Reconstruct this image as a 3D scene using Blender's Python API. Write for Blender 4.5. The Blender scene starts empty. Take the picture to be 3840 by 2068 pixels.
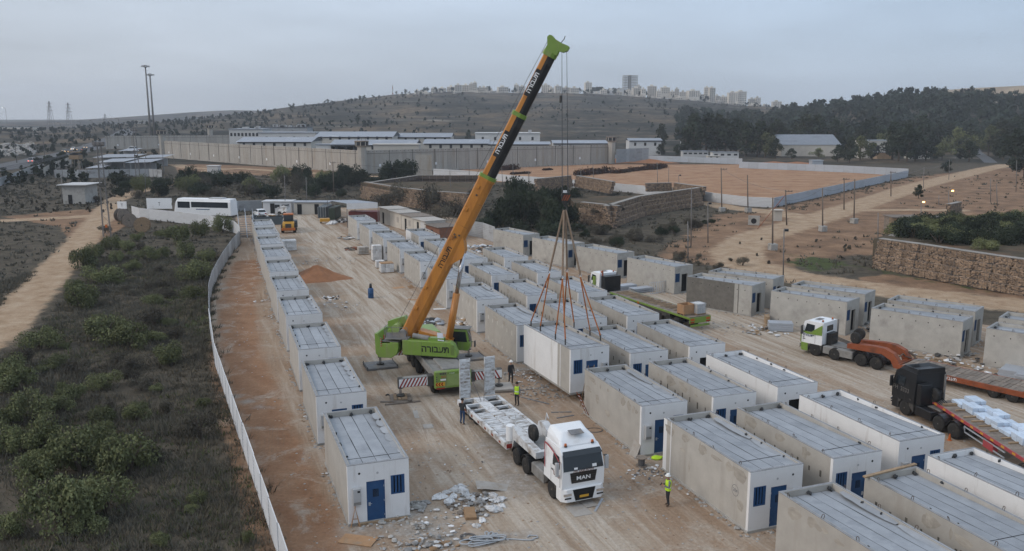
import bpy, bmesh, math, random
import numpy as np
from mathutils import Vector, Matrix
R = math.radians
rnd = random.Random(7)
nrng = np.random.default_rng(11)
scene = bpy.context.scene
COL = scene.collection

# ---------------------------------------------------------------- camera
FPX, CXP, CYP, HC, HOR = 3200.0, 1920.0, 1034.0, 20.0, 430.0     # photo pixels (3840 wide), camera height, horizon row
PITCH = math.atan((CYP - HOR) / FPX)
cam = bpy.data.cameras.new('camera'); camo = bpy.data.objects.new('camera', cam); COL.objects.link(camo)
cam.sensor_width = 36.0; cam.lens = 36.0 * FPX / 3840.0
cam.clip_start = 0.5; cam.clip_end = 20000
camo.location = (0, 0, HC); camo.rotation_euler = (R(90) - PITCH, 0, 0)
scene.camera = camo

# ---------------------------------------------------------------- sky and sun (dusk, thin overcast, light from the left)
SUN_AZ, SUN_EL = R(250), R(32)       # azimuth clockwise from +Y
world = bpy.data.worlds.new('World'); scene.world = world; world.use_nodes = True
wt = world.node_tree; wt.nodes.clear()
def wn(t): return wt.nodes.new(t)
wo = wn('ShaderNodeOutputWorld'); wb = wn('ShaderNodeBackground'); wt.links.new(wb.outputs[0], wo.inputs[0])
sky = wn('ShaderNodeTexSky'); sky.sky_type = 'NISHITA'; sky.sun_disc = False
sky.sun_elevation = SUN_EL; sky.sun_rotation = SUN_AZ; sky.altitude = 500; sky.dust_density = 3.0
wtc = wn('ShaderNodeTexCoord'); wsep = wn('ShaderNodeSeparateXYZ'); wt.links.new(wtc.outputs['Generated'], wsep.inputs[0])
# even cloud veil: CIE-like overcast, a little brighter overhead
wr = wn('ShaderNodeValToRGB'); wr.color_ramp.elements[0].position = 0.0; wr.color_ramp.elements[0].color = (5.7, 6.1, 6.75, 1)
wr.color_ramp.elements[1].position = 1.0; wr.color_ramp.elements[1].color = (9.6, 10.4, 11.7, 1)
e = wr.color_ramp.elements.new(0.13); e.color = (6.5, 7.35, 8.6, 1)
e = wr.color_ramp.elements.new(0.4); e.color = (8.0, 8.7, 9.8, 1)
wt.links.new(wsep.outputs['Z'], wr.inputs['Fac'])
wmap = wn('ShaderNodeMapping'); wmap.inputs['Scale'].default_value = (1.3, 1.3, 7.0); wt.links.new(wtc.outputs['Generated'], wmap.inputs['Vector'])
wno = wn('ShaderNodeTexNoise'); wno.inputs['Scale'].default_value = 1.7; wno.inputs['Detail'].default_value = 5; wno.inputs['Roughness'].default_value = 0.55
wt.links.new(wmap.outputs[0], wno.inputs['Vector'])
wr2 = wn('ShaderNodeMapRange'); wr2.inputs['From Min'].default_value = 0.3; wr2.inputs['From Max'].default_value = 0.7
wr2.inputs['To Min'].default_value = 0.87; wr2.inputs['To Max'].default_value = 1.17; wt.links.new(wno.outputs['Fac'], wr2.inputs['Value'])
wmul = wn('ShaderNodeVectorMath'); wmul.operation = 'SCALE'; wt.links.new(wr.outputs[0], wmul.inputs[0]); wt.links.new(wr2.outputs[0], wmul.inputs['Scale'])
wx = wn('ShaderNodeMapRange'); wx.inputs['From Min'].default_value = -0.7; wx.inputs['From Max'].default_value = 0.7; wt.links.new(wsep.outputs['X'], wx.inputs['Value'])   # sunward side whiter, far side bluer
wxm = wn('ShaderNodeMix'); wxm.data_type = 'RGBA'; wxm.inputs[6].default_value = (1.10, 1.07, 1.03, 1); wxm.inputs[7].default_value = (0.82, 0.94, 1.05, 1); wt.links.new(wx.outputs[0], wxm.inputs[0])
wm2 = wn('ShaderNodeVectorMath'); wm2.operation = 'MULTIPLY'; wt.links.new(wmul.outputs[0], wm2.inputs[0]); wt.links.new(wxm.outputs[2], wm2.inputs[1])
wmix = wn('ShaderNodeMix'); wmix.data_type = 'RGBA'; wmix.inputs[0].default_value = 0.88
wt.links.new(sky.outputs[0], wmix.inputs[6]); wt.links.new(wm2.outputs[0], wmix.inputs[7]); wt.links.new(wmix.outputs[2], wb.inputs['Color'])
wb.inputs['Strength'].default_value = 0.1
sun = bpy.data.lights.new('sun', 'SUN'); suno = bpy.data.objects.new('sun', sun); COL.objects.link(suno)
sun.energy = 1.35; sun.angle = R(25); sun.color = (1.0, 0.90, 0.80)
sd = Vector((math.sin(SUN_AZ) * math.cos(SUN_EL), math.cos(SUN_AZ) * math.cos(SUN_EL), math.sin(SUN_EL)))
suno.rotation_euler = sd.to_track_quat('Z', 'Y').to_euler(); suno.location = (0, 0, 150)
vs = scene.view_settings; vs.view_transform = 'Standard'; vs.look = 'None'; vs.gamma = 1.0; vs.use_curve_mapping = False; vs.exposure = -0.12
scene.cycles.use_denoising = True
scene.cycles.max_bounces = 6; scene.cycles.volume_bounces = 1
scene.cycles.use_adaptive_sampling = True; scene.cycles.adaptive_threshold = 0.015

# ---------------------------------------------------------------- pixel -> place helpers
_c, _s = math.cos(PITCH), math.sin(PITCH)
def ray(u, v):
    a = (u - CXP) / FPX; b = -(v - CYP) / FPX
    return Vector((a, _c + b * _s, -_s + b * _c))
def G(u, v, z=0.0):                         # where that direction meets the level z
    d = ray(u, v); t = (z - HC) / d.z
    return Vector((d.x * t, d.y * t, z))
def AY(u, v, y):                            # where it meets the upright plane at depth y
    d = ray(u, v); t = y / d.y
    return Vector((d.x * t, y, HC + d.z * t))
def HD(deg): return Vector((math.cos(R(deg)), math.sin(R(deg)), 0))

# ---------------------------------------------------------------- materials
def NT(name):
    m = bpy.data.materials.new(name); m.use_nodes = True
    nt = m.node_tree; b = nt.nodes['Principled BSDF']
    return m, nt, b
def mat(name, col, rough=0.7, var=0.12, scale=3.0, dirt=None, dirt_amt=0.0, metal=0.0, bump=0.0, bscale=30.0, spec=0.4, rnd_var=0.0, streak=False, detail=5):
    m, nt, b = NT(name); N = nt.nodes.new; L = nt.links.new
    tc = N('ShaderNodeTexCoord'); oi = N('ShaderNodeObjectInfo')
    ad = N('ShaderNodeVectorMath'); ad.operation = 'ADD'
    sc = N('ShaderNodeVectorMath'); sc.operation = 'SCALE'; sc.inputs[0].default_value = (37, 53, 19); L(oi.outputs['Random'], sc.inputs['Scale'])
    L(tc.outputs['Object'], ad.inputs[0]); L(sc.outputs[0], ad.inputs[1])
    vec = ad.outputs[0]
    n1 = N('ShaderNodeTexNoise'); n1.inputs['Scale'].default_value = scale; n1.inputs['Detail'].default_value = detail; n1.inputs['Roughness'].default_value = 0.6
    L(vec, n1.inputs['Vector'])
    mr = N('ShaderNodeMapRange'); mr.inputs['From Min'].default_value = 0.25; mr.inputs['From Max'].default_value = 0.75
    mr.inputs['To Min'].default_value = 1 - var; mr.inputs['To Max'].default_value = 1 + var; L(n1.outputs['Fac'], mr.inputs['Value'])
    cm = N('ShaderNodeVectorMath'); cm.operation = 'SCALE'; cm.inputs[0].default_value = col; L(mr.outputs[0], cm.inputs['Scale'])
    out = cm.outputs[0]
    if rnd_var:
        rv = N('ShaderNodeMapRange'); rv.inputs['To Min'].default_value = 1 - rnd_var; rv.inputs['To Max'].default_value = 1 + rnd_var
        L(oi.outputs['Random'], rv.inputs['Value'])
        c2 = N('ShaderNodeVectorMath'); c2.operation = 'SCALE'; L(out, c2.inputs[0]); L(rv.outputs[0], c2.inputs['Scale']); out = c2.outputs[0]
    if dirt:
        n2 = N('ShaderNodeTexNoise'); n2.inputs['Scale'].default_value = scale * 0.45; n2.inputs['Detail'].default_value = 7; n2.inputs['Roughness'].default_value = 0.65
        if streak:
            mp = N('ShaderNodeMapping'); mp.inputs['Scale'].default_value = (2.2, 2.2, 0.28); L(vec, mp.inputs['Vector']); L(mp.outputs[0], n2.inputs['Vector'])
        else: L(vec, n2.inputs['Vector'])
        rr = N('ShaderNodeMapRange'); rr.inputs['From Min'].default_value = 0.62 - dirt_amt * 0.5; rr.inputs['From Max'].default_value = 0.80 - dirt_amt * 0.4
        L(n2.outputs['Fac'], rr.inputs['Value'])
        mx = N('ShaderNodeMix'); mx.data_type = 'RGBA'; L(rr.outputs[0], mx.inputs[0]); L(out, mx.inputs[6]); mx.inputs[7].default_value = (*dirt, 1); out = mx.outputs[2]
    L(out, b.inputs['Base Color'])
    b.inputs['Roughness'].default_value = rough; b.inputs['Metallic'].default_value = metal; b.inputs['Specular IOR Level'].default_value = spec
    if bump:
        nb = N('ShaderNodeTexNoise'); nb.inputs['Scale'].default_value = bscale; nb.inputs['Detail'].default_value = 4; L(vec, nb.inputs['Vector'])
        bp = N('ShaderNodeBump'); bp.inputs['Strength'].default_value = bump; bp.inputs['Distance'].default_value = 0.05; L(nb.outputs['Fac'], bp.inputs['Height']); L(bp.outputs[0], b.inputs['Normal'])
    return m
def glass_mat(name, col=(0.015, 0.02, 0.025)):
    m, nt, b = NT(name); b.inputs['Base Color'].default_value = (*col, 1); b.inputs['Roughness'].default_value = 0.08; b.inputs['Specular IOR Level'].default_value = 0.6
    return m
def lamp_mat(name, col, st):
    m, nt, b = NT(name); b.inputs['Base Color'].default_value = (*col, 1); b.inputs['Emission Color'].default_value = (*col, 1); b.inputs['Emission Strength'].default_value = st
    return m
M = {}
M['white_paint'] = mat('white_paint', (0.70, 0.70, 0.70), 0.75, 0.05, 1.2, (0.47, 0.44, 0.41), 0.10, bump=0.04, streak=True, rnd_var=0.04)
M['render_grey'] = mat('render_grey', (0.385, 0.365, 0.333), 0.85, 0.12, 1.1, (0.33, 0.305, 0.27), 0.18, bump=0.12, streak=True, rnd_var=0.07)
M['bare_concrete'] = mat('bare_concrete', (0.38, 0.365, 0.335), 0.9, 0.14, 1.2, (0.27, 0.255, 0.235), 0.22, bump=0.12, rnd_var=0.06)
M['dark_render'] = mat('dark_render', (0.14, 0.13, 0.115), 0.95, 0.22, 2.0, (0.20, 0.185, 0.16), 0.16, bump=0.25)
M['concrete'] = mat('concrete', (0.33, 0.32, 0.30), 0.9, 0.15, 1.5, (0.20, 0.19, 0.17), 0.2, bump=0.15, rnd_var=0.08)
M['roof_sheet'] = mat('roof_sheet', (0.285, 0.302, 0.325), 0.6, 0.14, 1.1, (0.20, 0.215, 0.235), 0.22, bump=0.06, rnd_var=0.11, spec=0.3)
M['roof_rim'] = mat('roof_rim', (0.26, 0.265, 0.275), 0.85, 0.2, 3, (0.14, 0.14, 0.14), 0.16, bump=0.12, rnd_var=0.06)
M['bitumen'] = mat('bitumen', (0.035, 0.037, 0.04), 0.7, 0.3, 6)
M['steel_dark'] = mat('steel_dark', (0.055, 0.053, 0.05), 0.6, 0.3, 5, (0.13, 0.08, 0.05), 0.1)
M['rebar'] = mat('rebar', (0.10, 0.075, 0.06), 0.7, 0.2, 8)
M['blue_paint'] = mat('blue_paint', (0.014, 0.065, 0.17), 0.45, 0.12, 3, (0.05, 0.11, 0.19), 0.06)
M['hole'] = mat('hole', (0.012, 0.012, 0.013), 0.9, 0.1, 3)
M['slot_fill'] = mat('slot_fill', (0.10, 0.092, 0.078), 0.9, 0.3, 5, rnd_var=0.3)
M['slot_pale'] = mat('slot_pale', (0.55, 0.53, 0.49), 0.9, 0.12, 5, rnd_var=0.15)
M['patch'] = mat('patch', (0.345, 0.318, 0.278), 0.95, 0.2, 4, rnd_var=0.12)
M['grey_box'] = mat('grey_box', (0.40, 0.405, 0.41), 0.5, 0.06, 2)
M['crane_green'] = mat('crane_green', (0.165, 0.265, 0.045), 0.38, 0.08, 1.5, (0.20, 0.22, 0.10), 0.18, spec=0.5, streak=True)
M['green_pale'] = mat('green_pale', (0.24, 0.32, 0.11), 0.45, 0.10, 2)
M['crane_orange'] = mat('crane_orange', (0.46, 0.185, 0.03), 0.40, 0.10, 0.9, (0.24, 0.09, 0.022), 0.24, spec=0.5, streak=True)
M['boom_black'] = mat('boom_black', (0.018, 0.019, 0.02), 0.4, 0.25, 2, (0.045, 0.045, 0.043), 0.15)
M['black_paint'] = mat('black_paint', (0.012, 0.0125, 0.014), 0.35, 0.2, 2, (0.035, 0.033, 0.03), 0.12)
M['tyre'] = mat('tyre', (0.022, 0.021, 0.02), 0.9, 0.25, 6, (0.085, 0.07, 0.055), 0.14, bump=0.1)
M['rim'] = mat('rim', (0.20, 0.19, 0.18), 0.55, 0.2, 8, (0.11, 0.085, 0.065), 0.2, metal=0.3)
M['rim_dark'] = mat('rim_dark', (0.14, 0.13, 0.115), 0.6, 0.25, 8, (0.13, 0.10, 0.07), 0.2)
M['deck_grey'] = mat('deck_grey', (0.22, 0.215, 0.205), 0.75, 0.2, 2.5, (0.12, 0.105, 0.09), 0.2, bump=0.08)
M['plate_grey'] = mat('plate_grey', (0.17, 0.17, 0.175), 0.8, 0.25, 2.5, (0.24, 0.20, 0.15), 0.2)
M['white_gloss'] = mat('white_gloss', (0.74, 0.75, 0.76), 0.28, 0.03, 1.5, (0.50, 0.47, 0.43), 0.04, spec=0.5)
M['white_worn'] = mat('white_worn', (0.60, 0.61, 0.62), 0.6, 0.12, 3.5, (0.20, 0.155, 0.115), 0.30, bump=0.1, rnd_var=0.08)
M['red_paint'] = mat('red_paint', (0.33, 0.028, 0.02), 0.45, 0.12, 3, (0.16, 0.035, 0.025), 0.12)
M['pink_red'] = mat('pink_red', (0.36, 0.06, 0.07), 0.5, 0.12, 3, (0.2, 0.05, 0.05), 0.12)
M['rust_orange'] = mat('rust_orange', (0.235, 0.06, 0.02), 0.6, 0.2, 2.2, (0.10, 0.04, 0.022), 0.22, bump=0.08)
M['amber'] = mat('amber', (0.45, 0.11, 0.02), 0.3, 0.05, 4)
M['red_lens'] = mat('red_lens', (0.30, 0.02, 0.015), 0.25, 0.05, 4)
M['chrome'] = mat('chrome', (0.62, 0.63, 0.65), 0.18, 0.04, 4, metal=0.9)
M['rod'] = mat('rod', (0.50, 0.50, 0.52), 0.22, 0.06, 6, metal=0.9)
M['glass'] = glass_mat('glass')
M['rope'] = mat('rope', (0.09, 0.09, 0.095), 0.5, 0.1, 9)
M['sling_orange'] = mat('sling_orange', (0.33, 0.105, 0.025), 0.8, 0.2, 6)
M['sling_tan'] = mat('sling_tan', (0.24, 0.175, 0.125), 0.9, 0.15, 6)
M['timber'] = mat('timber', (0.30, 0.21, 0.13), 0.85, 0.25, 4, (0.17, 0.12, 0.08), 0.2, rnd_var=0.2)
M['timber_grey'] = mat('timber_grey', (0.20, 0.165, 0.135), 0.9, 0.25, 4, (0.11, 0.09, 0.075), 0.22, rnd_var=0.22)
M['plywood'] = mat('plywood', (0.36, 0.21, 0.11), 0.85, 0.16, 3, (0.28, 0.22, 0.16), 0.15, rnd_var=0.12)
M['board_grey'] = mat('board_grey', (0.37, 0.345, 0.315), 0.9, 0.12, 2, (0.28, 0.23, 0.18), 0.2, rnd_var=0.12)
M['plastic_white'] = mat('plastic_white', (0.60, 0.60, 0.60), 0.55, 0.15, 4, (0.40, 0.36, 0.32), 0.2, rnd_var=0.15)
M['plastic_blue'] = mat('plastic_blue', (0.50, 0.58, 0.68), 0.5, 0.10, 4, rnd_var=0.10)
M['cable_grey'] = mat('cable_grey', (0.36, 0.385, 0.41), 0.7, 0.1, 6)
M['cardboard'] = mat('cardboard', (0.30, 0.185, 0.10), 0.9, 0.15, 4, rnd_var=0.15)
M['galv'] = mat('galv', (0.40, 0.43, 0.475), 0.5, 0.06, 1.0, (0.30, 0.31, 0.32), 0.12, metal=0.25, rnd_var=0.07)
M['fence_white'] = mat('fence_white', (0.53, 0.54, 0.555), 0.55, 0.06, 1.0, (0.40, 0.37, 0.33), 0.10, rnd_var=0.05)
M['fence_grey'] = mat('fence_grey', (0.36, 0.39, 0.43), 0.6, 0.06, 1.0, (0.28, 0.27, 0.26), 0.10, rnd_var=0.06)
M['fence_panel'] = mat('fence_panel', (0.33, 0.34, 0.35), 0.6, 0.10, 1.5, (0.20, 0.19, 0.18), 0.16, rnd_var=0.22)
M['post_wood'] = mat('post_wood', (0.13, 0.105, 0.085), 0.9, 0.2, 4, rnd_var=0.2)
M['post_steel'] = mat('post_steel', (0.16, 0.15, 0.145), 0.6, 0.2, 4, rnd_var=0.15)
M['stone'] = mat('stone', (0.31, 0.222, 0.152), 0.95, 0.45, 2.1, (0.17, 0.12, 0.085), 0.32, bump=0.2, rnd_var=0.1)
M['stone_cap'] = mat('stone_cap', (0.27, 0.25, 0.225), 0.95, 0.25, 2.5, rnd_var=0.1)
M['wire'] = mat('wire', (0.10, 0.10, 0.10), 0.7, 0.2, 6)
M['leaf'] = mat('leaf', (0.135, 0.146, 0.066), 0.8, 0.35, 1.2, (0.075, 0.08, 0.045), 0.2, rnd_var=0.3, spec=0.2)
M['leaf_dry'] = mat('leaf_dry', (0.10, 0.09, 0.07), 0.9, 0.35, 1.2, (0.05, 0.045, 0.04), 0.25, rnd_var=0.3, spec=0.1)
M['leaf_dark'] = mat('leaf_dark', (0.030, 0.040, 0.024), 0.85, 0.35, 0.35, (0.05, 0.05, 0.03), 0.18, rnd_var=0.3, spec=0.15)
M['leaf_pine'] = mat('leaf_pine', (0.026, 0.036, 0.026), 0.9, 0.3, 0.05, (0.045, 0.044, 0.032), 0.2, rnd_var=0.3, spec=0.1)
M['bark'] = mat('bark', (0.085, 0.065, 0.05), 0.95, 0.2, 5)
M['prison_wall'] = mat('prison_wall', (0.36, 0.335, 0.30), 0.9, 0.08, 0.5, (0.30, 0.255, 0.205), 0.2, streak=True, rnd_var=0.09)
M['bldg_cream'] = mat('bldg_cream', (0.50, 0.47, 0.42), 0.85, 0.06, 0.3, (0.40, 0.37, 0.33), 0.1, rnd_var=0.12)
M['bldg_white'] = mat('bldg_white', (0.50, 0.50, 0.495), 0.85, 0.05, 0.3, (0.45, 0.43, 0.41), 0.1, rnd_var=0.08)
M['bldg_stone'] = mat('bldg_stone', (0.56, 0.52, 0.46), 0.9, 0.08, 0.15, (0.33, 0.30, 0.26), 0.12, rnd_var=0.22)
M['roof_tin'] = mat('roof_tin', (0.23, 0.25, 0.285), 0.45, 0.06, 0.4, (0.42, 0.44, 0.46), 0.12, rnd_var=0.10)
M['roof_grey'] = mat('roof_grey', (0.19, 0.21, 0.24), 0.7, 0.08, 0.4, (0.15, 0.16, 0.18), 0.15)
M['roof_dark'] = mat('roof_dark', (0.085, 0.09, 0.10), 0.8, 0.15, 0.5, rnd_var=0.2)
M['win_dark'] = glass_mat('win_dark', (0.03, 0.032, 0.035))
M['orange_paint'] = mat('orange_paint', (0.42, 0.12, 0.025), 0.5, 0.12, 3, (0.2, 0.07, 0.03), 0.15)
M['amber_yellow'] = mat('amber_yellow', (0.50, 0.26, 0.03), 0.5, 0.15, 3, (0.2, 0.07, 0.03), 0.15)
M['container_grey'] = mat('container_grey', (0.065, 0.08, 0.09), 0.6, 0.15, 1.5, (0.10, 0.10, 0.09), 0.15)
M['container_green'] = mat('container_green', (0.03, 0.045, 0.03), 0.6, 0.15, 1.5)
M['container_red'] = mat('container_red', (0.16, 0.035, 0.03), 0.6, 0.15, 1.5, (0.09, 0.035, 0.03), 0.2)
M['brick'] = mat('brick', (0.20, 0.095, 0.06), 0.9, 0.2, 3, rnd_var=0.1)
M['skin'] = mat('skin', (0.36, 0.20, 0.13), 0.6, 0.05, 8)
M['hivis'] = mat('hivis', (0.46, 0.70, 0.03), 0.7, 0.06, 6)
M['cloth_dark'] = mat('cloth_dark', (0.025, 0.026, 0.03), 0.9, 0.2, 6)
M['cloth_grey'] = mat('cloth_grey', (0.14, 0.15, 0.17), 0.9, 0.15, 6)
M['jeans'] = mat('jeans', (0.025, 0.055, 0.12), 0.9, 0.2, 6)
M['shoe'] = mat('shoe', (0.07, 0.045, 0.03), 0.8, 0.2, 6)
M['hat_white'] = mat('hat_white', (0.72, 0.72, 0.70), 0.4, 0.03, 6)
M['hair'] = mat('hair', (0.02, 0.016, 0.013), 0.8, 0.1, 8)
M['text_black'] = mat('text_black', (0.012, 0.012, 0.012), 0.5, 0.05, 5)
M['text_white'] = mat('text_white', (0.72, 0.73, 0.74), 0.5, 0.04, 5)
M['text_brown'] = mat('text_brown', (0.15, 0.045, 0.025), 0.5, 0.05, 5)
M['stripe_red'] = mat('stripe_red', (0.27, 0.03, 0.025), 0.5, 0.08, 5)
M['plate_yellow'] = mat('plate_yellow', (0.55, 0.30, 0.03), 0.5, 0.05, 5)
M['sand_red'] = mat('sand_red', (0.27, 0.125, 0.062), 0.97, 0.2, 1.5, (0.33, 0.18, 0.10), 0.15, bump=0.4, bscale=8)
M['rubble'] = mat('rubble', (0.27, 0.26, 0.25), 0.95, 0.3, 3, (0.40, 0.39, 0.37), 0.2, rnd_var=0.2)
M['asphalt'] = mat('asphalt', (0.085, 0.087, 0.092), 0.9, 0.12, 0.4)
M['lamp_warm'] = lamp_mat('lamp_warm', (1.0, 0.55, 0.15), 9.0)
M['lamp_red'] = lamp_mat('lamp_red', (1.0, 0.12, 0.04), 3.0)
M['lamp_head'] = lamp_mat('lamp_head', (1.0, 0.62, 0.28), 2.5)
M['lamp_white'] = lamp_mat('lamp_white', (0.9, 0.95, 1.0), 3.0)

# ---------------------------------------------------------------- mesh builder
class MB:
    def __init__(s): s.v = []; s.f = []; s.m = []; s.mats = []; s.cur = 0; s.T = Matrix.Identity(4)
    def use(s, m):
        m = M[m] if isinstance(m, str) else m
        if m not in s.mats: s.mats.append(m)
        s.cur = s.mats.index(m); return s
    def at(s, x=0, y=0, z=0, rz=0, rx=0, ry=0):
        s.T = Matrix.Translation((x, y, z)) @ Matrix.Rotation(R(rz), 4, 'Z') @ Matrix.Rotation(R(ry), 4, 'Y') @ Matrix.Rotation(R(rx), 4, 'X'); return s
    def add(s, vs, fs):
        b = len(s.v); T = s.T
        s.v.extend([tuple(T @ Vector(p)) for p in vs]); s.f.extend([tuple(i + b for i in f) for f in fs]); s.m.extend([s.cur] * len(fs)); return s
    def box(s, x0, x1, y0, y1, z0, z1, tx=1.0, ty=1.0):        # tx, ty: taper of the top
        cx, cy = (x0 + x1) / 2, (y0 + y1) / 2; hx, hy = (x1 - x0) / 2, (y1 - y0) / 2
        vs = [(cx - hx, cy - hy, z0), (cx + hx, cy - hy, z0), (cx + hx, cy + hy, z0), (cx - hx, cy + hy, z0),
              (cx - hx * tx, cy - hy * ty, z1), (cx + hx * tx, cy - hy * ty, z1), (cx + hx * tx, cy + hy * ty, z1), (cx - hx * tx, cy + hy * ty, z1)]
        return s.add(vs, [(0, 3, 2, 1), (4, 5, 6, 7), (0, 1, 5, 4), (1, 2, 6, 5), (2, 3, 7, 6), (3, 0, 4, 7)])
    def cbox(s, x0, x1, y0, y1, z0, z1, c=0.03):                # box with chamfered vertical + top edges
        vs = []; 
        for z, k in ((z0, 0), (z1 - c, 0), (z1, c)):
            X0, X1, Y0, Y1 = x0 + k, x1 - k, y0 + k, y1 - k
            vs += [(X0 + c, Y0, z), (X1 - c, Y0, z), (X1, Y0 + c, z), (X1, Y1 - c, z), (X1 - c, Y1, z), (X0 + c, Y1, z), (X0, Y1 - c, z), (X0, Y0 + c, z)]
        fs = [tuple(range(7, -1, -1)), tuple(range(16, 24))]
        for r in (0, 8):
            for i in range(8): j = (i + 1) % 8; fs.append((r + i, r + j, r + 8 + j, r + 8 + i))
        return s.add(vs, fs)
    def prism(s, prof, a0, a1, axis='y'):                        # closed profile pulled along an axis
        n = len(prof)
        def P(p, a):
            if axis == 'y': return (p[0], a, p[1])
            if axis == 'x': return (a, p[0], p[1])
            return (p[0], p[1], a)
        vs = [P(p, a0) for p in prof] + [P(p, a1) for p in prof]
        fs = [tuple(range(n))[::-1], tuple(range(n, 2 * n))] + [(i, (i + 1) % n, n + (i + 1) % n, n + i) for i in range(n)]
        return s.add(vs, fs)
    def cyl(s, p0, p1, r0, r1=None, n=10, caps=True):
        p0, p1 = Vector(p0), Vector(p1); r1 = r0 if r1 is None else r1
        d = (p1 - p0); q = d.to_track_quat('Z', 'Y').to_matrix()
        vs = []
        for p, r in ((p0, r0), (p1, r1)):
            for i in range(n):
                a = 2 * math.pi * i / n; vs.append(p + q @ Vector((r * math.cos(a), r * math.sin(a), 0)))
        fs = [(i, (i + 1) % n, n + (i + 1) % n, n + i) for i in range(n)]
        if caps: fs += [tuple(range(n))[::-1], tuple(range(n, 2 * n))]
        return s.add(vs, fs)
    def tube(s, pts, r, n=6):
        pts = [Vector(p) for p in pts]; vs = []; fs = []; m = len(pts)
        for k, p in enumerate(pts):
            d = (pts[min(k + 1, m - 1)] - pts[max(k - 1, 0)]); q = d.to_track_quat('Z', 'Y').to_matrix(); rr = r[k] if isinstance(r, (list, tuple)) else r
            for i in range(n): a = 2 * math.pi * i / n; vs.append(p + q @ Vector((rr * math.cos(a), rr * math.sin(a), 0)))
        for k in range(m - 1):
            for i in range(n): fs.append((k * n + i, k * n + (i + 1) % n, (k + 1) * n + (i + 1) % n, (k + 1) * n + i))
        fs += [tuple(range(n))[::-1], tuple(range((m - 1) * n, m * n))]
        return s.add(vs, fs)
    def lathe(s, prof, n=12, axis='z', c=(0, 0, 0)):             # profile (radius, height)
        vs = []; fs = []; k = len(prof)
        for (r, h) in prof:
            for i in range(n):
                a = 2 * math.pi * i / n; x, y = r * math.cos(a), r * math.sin(a)
                vs.append((c[0] + x, c[1] + y, c[2] + h) if axis == 'z' else (c[0] + x, c[1] + h, c[2] + y) if axis == 'y' else (c[0] + h, c[1] + x, c[2] + y))
        for j in range(k - 1):
            for i in range(n): fs.append((j * n + i, j * n + (i + 1) % n, (j + 1) * n + (i + 1) % n, (j + 1) * n + i))
        fs += [tuple(range(n))[::-1], tuple(range((k - 1) * n, k * n))]
        return s.add(vs, fs)
    def quad(s, a, b, c, d): return s.add([a, b, c, d], [(0, 1, 2, 3)])
    def loft(s, rings):                                           # rings of equal length, closed ends
        n = len(rings[0]); vs = [p for r in rings for p in r]; fs = [tuple(range(n))[::-1], tuple(range((len(rings) - 1) * n, len(rings) * n))]
        for j in range(len(rings) - 1):
            for i in range(n): fs.append((j * n + i, j * n + (i + 1) % n, (j + 1) * n + (i + 1) % n, (j + 1) * n + i))
        return s.add(vs, fs)
    def rock(s, c, r, sq=(1, 1, 1), g=rnd):
        t = (1 + 5 ** .5) / 2
        ico = [(-1, t, 0), (1, t, 0), (-1, -t, 0), (1, -t, 0), (0, -1, t), (0, 1, t), (0, -1, -t), (0, 1, -t), (t, 0, -1), (t, 0, 1), (-t, 0, -1), (-t, 0, 1)]
        fc = [(0, 11, 5), (0, 5, 1), (0, 1, 7), (0, 7, 10), (0, 10, 11), (1, 5, 9), (5, 11, 4), (11, 10, 2), (10, 7, 6), (7, 1, 8), (3, 9, 4), (3, 4, 2), (3, 2, 6), (3, 6, 8), (3, 8, 9), (4, 9, 5), (2, 4, 11), (6, 2, 10), (8, 6, 7), (9, 8, 1)]
        vs = []
        for p in ico:
            k = r / 1.9 * g.uniform(0.75, 1.2); vs.append((c[0] + p[0] * k * sq[0], c[1] + p[1] * k * sq[1], c[2] + p[2] * k * sq[2]))
        return s.add(vs, fc)
    def mesh(s, name, smooth=False):
        me = bpy.data.meshes.new(name); me.from_pydata(s.v, [], s.f)
        for m in s.mats: me.materials.append(m)
        if len(s.mats) > 1: me.polygons.foreach_set('material_index', s.m)
        if smooth: me.polygons.foreach_set('use_smooth', [True] * len(s.f))
        me.update(); return me
    def build(s, name, parent=None, smooth=False, label=None, bevel=0, **tg):
        o = bpy.data.objects.new(name, s.mesh(name, smooth)); COL.objects.link(o)
        if parent: o.parent = parent
        if bevel:
            b = o.modifiers.new('bevel', 'BEVEL'); b.width = bevel; b.segments = 2; b.limit_method = 'ANGLE'; b.angle_limit = R(40)
        if label: o['label'] = label
        for k, v in tg.items(): o[k] = v
        return o
def mbx(m, *a, **k): return MB().use(m).box(*a, **k)
def obj(name, me, parent=None, loc=(0, 0, 0), rot=(0, 0, 0), scale=None):
    o = bpy.data.objects.new(name, me); COL.objects.link(o); o.parent = parent; o.location = loc; o.rotation_euler = rot
    if scale: o.scale = scale
    return o
def thing(name, label, cat, loc=(0, 0, 0), rz=0.0, group=None):
    o = bpy.data.objects.new(name, None); COL.objects.link(o); o.empty_display_size = 0.3
    o.location = loc; o.rotation_euler = (0, 0, R(rz)); o['label'] = label; o['category'] = cat
    if group: o['group'] = group
    return o
def tag(o, label, cat, group=None, kind=None):
    o['label'] = label; o['category'] = cat
    if group: o['group'] = group
    if kind: o['kind'] = kind
    return o
def copy_tree(o, parent=None):
    c = o.copy(); COL.objects.link(c); c.parent = parent
    for ch in list(o.children): copy_tree(ch, c)
    return c
def ordw(i): return ['first', 'second', 'third', 'fourth', 'fifth', 'sixth', 'seventh', 'eighth', 'ninth', 'tenth', 'eleventh', 'twelfth', 'thirteenth'][i]
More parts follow.
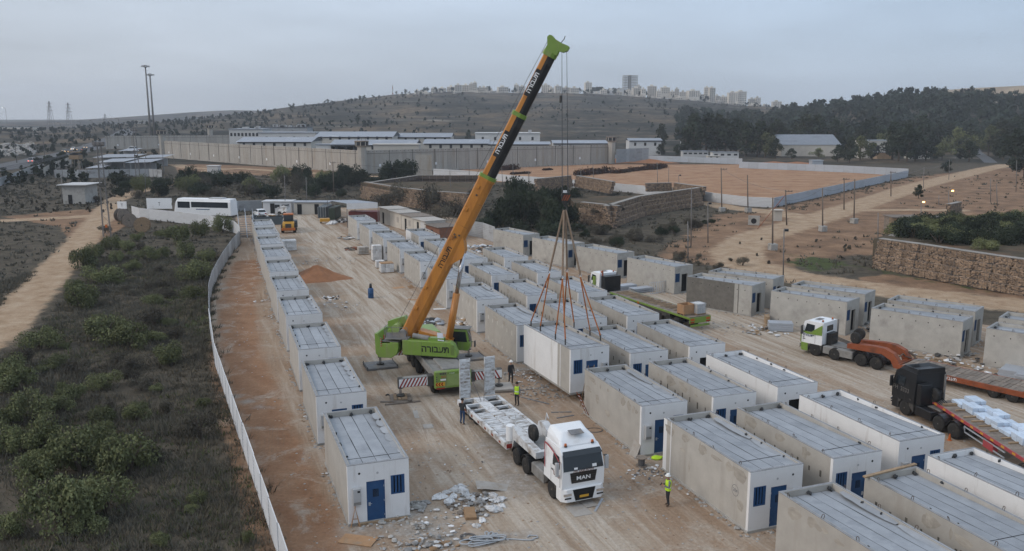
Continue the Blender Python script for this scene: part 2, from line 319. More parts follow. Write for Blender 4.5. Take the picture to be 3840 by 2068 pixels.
def text_mesh(txt, size, m, parent, loc, rot, name='lettering', extrude=0.004, bold=0.0, flip=False, sx=1.0):
    c = bpy.data.curves.new(name, 'FONT'); c.body = txt; c.size = size; c.extrude = extrude; c.align_x = 'CENTER'; c.align_y = 'CENTER'; c.offset = bold
    t = bpy.data.objects.new(name, c); COL.objects.link(t)
    dg = bpy.context.evaluated_depsgraph_get(); me = bpy.data.meshes.new_from_object(t.evaluated_get(dg)); bpy.data.objects.remove(t)
    me.materials.clear(); me.materials.append(M[m])
    o = obj(name, me, parent, loc, rot); o.scale = (sx, 1, 1); return o
# ================================================================ terrain
K = 3840.0 / 2575.0                                     # full-view pixels -> photo pixels
def V(u, v, z=0.0): return G(u * K, v * K, z)
def prof(pts, y):                                        # skyline pixels -> (x, z) at distance y
    xs = [(p[0] * K - CXP) / FPX * y for p in pts]; zs = [HC + (HOR - p[1] * K) / FPX * y for p in pts]
    return np.array(xs), np.array(zs)
RIDGE = prof([(560, 318), (600, 312), (640, 305), (740, 283), (800, 268), (900, 252), (1000, 240), (1100, 234), (1200, 233), (1300, 236), (1400, 236), (1500, 240), (1600, 246), (1700, 252), (1800, 262), (1900, 275), (2000, 288), (2150, 300), (2600, 310)], 1500)
RIDGE2 = prof([(-400, 335), (-200, 325), (165, 316), (200, 306), (380, 298), (560, 281), (620, 278), (700, 280), (740, 287), (900, 300), (1500, 320)], 2600)
FRIDGE = prof([(1500, 330), (1650, 322), (1750, 316), (1850, 308), (1950, 304), (2000, 286), (2100, 279), (2180, 258), (2300, 252), (2350, 251), (2450, 262), (2550, 280), (2620, 284), (3000, 300)], 800)
def smooth(t): t = np.clip(t, 0, 1); return t * t * (3 - 2 * t)
def wob(x, y, s, k): return np.sin(x / s + k) * np.cos(y / (s * 0.83) + k * 1.7) + 0.5 * np.sin(x / (s * 0.41) + 2 * k) * np.sin(y / (s * 0.37) - k)
def hz(x, y):
    x = np.asarray(x, float); y = np.asarray(y, float)
    z1 = np.interp(x, *RIDGE); s1 = np.where(y < 1500, np.clip((y - 560) / 940, 0, 1) ** 0.9 * 0.55 + smooth((y - 560) / 940) * 0.45, np.clip(1 - (y - 1500) / 1400, 0, 1))
    h1 = z1 * s1 + wob(x, y, 90, 0.3) * 2.2 * np.clip((y - 600) / 300, 0, 1) * np.clip((1500 - y) / 200, 0.15, 1)
    z2 = np.interp(x, *RIDGE2); h2 = z2 * smooth((y - 1500) / 1100) * np.where(y > 2600, 1 - (y - 2600) / 2000, 1)
    z3 = np.interp(x, *FRIDGE); h3 = np.maximum(z3, 0) * smooth((y - 430) / 370) * np.clip(1 - (y - 800) / 350, 0, 1)
    h = np.maximum(np.maximum(h1, h2), h3)
    return np.where(y < 430, 0, h)
tx = np.concatenate([np.linspace(-3000, -700, 40, endpoint=False), np.linspace(-700, 1000, 170), np.linspace(1020, 3000, 40)])
ty = np.concatenate([np.linspace(-400, 330, 10, endpoint=False), np.linspace(330, 1620, 130), np.linspace(1650, 3400, 45)])
X, Y = np.meshgrid(tx, ty); Z = hz(X, Y); Z = np.where(Y < 345, -0.35, Z)
def grid_faces(nx, ny):
    i = np.arange(nx - 1)[None, :] + np.arange(ny - 1)[:, None] * nx
    return np.stack([i, i + 1, i + nx + 1, i + nx], -1).reshape(-1, 4)
def np_mesh(name, v, f, mats=(), smooth_=True):
    me = bpy.data.meshes.new(name); v = np.asarray(v, np.float32); f = np.asarray(f, np.int32)
    me.vertices.add(len(v)); me.vertices.foreach_set('co', v.ravel())
    k = f.shape[1]; me.loops.add(f.size); me.loops.foreach_set('vertex_index', f.ravel())
    me.polygons.add(len(f)); me.polygons.foreach_set('loop_start', np.arange(0, f.size, k, dtype=np.int32)); me.polygons.foreach_set('loop_total', np.full(len(f), k, np.int32))
    if smooth_: me.polygons.foreach_set('use_smooth', np.ones(len(f), bool))
    for m in mats: me.materials.append(m)
    me.update(calc_edges=True); me.validate(); return me

def hill_material():
    m, nt, b = NT('hill_ground'); N = nt.nodes.new; L = nt.links.new
    geo = N('ShaderNodeNewGeometry')
    n1 = N('ShaderNodeTexNoise'); n1.inputs['Scale'].default_value = 0.014; n1.inputs['Detail'].default_value = 11; n1.inputs['Roughness'].default_value = 0.68; L(geo.outputs['Position'], n1.inputs['Vector'])
    r = N('ShaderNodeValToRGB'); cr = r.color_ramp; cr.elements[0].position = 0.39; cr.elements[0].color = (0.028, 0.029, 0.024, 1); cr.elements[1].position = 0.63; cr.elements[1].color = (0.16, 0.120, 0.080, 1)
    e = cr.elements.new(0.5); e.color = (0.066, 0.060, 0.048, 1); L(n1.outputs['Fac'], r.inputs['Fac'])
    mp = N('ShaderNodeMapping'); mp.inputs['Scale'].default_value = (0.012, 0.012, 0.42); L(geo.outputs['Position'], mp.inputs['Vector'])
    n2 = N('ShaderNodeTexNoise'); n2.inputs['Scale'].default_value = 1.0; n2.inputs['Detail'].default_value = 6; n2.inputs['Roughness'].default_value = 0.7; L(mp.outputs[0], n2.inputs['Vector'])
    mr = N('ShaderNodeMapRange'); mr.inputs['From Min'].default_value = 0.57; mr.inputs['From Max'].default_value = 0.68; mr.inputs['To Max'].default_value = 0.8; L(n2.outputs['Fac'], mr.inputs['Value'])
    n3 = N('ShaderNodeTexNoise'); n3.inputs['Scale'].default_value = 0.16; n3.inputs['Detail'].default_value = 4; n3.inputs['Roughness'].default_value = 0.7; L(geo.outputs['Position'], n3.inputs['Vector'])
    mr3 = N('ShaderNodeMapRange'); mr3.inputs['From Min'].default_value = 0.35; mr3.inputs['From Max'].default_value = 0.62; mr3.inputs['To Min'].default_value = 0.55; mr3.inputs['To Max'].default_value = 1.15; L(n3.outputs['Fac'], mr3.inputs['Value'])
    mx = N('ShaderNodeMix'); mx.data_type = 'RGBA'; L(mr.outputs[0], mx.inputs[0]); L(r.outputs[0], mx.inputs[6]); mx.inputs[7].default_value = (0.25, 0.22, 0.18, 1)
    sc = N('ShaderNodeVectorMath'); sc.operation = 'SCALE'; L(mx.outputs[2], sc.inputs[0]); L(mr3.outputs[0], sc.inputs['Scale'])
    L(sc.outputs[0], b.inputs['Base Color']); b.inputs['Roughness'].default_value = 1.0; b.inputs['Specular IOR Level'].default_value = 0.05
    return m
M['hill'] = hill_material()
hills = obj('hills', np_mesh('hills', np.stack([X, Y, Z], -1).reshape(-1, 3), grid_faces(len(tx), len(ty)), [M['hill']])); hills['kind'] = 'structure'; hills['label'] = 'scrub covered hills and open land around the compound'

# ---- quarry mound far right
mq = MB().use(mat('quarry', (0.30, 0.235, 0.165), 1.0, 0.25, 0.02, (0.18, 0.14, 0.10), 0.2, spec=0.05))
qx, qz = prof([(2455, 262), (2475, 246), (2500, 229), (2530, 221), (2570, 219), (2640, 219), (2750, 240), (2900, 275)], 1300)
rings = []
for j, (yy, k) in enumerate([(1080, 0.0), (1180, 0.55), (1250, 0.9), (1300, 1.0), (1500, 1.0), (1700, 0.2)]):
    rings.append([(x + rnd.uniform(-4, 4), yy, -2 + (z + 2) * k * rnd.uniform(0.97, 1.03)) for x, z in zip(qx, qz)])
nq = len(qx); vs_ = [p for r_ in rings for p in r_]; fs_ = [(j * nq + i, j * nq + i + 1, (j + 1) * nq + i + 1, (j + 1) * nq + i) for j in range(len(rings) - 1) for i in range(nq - 1)]
mq.add(vs_, fs_); o = mq.build('quarry_hill', smooth=False); o['kind'] = 'structure'; o['label'] = 'sandy flat topped quarry mound beyond the forest'

# ================================================================ near ground, split by zone
ST = 1.15
gx = np.arange(-235, 236, ST); gy = np.arange(-40, 352, ST)
GX, GY = np.meshgrid(gx, gy); P2 = np.stack([GX.ravel(), GY.ravel()], -1)
def sd_poly(poly):                                       # signed distance, negative inside
    poly = np.array([(p.x, p.y) for p in poly]); d = np.full(len(P2), 1e9); inside = np.zeros(len(P2), bool)
    for a, b in zip(poly, np.roll(poly, -1, 0)):
        e = b - a; w = P2 - a; t = np.clip((w @ e) / (e @ e + 1e-9), 0, 1); d = np.minimum(d, np.hypot(*(w - t[:, None] * e).T))
        c = ((a[1] > P2[:, 1]) != (b[1] > P2[:, 1])) & (P2[:, 0] < (b[0] - a[0]) * (P2[:, 1] - a[1]) / (b[1] - a[1] + 1e-12) + a[0]); inside ^= c
    return np.where(inside, -d, d)
def sd_line(line, w):
    line = np.array([(p.x, p.y) for p in line]); d = np.full(len(P2), 1e9)
    for a, b in zip(line[:-1], line[1:]):
        e = b - a; q = P2 - a; t = np.clip((q @ e) / (e @ e + 1e-9), 0, 1); d = np.minimum(d, np.hypot(*(q - t[:, None] * e).T))
    return d - w / 2
def wt_(sd, soft): return np.clip(0.5 - sd / (2 * soft), 0, 1)
def VP(l): return [V(*p) for p in l]
FENCE_NEAR = [G(*p) for p in [(1230, 2680), (1052, 2110), (960, 1829), (880, 1590), (809, 1372), (788, 1229)]]
FENCE_MID = [G(*p) for p in [(788, 1229), (787, 1130), (799, 1081), (820, 1036), (840, 999), (875, 945), (902, 914)]]
FENCE_BUS = [G(*p) for p in [(902, 914), (900, 895), (880, 875), (840, 862), (787, 851), (700, 840), (600, 829), (525, 821), (496, 812)]]
yard = FENCE_NEAR + FENCE_MID[1:] + VP([(600, 575), (590, 545), (640, 540), (740, 527), (950, 520), (1160, 552), (1240, 596), (1330, 640), (1500, 690), (1600, 672), (1745, 705), (1990, 752), (2250, 792), (2600, 830), (2900, 900), (3200, 1400), (2600, 1900)])
yard_d = sd_poly(yard)
lane = sd_line(VP([(1500, 1500), (1420, 1330), (1250, 1130), (1120, 985), (990, 800), (900, 680), (810, 590), (760, 545)]), 9.0)
lane2 = sd_line(VP([(2700, 1080), (2300, 960), (2050, 880), (1850, 810), (1700, 740)]), 11)
strip = sd_line(VP([(740, 1500), (690, 1150), (640, 950), (610, 800), (615, 700)]), 4.0)
track_d = np.minimum.reduce([sd_line(VP([(-200, 960), (0, 830), (80, 740), (150, 668), (215, 595), (255, 548), (285, 505), (330, 487), (400, 470), (470, 445), (530, 428), (600, 424), (690, 430), (800, 437), (920, 444), (1050, 445)]), 5.2),
                             sd_line(VP([(-200, 565), (0, 556), (120, 550), (250, 543)]), 5.0), sd_line(VP([(430, 412), (470, 422), (560, 426)]), 6)])
road_r = np.minimum.reduce([sd_line(VP([(2640, 395), (2480, 425), (2300, 470), (2150, 520), (2000, 567), (1890, 600), (1850, 633), (1870, 664), (2000, 698), (2250, 735), (2600, 772), (2900, 800)]), 8.0),
                            sd_line(VP([(2040, 552), (1950, 535), (1830, 522), (1780, 510)]), 7.0), sd_line(VP([(2120, 530), (2300, 528), (2420, 530)]), 4.0)])
field_d = sd_poly(VP([(1085, 440), (1240, 415), (1400, 400), (1560, 396), (1850, 412), (2285, 444), (1945, 521), (1500, 472), (1250, 458)]))
red_d = sd_poly(VP([(1690, 612), (1800, 540), (1945, 524), (2290, 446), (2480, 425), (2640, 418), (2700, 560), (2430, 545), (2230, 600), (2215, 640), (2150, 640), (1900, 690), (1740, 660), (1640, 650)]))
red2_d = np.minimum.reduce([sd_poly(VP([(2150, 700), (2230, 690), (2700, 740), (2700, 765), (2200, 720)])), sd_poly(VP([(430, 400), (560, 415), (900, 432), (900, 450), (600, 440), (460, 460)])),
                            sd_line(VP([(530, 900), (590, 1120), (660, 1400)]), .5), sd_poly(VP([(0, 545), (300, 520), (330, 560), (200, 640), (150, 570)])), sd_line(VP([(760, 1380), (670, 1130), (590, 880), (590, 760), (625, 660)]), 4.5)])
lime_d = np.minimum.reduce([sd_line([G(*a), G(*b)], w) for a, b, w in [((830, 1480), (1010, 1530), 1.3), ((850, 1545), (880, 1600), 1.0), ((820, 1215), (860, 1250), 1.1), ((815, 1240), (850, 1262), 0.8), ((835, 1170), (860, 1172), .5), ((812, 1065), (850, 1085), 1.6), ((820, 1110), (835, 1140), .8), ((1480, 1900), (1680, 2010), 2.2), ((1340, 1960), (1560, 2000), 2.2),
        ((1600, 2040), (2000, 2010), 1.5), ((2700, 1800), (2900, 1990), 0.8), ((1880, 1400), (1990, 1380), 1.6), ((2000, 1420), (2120, 1570), 0.8), ((1220, 1130), (1330, 1180), 1.2), ((2480, 1680), (2560, 1640), 0.8), ((1290, 2000), (1540, 1985), 1.3), ((3140, 1310), (3620, 1400), 1.6), ((2300, 1830), (2380, 1900), 1.5), ((2010, 1690), (2090, 1800), 2.4), ((1840, 1650), (1950, 1850), 2.6)]])
grass_d = np.minimum.reduce([sd_poly(VP([(1960, 655), (2060, 640), (2150, 668), (2050, 690)])), sd_poly(VP([(380, 700), (470, 720), (520, 830), (430, 840)])), sd_line(VP([(1980, 640), (2150, 672), (2300, 700), (2480, 730)]), 2.0), sd_line(VP([(500, 640), (520, 740), (500, 860)]), 3.0)])
zones = {'yard': wt_(yard_d, 1.6), 'track': np.maximum(wt_(track_d, 1.6), wt_(road_r, 2.3)), 'field': wt_(field_d, 2.2), 'red': np.maximum(wt_(red_d, 6), wt_(red2_d, 1.5))}
pale = np.maximum.reduce([wt_(lane, 3.5), wt_(lane2, 3.5)]) * (yard_d < 1)
lime = wt_(lime_d, 0.7); grass = wt_(grass_d, 3) * 0.85
nearyard = np.clip(-yard_d / 2, 0, 1)
bump_amp = np.where((yard_d < 1.5) | (track_d < 2) | (road_r < 2) | (field_d < 3), 0.0, 1.0)
rub = nrng.random(len(P2))
ZG = (wob(P2[:, 0], P2[:, 1], 5.0, 1.0) * 0.09 + rub * 0.10 - 0.09) * bump_amp + rub * 0.012
ZG = np.where(P2[:, 1] > 320, 0.0, ZG)
def ground_material():
    m, nt, b = NT('earth'); N = nt.nodes.new; L = nt.links.new
    geo = N('ShaderNodeNewGeometry'); pos = geo.outputs['Position']
    a1 = N('ShaderNodeVertexColor'); a1.layer_name = 'zone'; a2 = N('ShaderNodeVertexColor'); a2.layer_name = 'extra'
    s1 = N('ShaderNodeSeparateColor'); L(a1.outputs['Color'], s1.inputs[0]); s2 = N('ShaderNodeSeparateColor'); L(a2.outputs['Color'], s2.inputs[0])
    def noise(sc, det=5, ro=0.6, vec=None, dist=0.0):
        n = N('ShaderNodeTexNoise'); n.inputs['Scale'].default_value = sc; n.inputs['Detail'].default_value = det; n.inputs['Roughness'].default_value = ro; n.inputs['Distortion'].default_value = dist; L(vec or pos, n.inputs['Vector']); return n.outputs['Fac']
    edge = noise(0.55, 6, 0.65)
    def weight(sock, amp=0.8, lo=0.42, hi=0.62):
        m1 = N('ShaderNodeMath'); m1.operation = 'MULTIPLY_ADD'; L(edge, m1.inputs[0]); m1.inputs[1].default_value = amp; m1.inputs[2].default_value = -amp * 0.5
        m2 = N('ShaderNodeMath'); m2.operation = 'ADD'; L(sock, m2.inputs[0]); L(m1.outputs[0], m2.inputs[1])
        r = N('ShaderNodeMapRange'); r.interpolation_type = 'SMOOTHSTEP'; r.inputs['From Min'].default_value = lo; r.inputs['From Max'].default_value = hi; L(m2.outputs[0], r.inputs['Value']); return r.outputs[0]
    def ramp(f, stops):
        r = N('ShaderNodeValToRGB'); cr = r.color_ramp
        while len(cr.elements) < len(stops): cr.elements.new(0.5)
        for e_, (p, c) in zip(cr.elements, stops): e_.position = p; e_.color = (*c, 1)
        L(f, r.inputs['Fac']); return r.outputs[0]
    def mix(f, c1, c2):
        x = N('ShaderNodeMix'); x.data_type = 'RGBA'; L(f, x.inputs[0]); L(c1, x.inputs[6]); L(c2, x.inputs[7]); return x.outputs[2]
    big = noise(0.09, 6, 0.6); mid = noise(0.6, 6, 0.65); fine = noise(5.0, 5, 0.7)
    scrub = ramp(mid, [(0.3, (0.040, 0.034, 0.028)), (0.5, (0.086, 0.074, 0.056)), (0.72, (0.125, 0.10, 0.076))])
    mp = N('ShaderNodeMapping'); mp.vector_type = 'TEXTURE'; mp.inputs['Rotation'].default_value = (0, 0, R(111)); mp.inputs['Scale'].default_value = (13, 0.75, 1); L(pos, mp.inputs['Vector'])
    ruts = noise(1.0, 6, 0.62, mp.outputs[0], 0.9)
    yardc = ramp(big, [(0.35, (0.275, 0.19, 0.13)), (0.55, (0.325, 0.238, 0.17)), (0.7, (0.36, 0.28, 0.21))])
    palec = ramp(ruts, [(0.36, (0.285, 0.212, 0.152)), (0.48, (0.385, 0.318, 0.25)), (0.62, (0.46, 0.40, 0.335))])
    # rutted pale wheel tracks over the whole yard, stronger in the lanes
    yr = mix(ramp(ruts, [(0.45, (0, 0, 0)), (0.66, (0.6, 0.6, 0.6))]), yardc, palec)
    orange = ramp(mid, [(0.32, (0.235, 0.125, 0.072)), (0.6, (0.315, 0.185, 0.112)), (0.75, (0.35, 0.235, 0.158))])
    field = ramp(noise(0.16, 7, 0.7), [(0.34, (0.25, 0.135, 0.078)), (0.5, (0.335, 0.20, 0.122)), (0.68, (0.39, 0.255, 0.165))])
    track = ramp(noise(0.5, 8, 0.7), [(0.34, (0.275, 0.185, 0.115)), (0.5, (0.365, 0.262, 0.175)), (0.66, (0.43, 0.33, 0.235))])
    red = ramp(noise(0.22, 7, 0.72), [(0.34, (0.13, 0.088, 0.06)), (0.46, (0.20, 0.125, 0.08)), (0.6, (0.27, 0.172, 0.108)), (0.74, (0.33, 0.225, 0.148))])
    limec = ramp(noise(1.7, 8, 0.75), [(0.36, (0.27, 0.215, 0.165)), (0.52, (0.33, 0.29, 0.25)), (0.72, (0.46, 0.44, 0.42))])
    grassc = ramp(mid, [(0.3, (0.045, 0.055, 0.025)), (0.7, (0.085, 0.10, 0.04))])
    c = scrub
    c = mix(weight(a2.outputs['Alpha'], 0.5), c, red)
    c = mix(weight(s2.outputs['Green'], 0.9), c, grassc)
    c = mix(weight(s1.outputs['Red'], 0.5), c, yr)
    oy = N('ShaderNodeMath'); oy.operation = 'MULTIPLY'; L(s1.outputs['Red'], oy.inputs[0]); L(a2.outputs['Alpha'], oy.inputs[1])
    c = mix(weight(oy.outputs[0], 0.7, 0.35, 0.75), c, orange)
    c = mix(weight(s2.outputs['Blue'], 1.1, 0.35, 0.85), c, palec)
    mp2 = N('ShaderNodeMapping'); mp2.vector_type = 'TEXTURE'; mp2.inputs['Rotation'].default_value = (0, 0, R(104)); mp2.inputs['Scale'].default_value = (8, 0.24, 1); L(pos, mp2.inputs['Vector'])
    rut2 = noise(1.0, 4, 0.55, mp2.outputs[0], 1.6); gate = noise(0.13, 4, 0.6)
    def mul(a, b_):
        q = N('ShaderNodeMath'); q.operation = 'MULTIPLY'; L(a, q.inputs[0]); L(b_, q.inputs[1]); return q.outputs[0]
    c = mix(mul(ramp(rut2, [(0.52, (0, 0, 0)), (0.62, (.45, .45, .45))]), mul(ramp(gate, [(0.45, (0, 0, 0)), (0.6, (1, 1, 1))]), s1.outputs['Red'])), c, ramp(fine, [(0.3, (0.20, 0.135, 0.09)), (0.7, (0.25, 0.175, 0.12))]))
    c = mix(mul(ramp(noise(0.33, 9, 0.72, None, 0.6), [(0.53, (0, 0, 0)), (0.66, (.8, .8, .8))]), s1.outputs['Red']), c, ramp(fine, [(0.3, (0.34, 0.28, 0.22)), (0.7, (0.46, 0.41, 0.35))]))
    c = mix(weight(s1.outputs['Blue'], 0.7), c, field)
    c = mix(weight(s1.outputs['Green'], 0.8, 0.38, 0.72), c, track)
    c = mix(weight(s2.outputs['Red'], 1.3, 0.40, 1.05), c, limec)
    # small stones and crumbs
    vor = N('ShaderNodeTexVoronoi'); vor.inputs['Scale'].default_value = 2.4; L(pos, vor.inputs['Vector'])
    vs2 = N('ShaderNodeMapRange'); vs2.inputs['From Min'].default_value = 0.05; vs2.inputs['From Max'].default_value = 0.10; vs2.inputs['To Min'].default_value = 0.55; vs2.inputs['To Max'].default_value = 0.0; L(vor.outputs['Distance'], vs2.inputs['Value'])
    spk = N('ShaderNodeMath'); spk.operation = 'MULTIPLY'; L(vs2.outputs[0], spk.inputs[0]); L(noise(0.35, 3, 0.5), spk.inputs[1])
    st = N('ShaderNodeRGB'); st.outputs[0].default_value = (0.40, 0.36, 0.31, 1)
    c = mix(spk.outputs[0], c, st.outputs[0])
    fm = N('ShaderNodeMapRange'); fm.inputs['From Min'].default_value = 0.25; fm.inputs['From Max'].default_value = 0.75; fm.inputs['To Min'].default_value = 0.80; fm.inputs['To Max'].default_value = 1.18; L(fine, fm.inputs['Value'])
    sc = N('ShaderNodeVectorMath'); sc.operation = 'SCALE'; L(c, sc.inputs[0]); L(fm.outputs[0], sc.inputs['Scale']); L(sc.outputs[0], b.inputs['Base Color'])
    b.inputs['Roughness'].default_value = 1.0; b.inputs['Specular IOR Level'].default_value = 0.08
    ruts = mul(ruts, s1.outputs['Red'])
    ba = N('ShaderNodeMath'); ba.operation = 'ADD'; L(fine, ba.inputs[0]); L(ruts, ba.inputs[1])
    bp = N('ShaderNodeBump'); bp.inputs['Strength'].default_value = 0.55; bp.inputs['Distance'].default_value = 0.10; L(ba.outputs[0], bp.inputs['Height']); L(bp.outputs[0], b.inputs['Normal'])
    return m
M['earth'] = ground_material()
allf = grid_faces(len(gx), len(gy)); GV = np.stack([P2[:, 0], P2[:, 1], ZG], -1)
za = np.stack([zones['yard'], zones['track'], zones['field'], np.ones(len(P2))], -1).astype(np.float32)
xa = np.stack([lime, grass, pale, zones['red']], -1).astype(np.float32)
fw = np.stack([np.full(len(allf), 0.5), zones['yard'][allf].mean(1), zones['track'][allf].mean(1) * 1.02, zones['field'][allf].mean(1)], -1).argmax(1)
for k, (nm, lb) in enumerate([('ground', 'dark scrubland earth around the building site'), ('dirt_yard', 'tan packed dirt of the construction yard'), ('dirt_road', 'pale dirt tracks winding round the site'), ('levelled_field', 'orange levelled earth field inside tin fence')]):
    fsel = allf[fw == k]; used = np.unique(fsel); remap = np.full(len(GV), -1); remap[used] = np.arange(len(used))
    me = np_mesh(nm, GV[used], remap[fsel], [M['earth']])
    for an, arr in (('zone', za), ('extra', xa)):
        at_ = me.color_attributes.new(an, 'FLOAT_COLOR', 'POINT'); at_.data.foreach_set('color', arr[used].ravel())
    o = obj(nm, me); o['kind'] = 'structure'; o['label'] = lb

# asphalt highway far left and the street between the trees
def ribbon(name, pts, w, m, z=0.02, label=None):
    b = MB().use(m); n = len(pts); vs = []
    for i, p in enumerate(pts):
        d = (pts[min(i + 1, n - 1)] - pts[max(i - 1, 0)]); d.z = 0; d.normalize(); q = Vector((-d.y, d.x, 0)); zz = max(float(hz(p.x, p.y)), 0) + z
        vs += [tuple(p.xy + q.xy * w / 2) + (zz,), tuple(p.xy - q.xy * w / 2) + (zz,)]
    b.add(vs, [(2 * i, 2 * i + 1, 2 * i + 3, 2 * i + 2) for i in range(n - 1)])
    o = b.build(name); o['kind'] = 'structure'; o['label'] = label; return o
HWY = [V(-260, 475), V(-80, 437), V(0, 424), V(60, 410), V(120, 397), V(180, 385), V(215, 377), V(260, 365), V(300, 355), V(330, 346)]
ribbon('highway', HWY, 15, 'asphalt', 0.06, 'grey asphalt highway with queueing traffic')
ribbon('asphalt_street', [V(2440, 372), V(2456, 385), V(2478, 398), V(2492, 410)], 5, 'asphalt', 0.05, 'grey asphalt street leading out between the trees')
# ================================================================ concrete cell modules
MW, ML, MH = 3.07, 8.1, 3.15
_mc = {}
def cached(key, fn):
    if key not in _mc: _mc[key] = fn()
    return _mc[key]
def front_wall_mesh(opens, m, W, H, y0, y1):
    b = MB().use(m); xs = sorted({-W / 2, W / 2} | {o[0] for o in opens} | {o[1] for o in opens})
    for a, c in zip(xs[:-1], xs[1:]):
        zs = [(o[2], o[3]) for o in opens if o[0] <= a + 1e-6 and o[1] >= c - 1e-6]; z = 0.0
        for (p, q) in sorted(zs):
            if p - z > 1e-4: b.box(a, c, y0, y1, z, p)
            z = q
        b.box(a, c, y0, y1, z, H)
    return b.mesh('front_wall')
def loop_mesh():
    b = MB().use('rebar'); h, w = 0.20, 0.055
    pts = [(-w, 0, -0.05), (-w, 0, h * 0.7)] + [(w * math.cos(a), 0, h * 0.7 + w * math.sin(a)) for a in np.linspace(math.pi, 0, 6)[1:-1]] + [(w, 0, h * 0.7), (w, 0, -0.05)]
    b.tube(pts, 0.016, 5); return b.mesh('lifting_loop', True)
LOOP = loop_mesh()
def stub_mesh(seed):
    g = random.Random(seed); b = MB().use('bitumen')
    for k in range(5): b.rock((g.uniform(-.09, .09), g.uniform(-.07, .07), g.uniform(0, .09)), g.uniform(.05, .12), (1, 1, g.uniform(.5, 1.3)), g)
    return b.mesh('bitumen_patch')
STUB = [stub_mesh(s) for s in range(3)]
def sheet_mesh(w, L, seed):
    g = random.Random(seed); b = MB().use('roof_sheet'); n = 9; vs = []
    for i in range(n + 1):
        y = L * i / n; z = g.uniform(0, .008)
        vs += [(-w / 2 + g.uniform(-.008, .012), y, z), (0, y, z + g.uniform(.0, .012)), (w / 2 + g.uniform(-.012, .008), y, z)]
    b.add(vs, [f for i in range(n) for f in ((3 * i, 3 * i + 1, 3 * i + 4, 3 * i + 3), (3 * i + 1, 3 * i + 2, 3 * i + 5, 3 * i + 4))]); return b.mesh('roofing_sheet', True)
def flap_mesh(seed, L):
    g = random.Random(seed); b = MB().use('roof_sheet'); n = 7; rings = []
    vs = []
    for i in range(n + 1):
        t = i / n; y = L * t; d = 0.30 + 0.16 * math.sin(math.pi * t) ** 0.6 + g.uniform(-.02, .02)
        vs += [(0.0, y, 0.02), (-0.05, y, 0.015), (-d * 0.5, y, -0.10), (-d, y, -0.135 + g.uniform(0, .02))]
    b.add(vs, [(4 * i + j, 4 * i + j + 1, 4 * i + j + 5, 4 * i + j + 4) for i in range(n) for j in range(3)]); return b.mesh('roof_flap', True)
def window_parts(root, x0, x1, z0, z1, bars=4, barmat='blue_paint', yin=0.07):
    k = ('win', round(x1 - x0, 2), round(z1 - z0, 2), bars, barmat)
    def mk():
        w, h = x1 - x0, z1 - z0; b = MB().use('hole').box(0, w, .06, .08, 0, h); pane = b.mesh('pane')
        f = MB().use(barmat); f.box(0, w, -.075, -.01, 0, .05); f.box(0, w, -.075, -.01, h - .05, h); f.box(0, .05, -.074, -.011, .051, h - .051); f.box(w - .05, w, -.074, -.011, .051, h - .051)
        bar = MB().use(barmat).box(-.048, .048, -.05, -.02, .051, h - .051)
        return pane, f.mesh('window'), bar.mesh('bar')
    pane, fr, bar = cached(k, mk); win = obj('window', fr, root, (x0, yin, z0)); obj('pane', pane, win)
    for i in range(bars): obj('bar', bar, win, ((x1 - x0) * (i + 0.5 + 0.1) / (bars + 0.2), 0, 0))
    return win
def door_parts(root, x0, x1, z0, z1, openn=False, flip=False):
    w, h = x1 - x0, z1 - z0
    def mk():
        b = MB().use('blue_paint').cbox(0.02, w - .02, -.03, .02, 0.01, h - .02, .006)
        fr = MB().use('blue_paint'); fr.box(0, .045, -.06, .03, 0, h); fr.box(w - .045, w, -.06, .03, 0, h); fr.box(.045, w - .045, -.06, .03, h - .05, h)
        ht = MB().use('hole').box(-.14, .14, -.045, -.035, -.2, .2); ht.use('blue_paint')
        for q in (-.09, -.03, .03, .09): ht.box(q - .008, q + .008, -.06, -.046, -.19, .19)
        hd = MB().use('galv').box(-.05, .05, -.055, -.031, -.09, .09); hd.cyl((0, -.05, .03), (0, -.10, .03), .015, n=6); hd.cyl((0, -.10, .03), (.11, -.10, .03), .013, n=6)
        hg = MB().use('galv').cyl((0, -.045, -.05), (0, -.045, .05), .018, n=6)
        return b.mesh('door'), fr.mesh('door_frame'), ht.mesh('hatch'), hd.mesh('handle'), hg.mesh('hinge')
    D, FR, HT, HDL, HG = cached(('door', round(w, 2), round(h, 2)), mk)
    obj('door_frame', FR, root, (x0, .07, z0))
    d = obj('door', D, root, (x0, .07, z0), (0, 0, R(-100 if openn and not flip else 0)))
    obj('hatch', HT, d, (w * .5, 0, h * .70)); obj('handle', HDL, d, ((.14 if not flip else w - .14), 0, h * .45))
    for q in (.15, .5, .85): obj('hinge', HG, d, ((w - .04 if not flip else .04), 0, h * q))
    return d
CABINET = None
def cabinet(root, x, z):
    global CABINET
    if CABINET is None:
        a = MB().use('grey_box').cbox(-.2, .2, -.2, 0, 0, .86, .012).mesh('electric_cabinet'); l = MB().use('grey_box').box(-.17, .17, -.212, -.201, .2, .80).mesh('cabinet_lid')
        c = MB().use('hole').box(.02, .15, -.216, -.2125, .66, .76).mesh('label_plate'); g = MB().use('deck_grey').box(-.17, .17, -.208, -.201, .03, .17).mesh('grille')
        CABINET = (a, l, c, g)
    o = obj('electric_cabinet', CABINET[0], root, (x, 0, z)); l = obj('lid', CABINET[1], o); obj('grille', CABINET[3], o); obj('plate', CABINET[2], o)
def patch_mesh(seed):
    g = random.Random(seed); b = MB().use('patch'); n = 9; w = g.uniform(.10, .30); h = g.uniform(.15, .42)
    b.add([(0, w * math.cos(t) * g.uniform(.6, 1.2), h * math.sin(t) * g.uniform(.6, 1.2)) for t in np.linspace(0, 2 * math.pi, n, endpoint=False)], [tuple(range(n))[::-1]]); return b.mesh('mortar_patch')
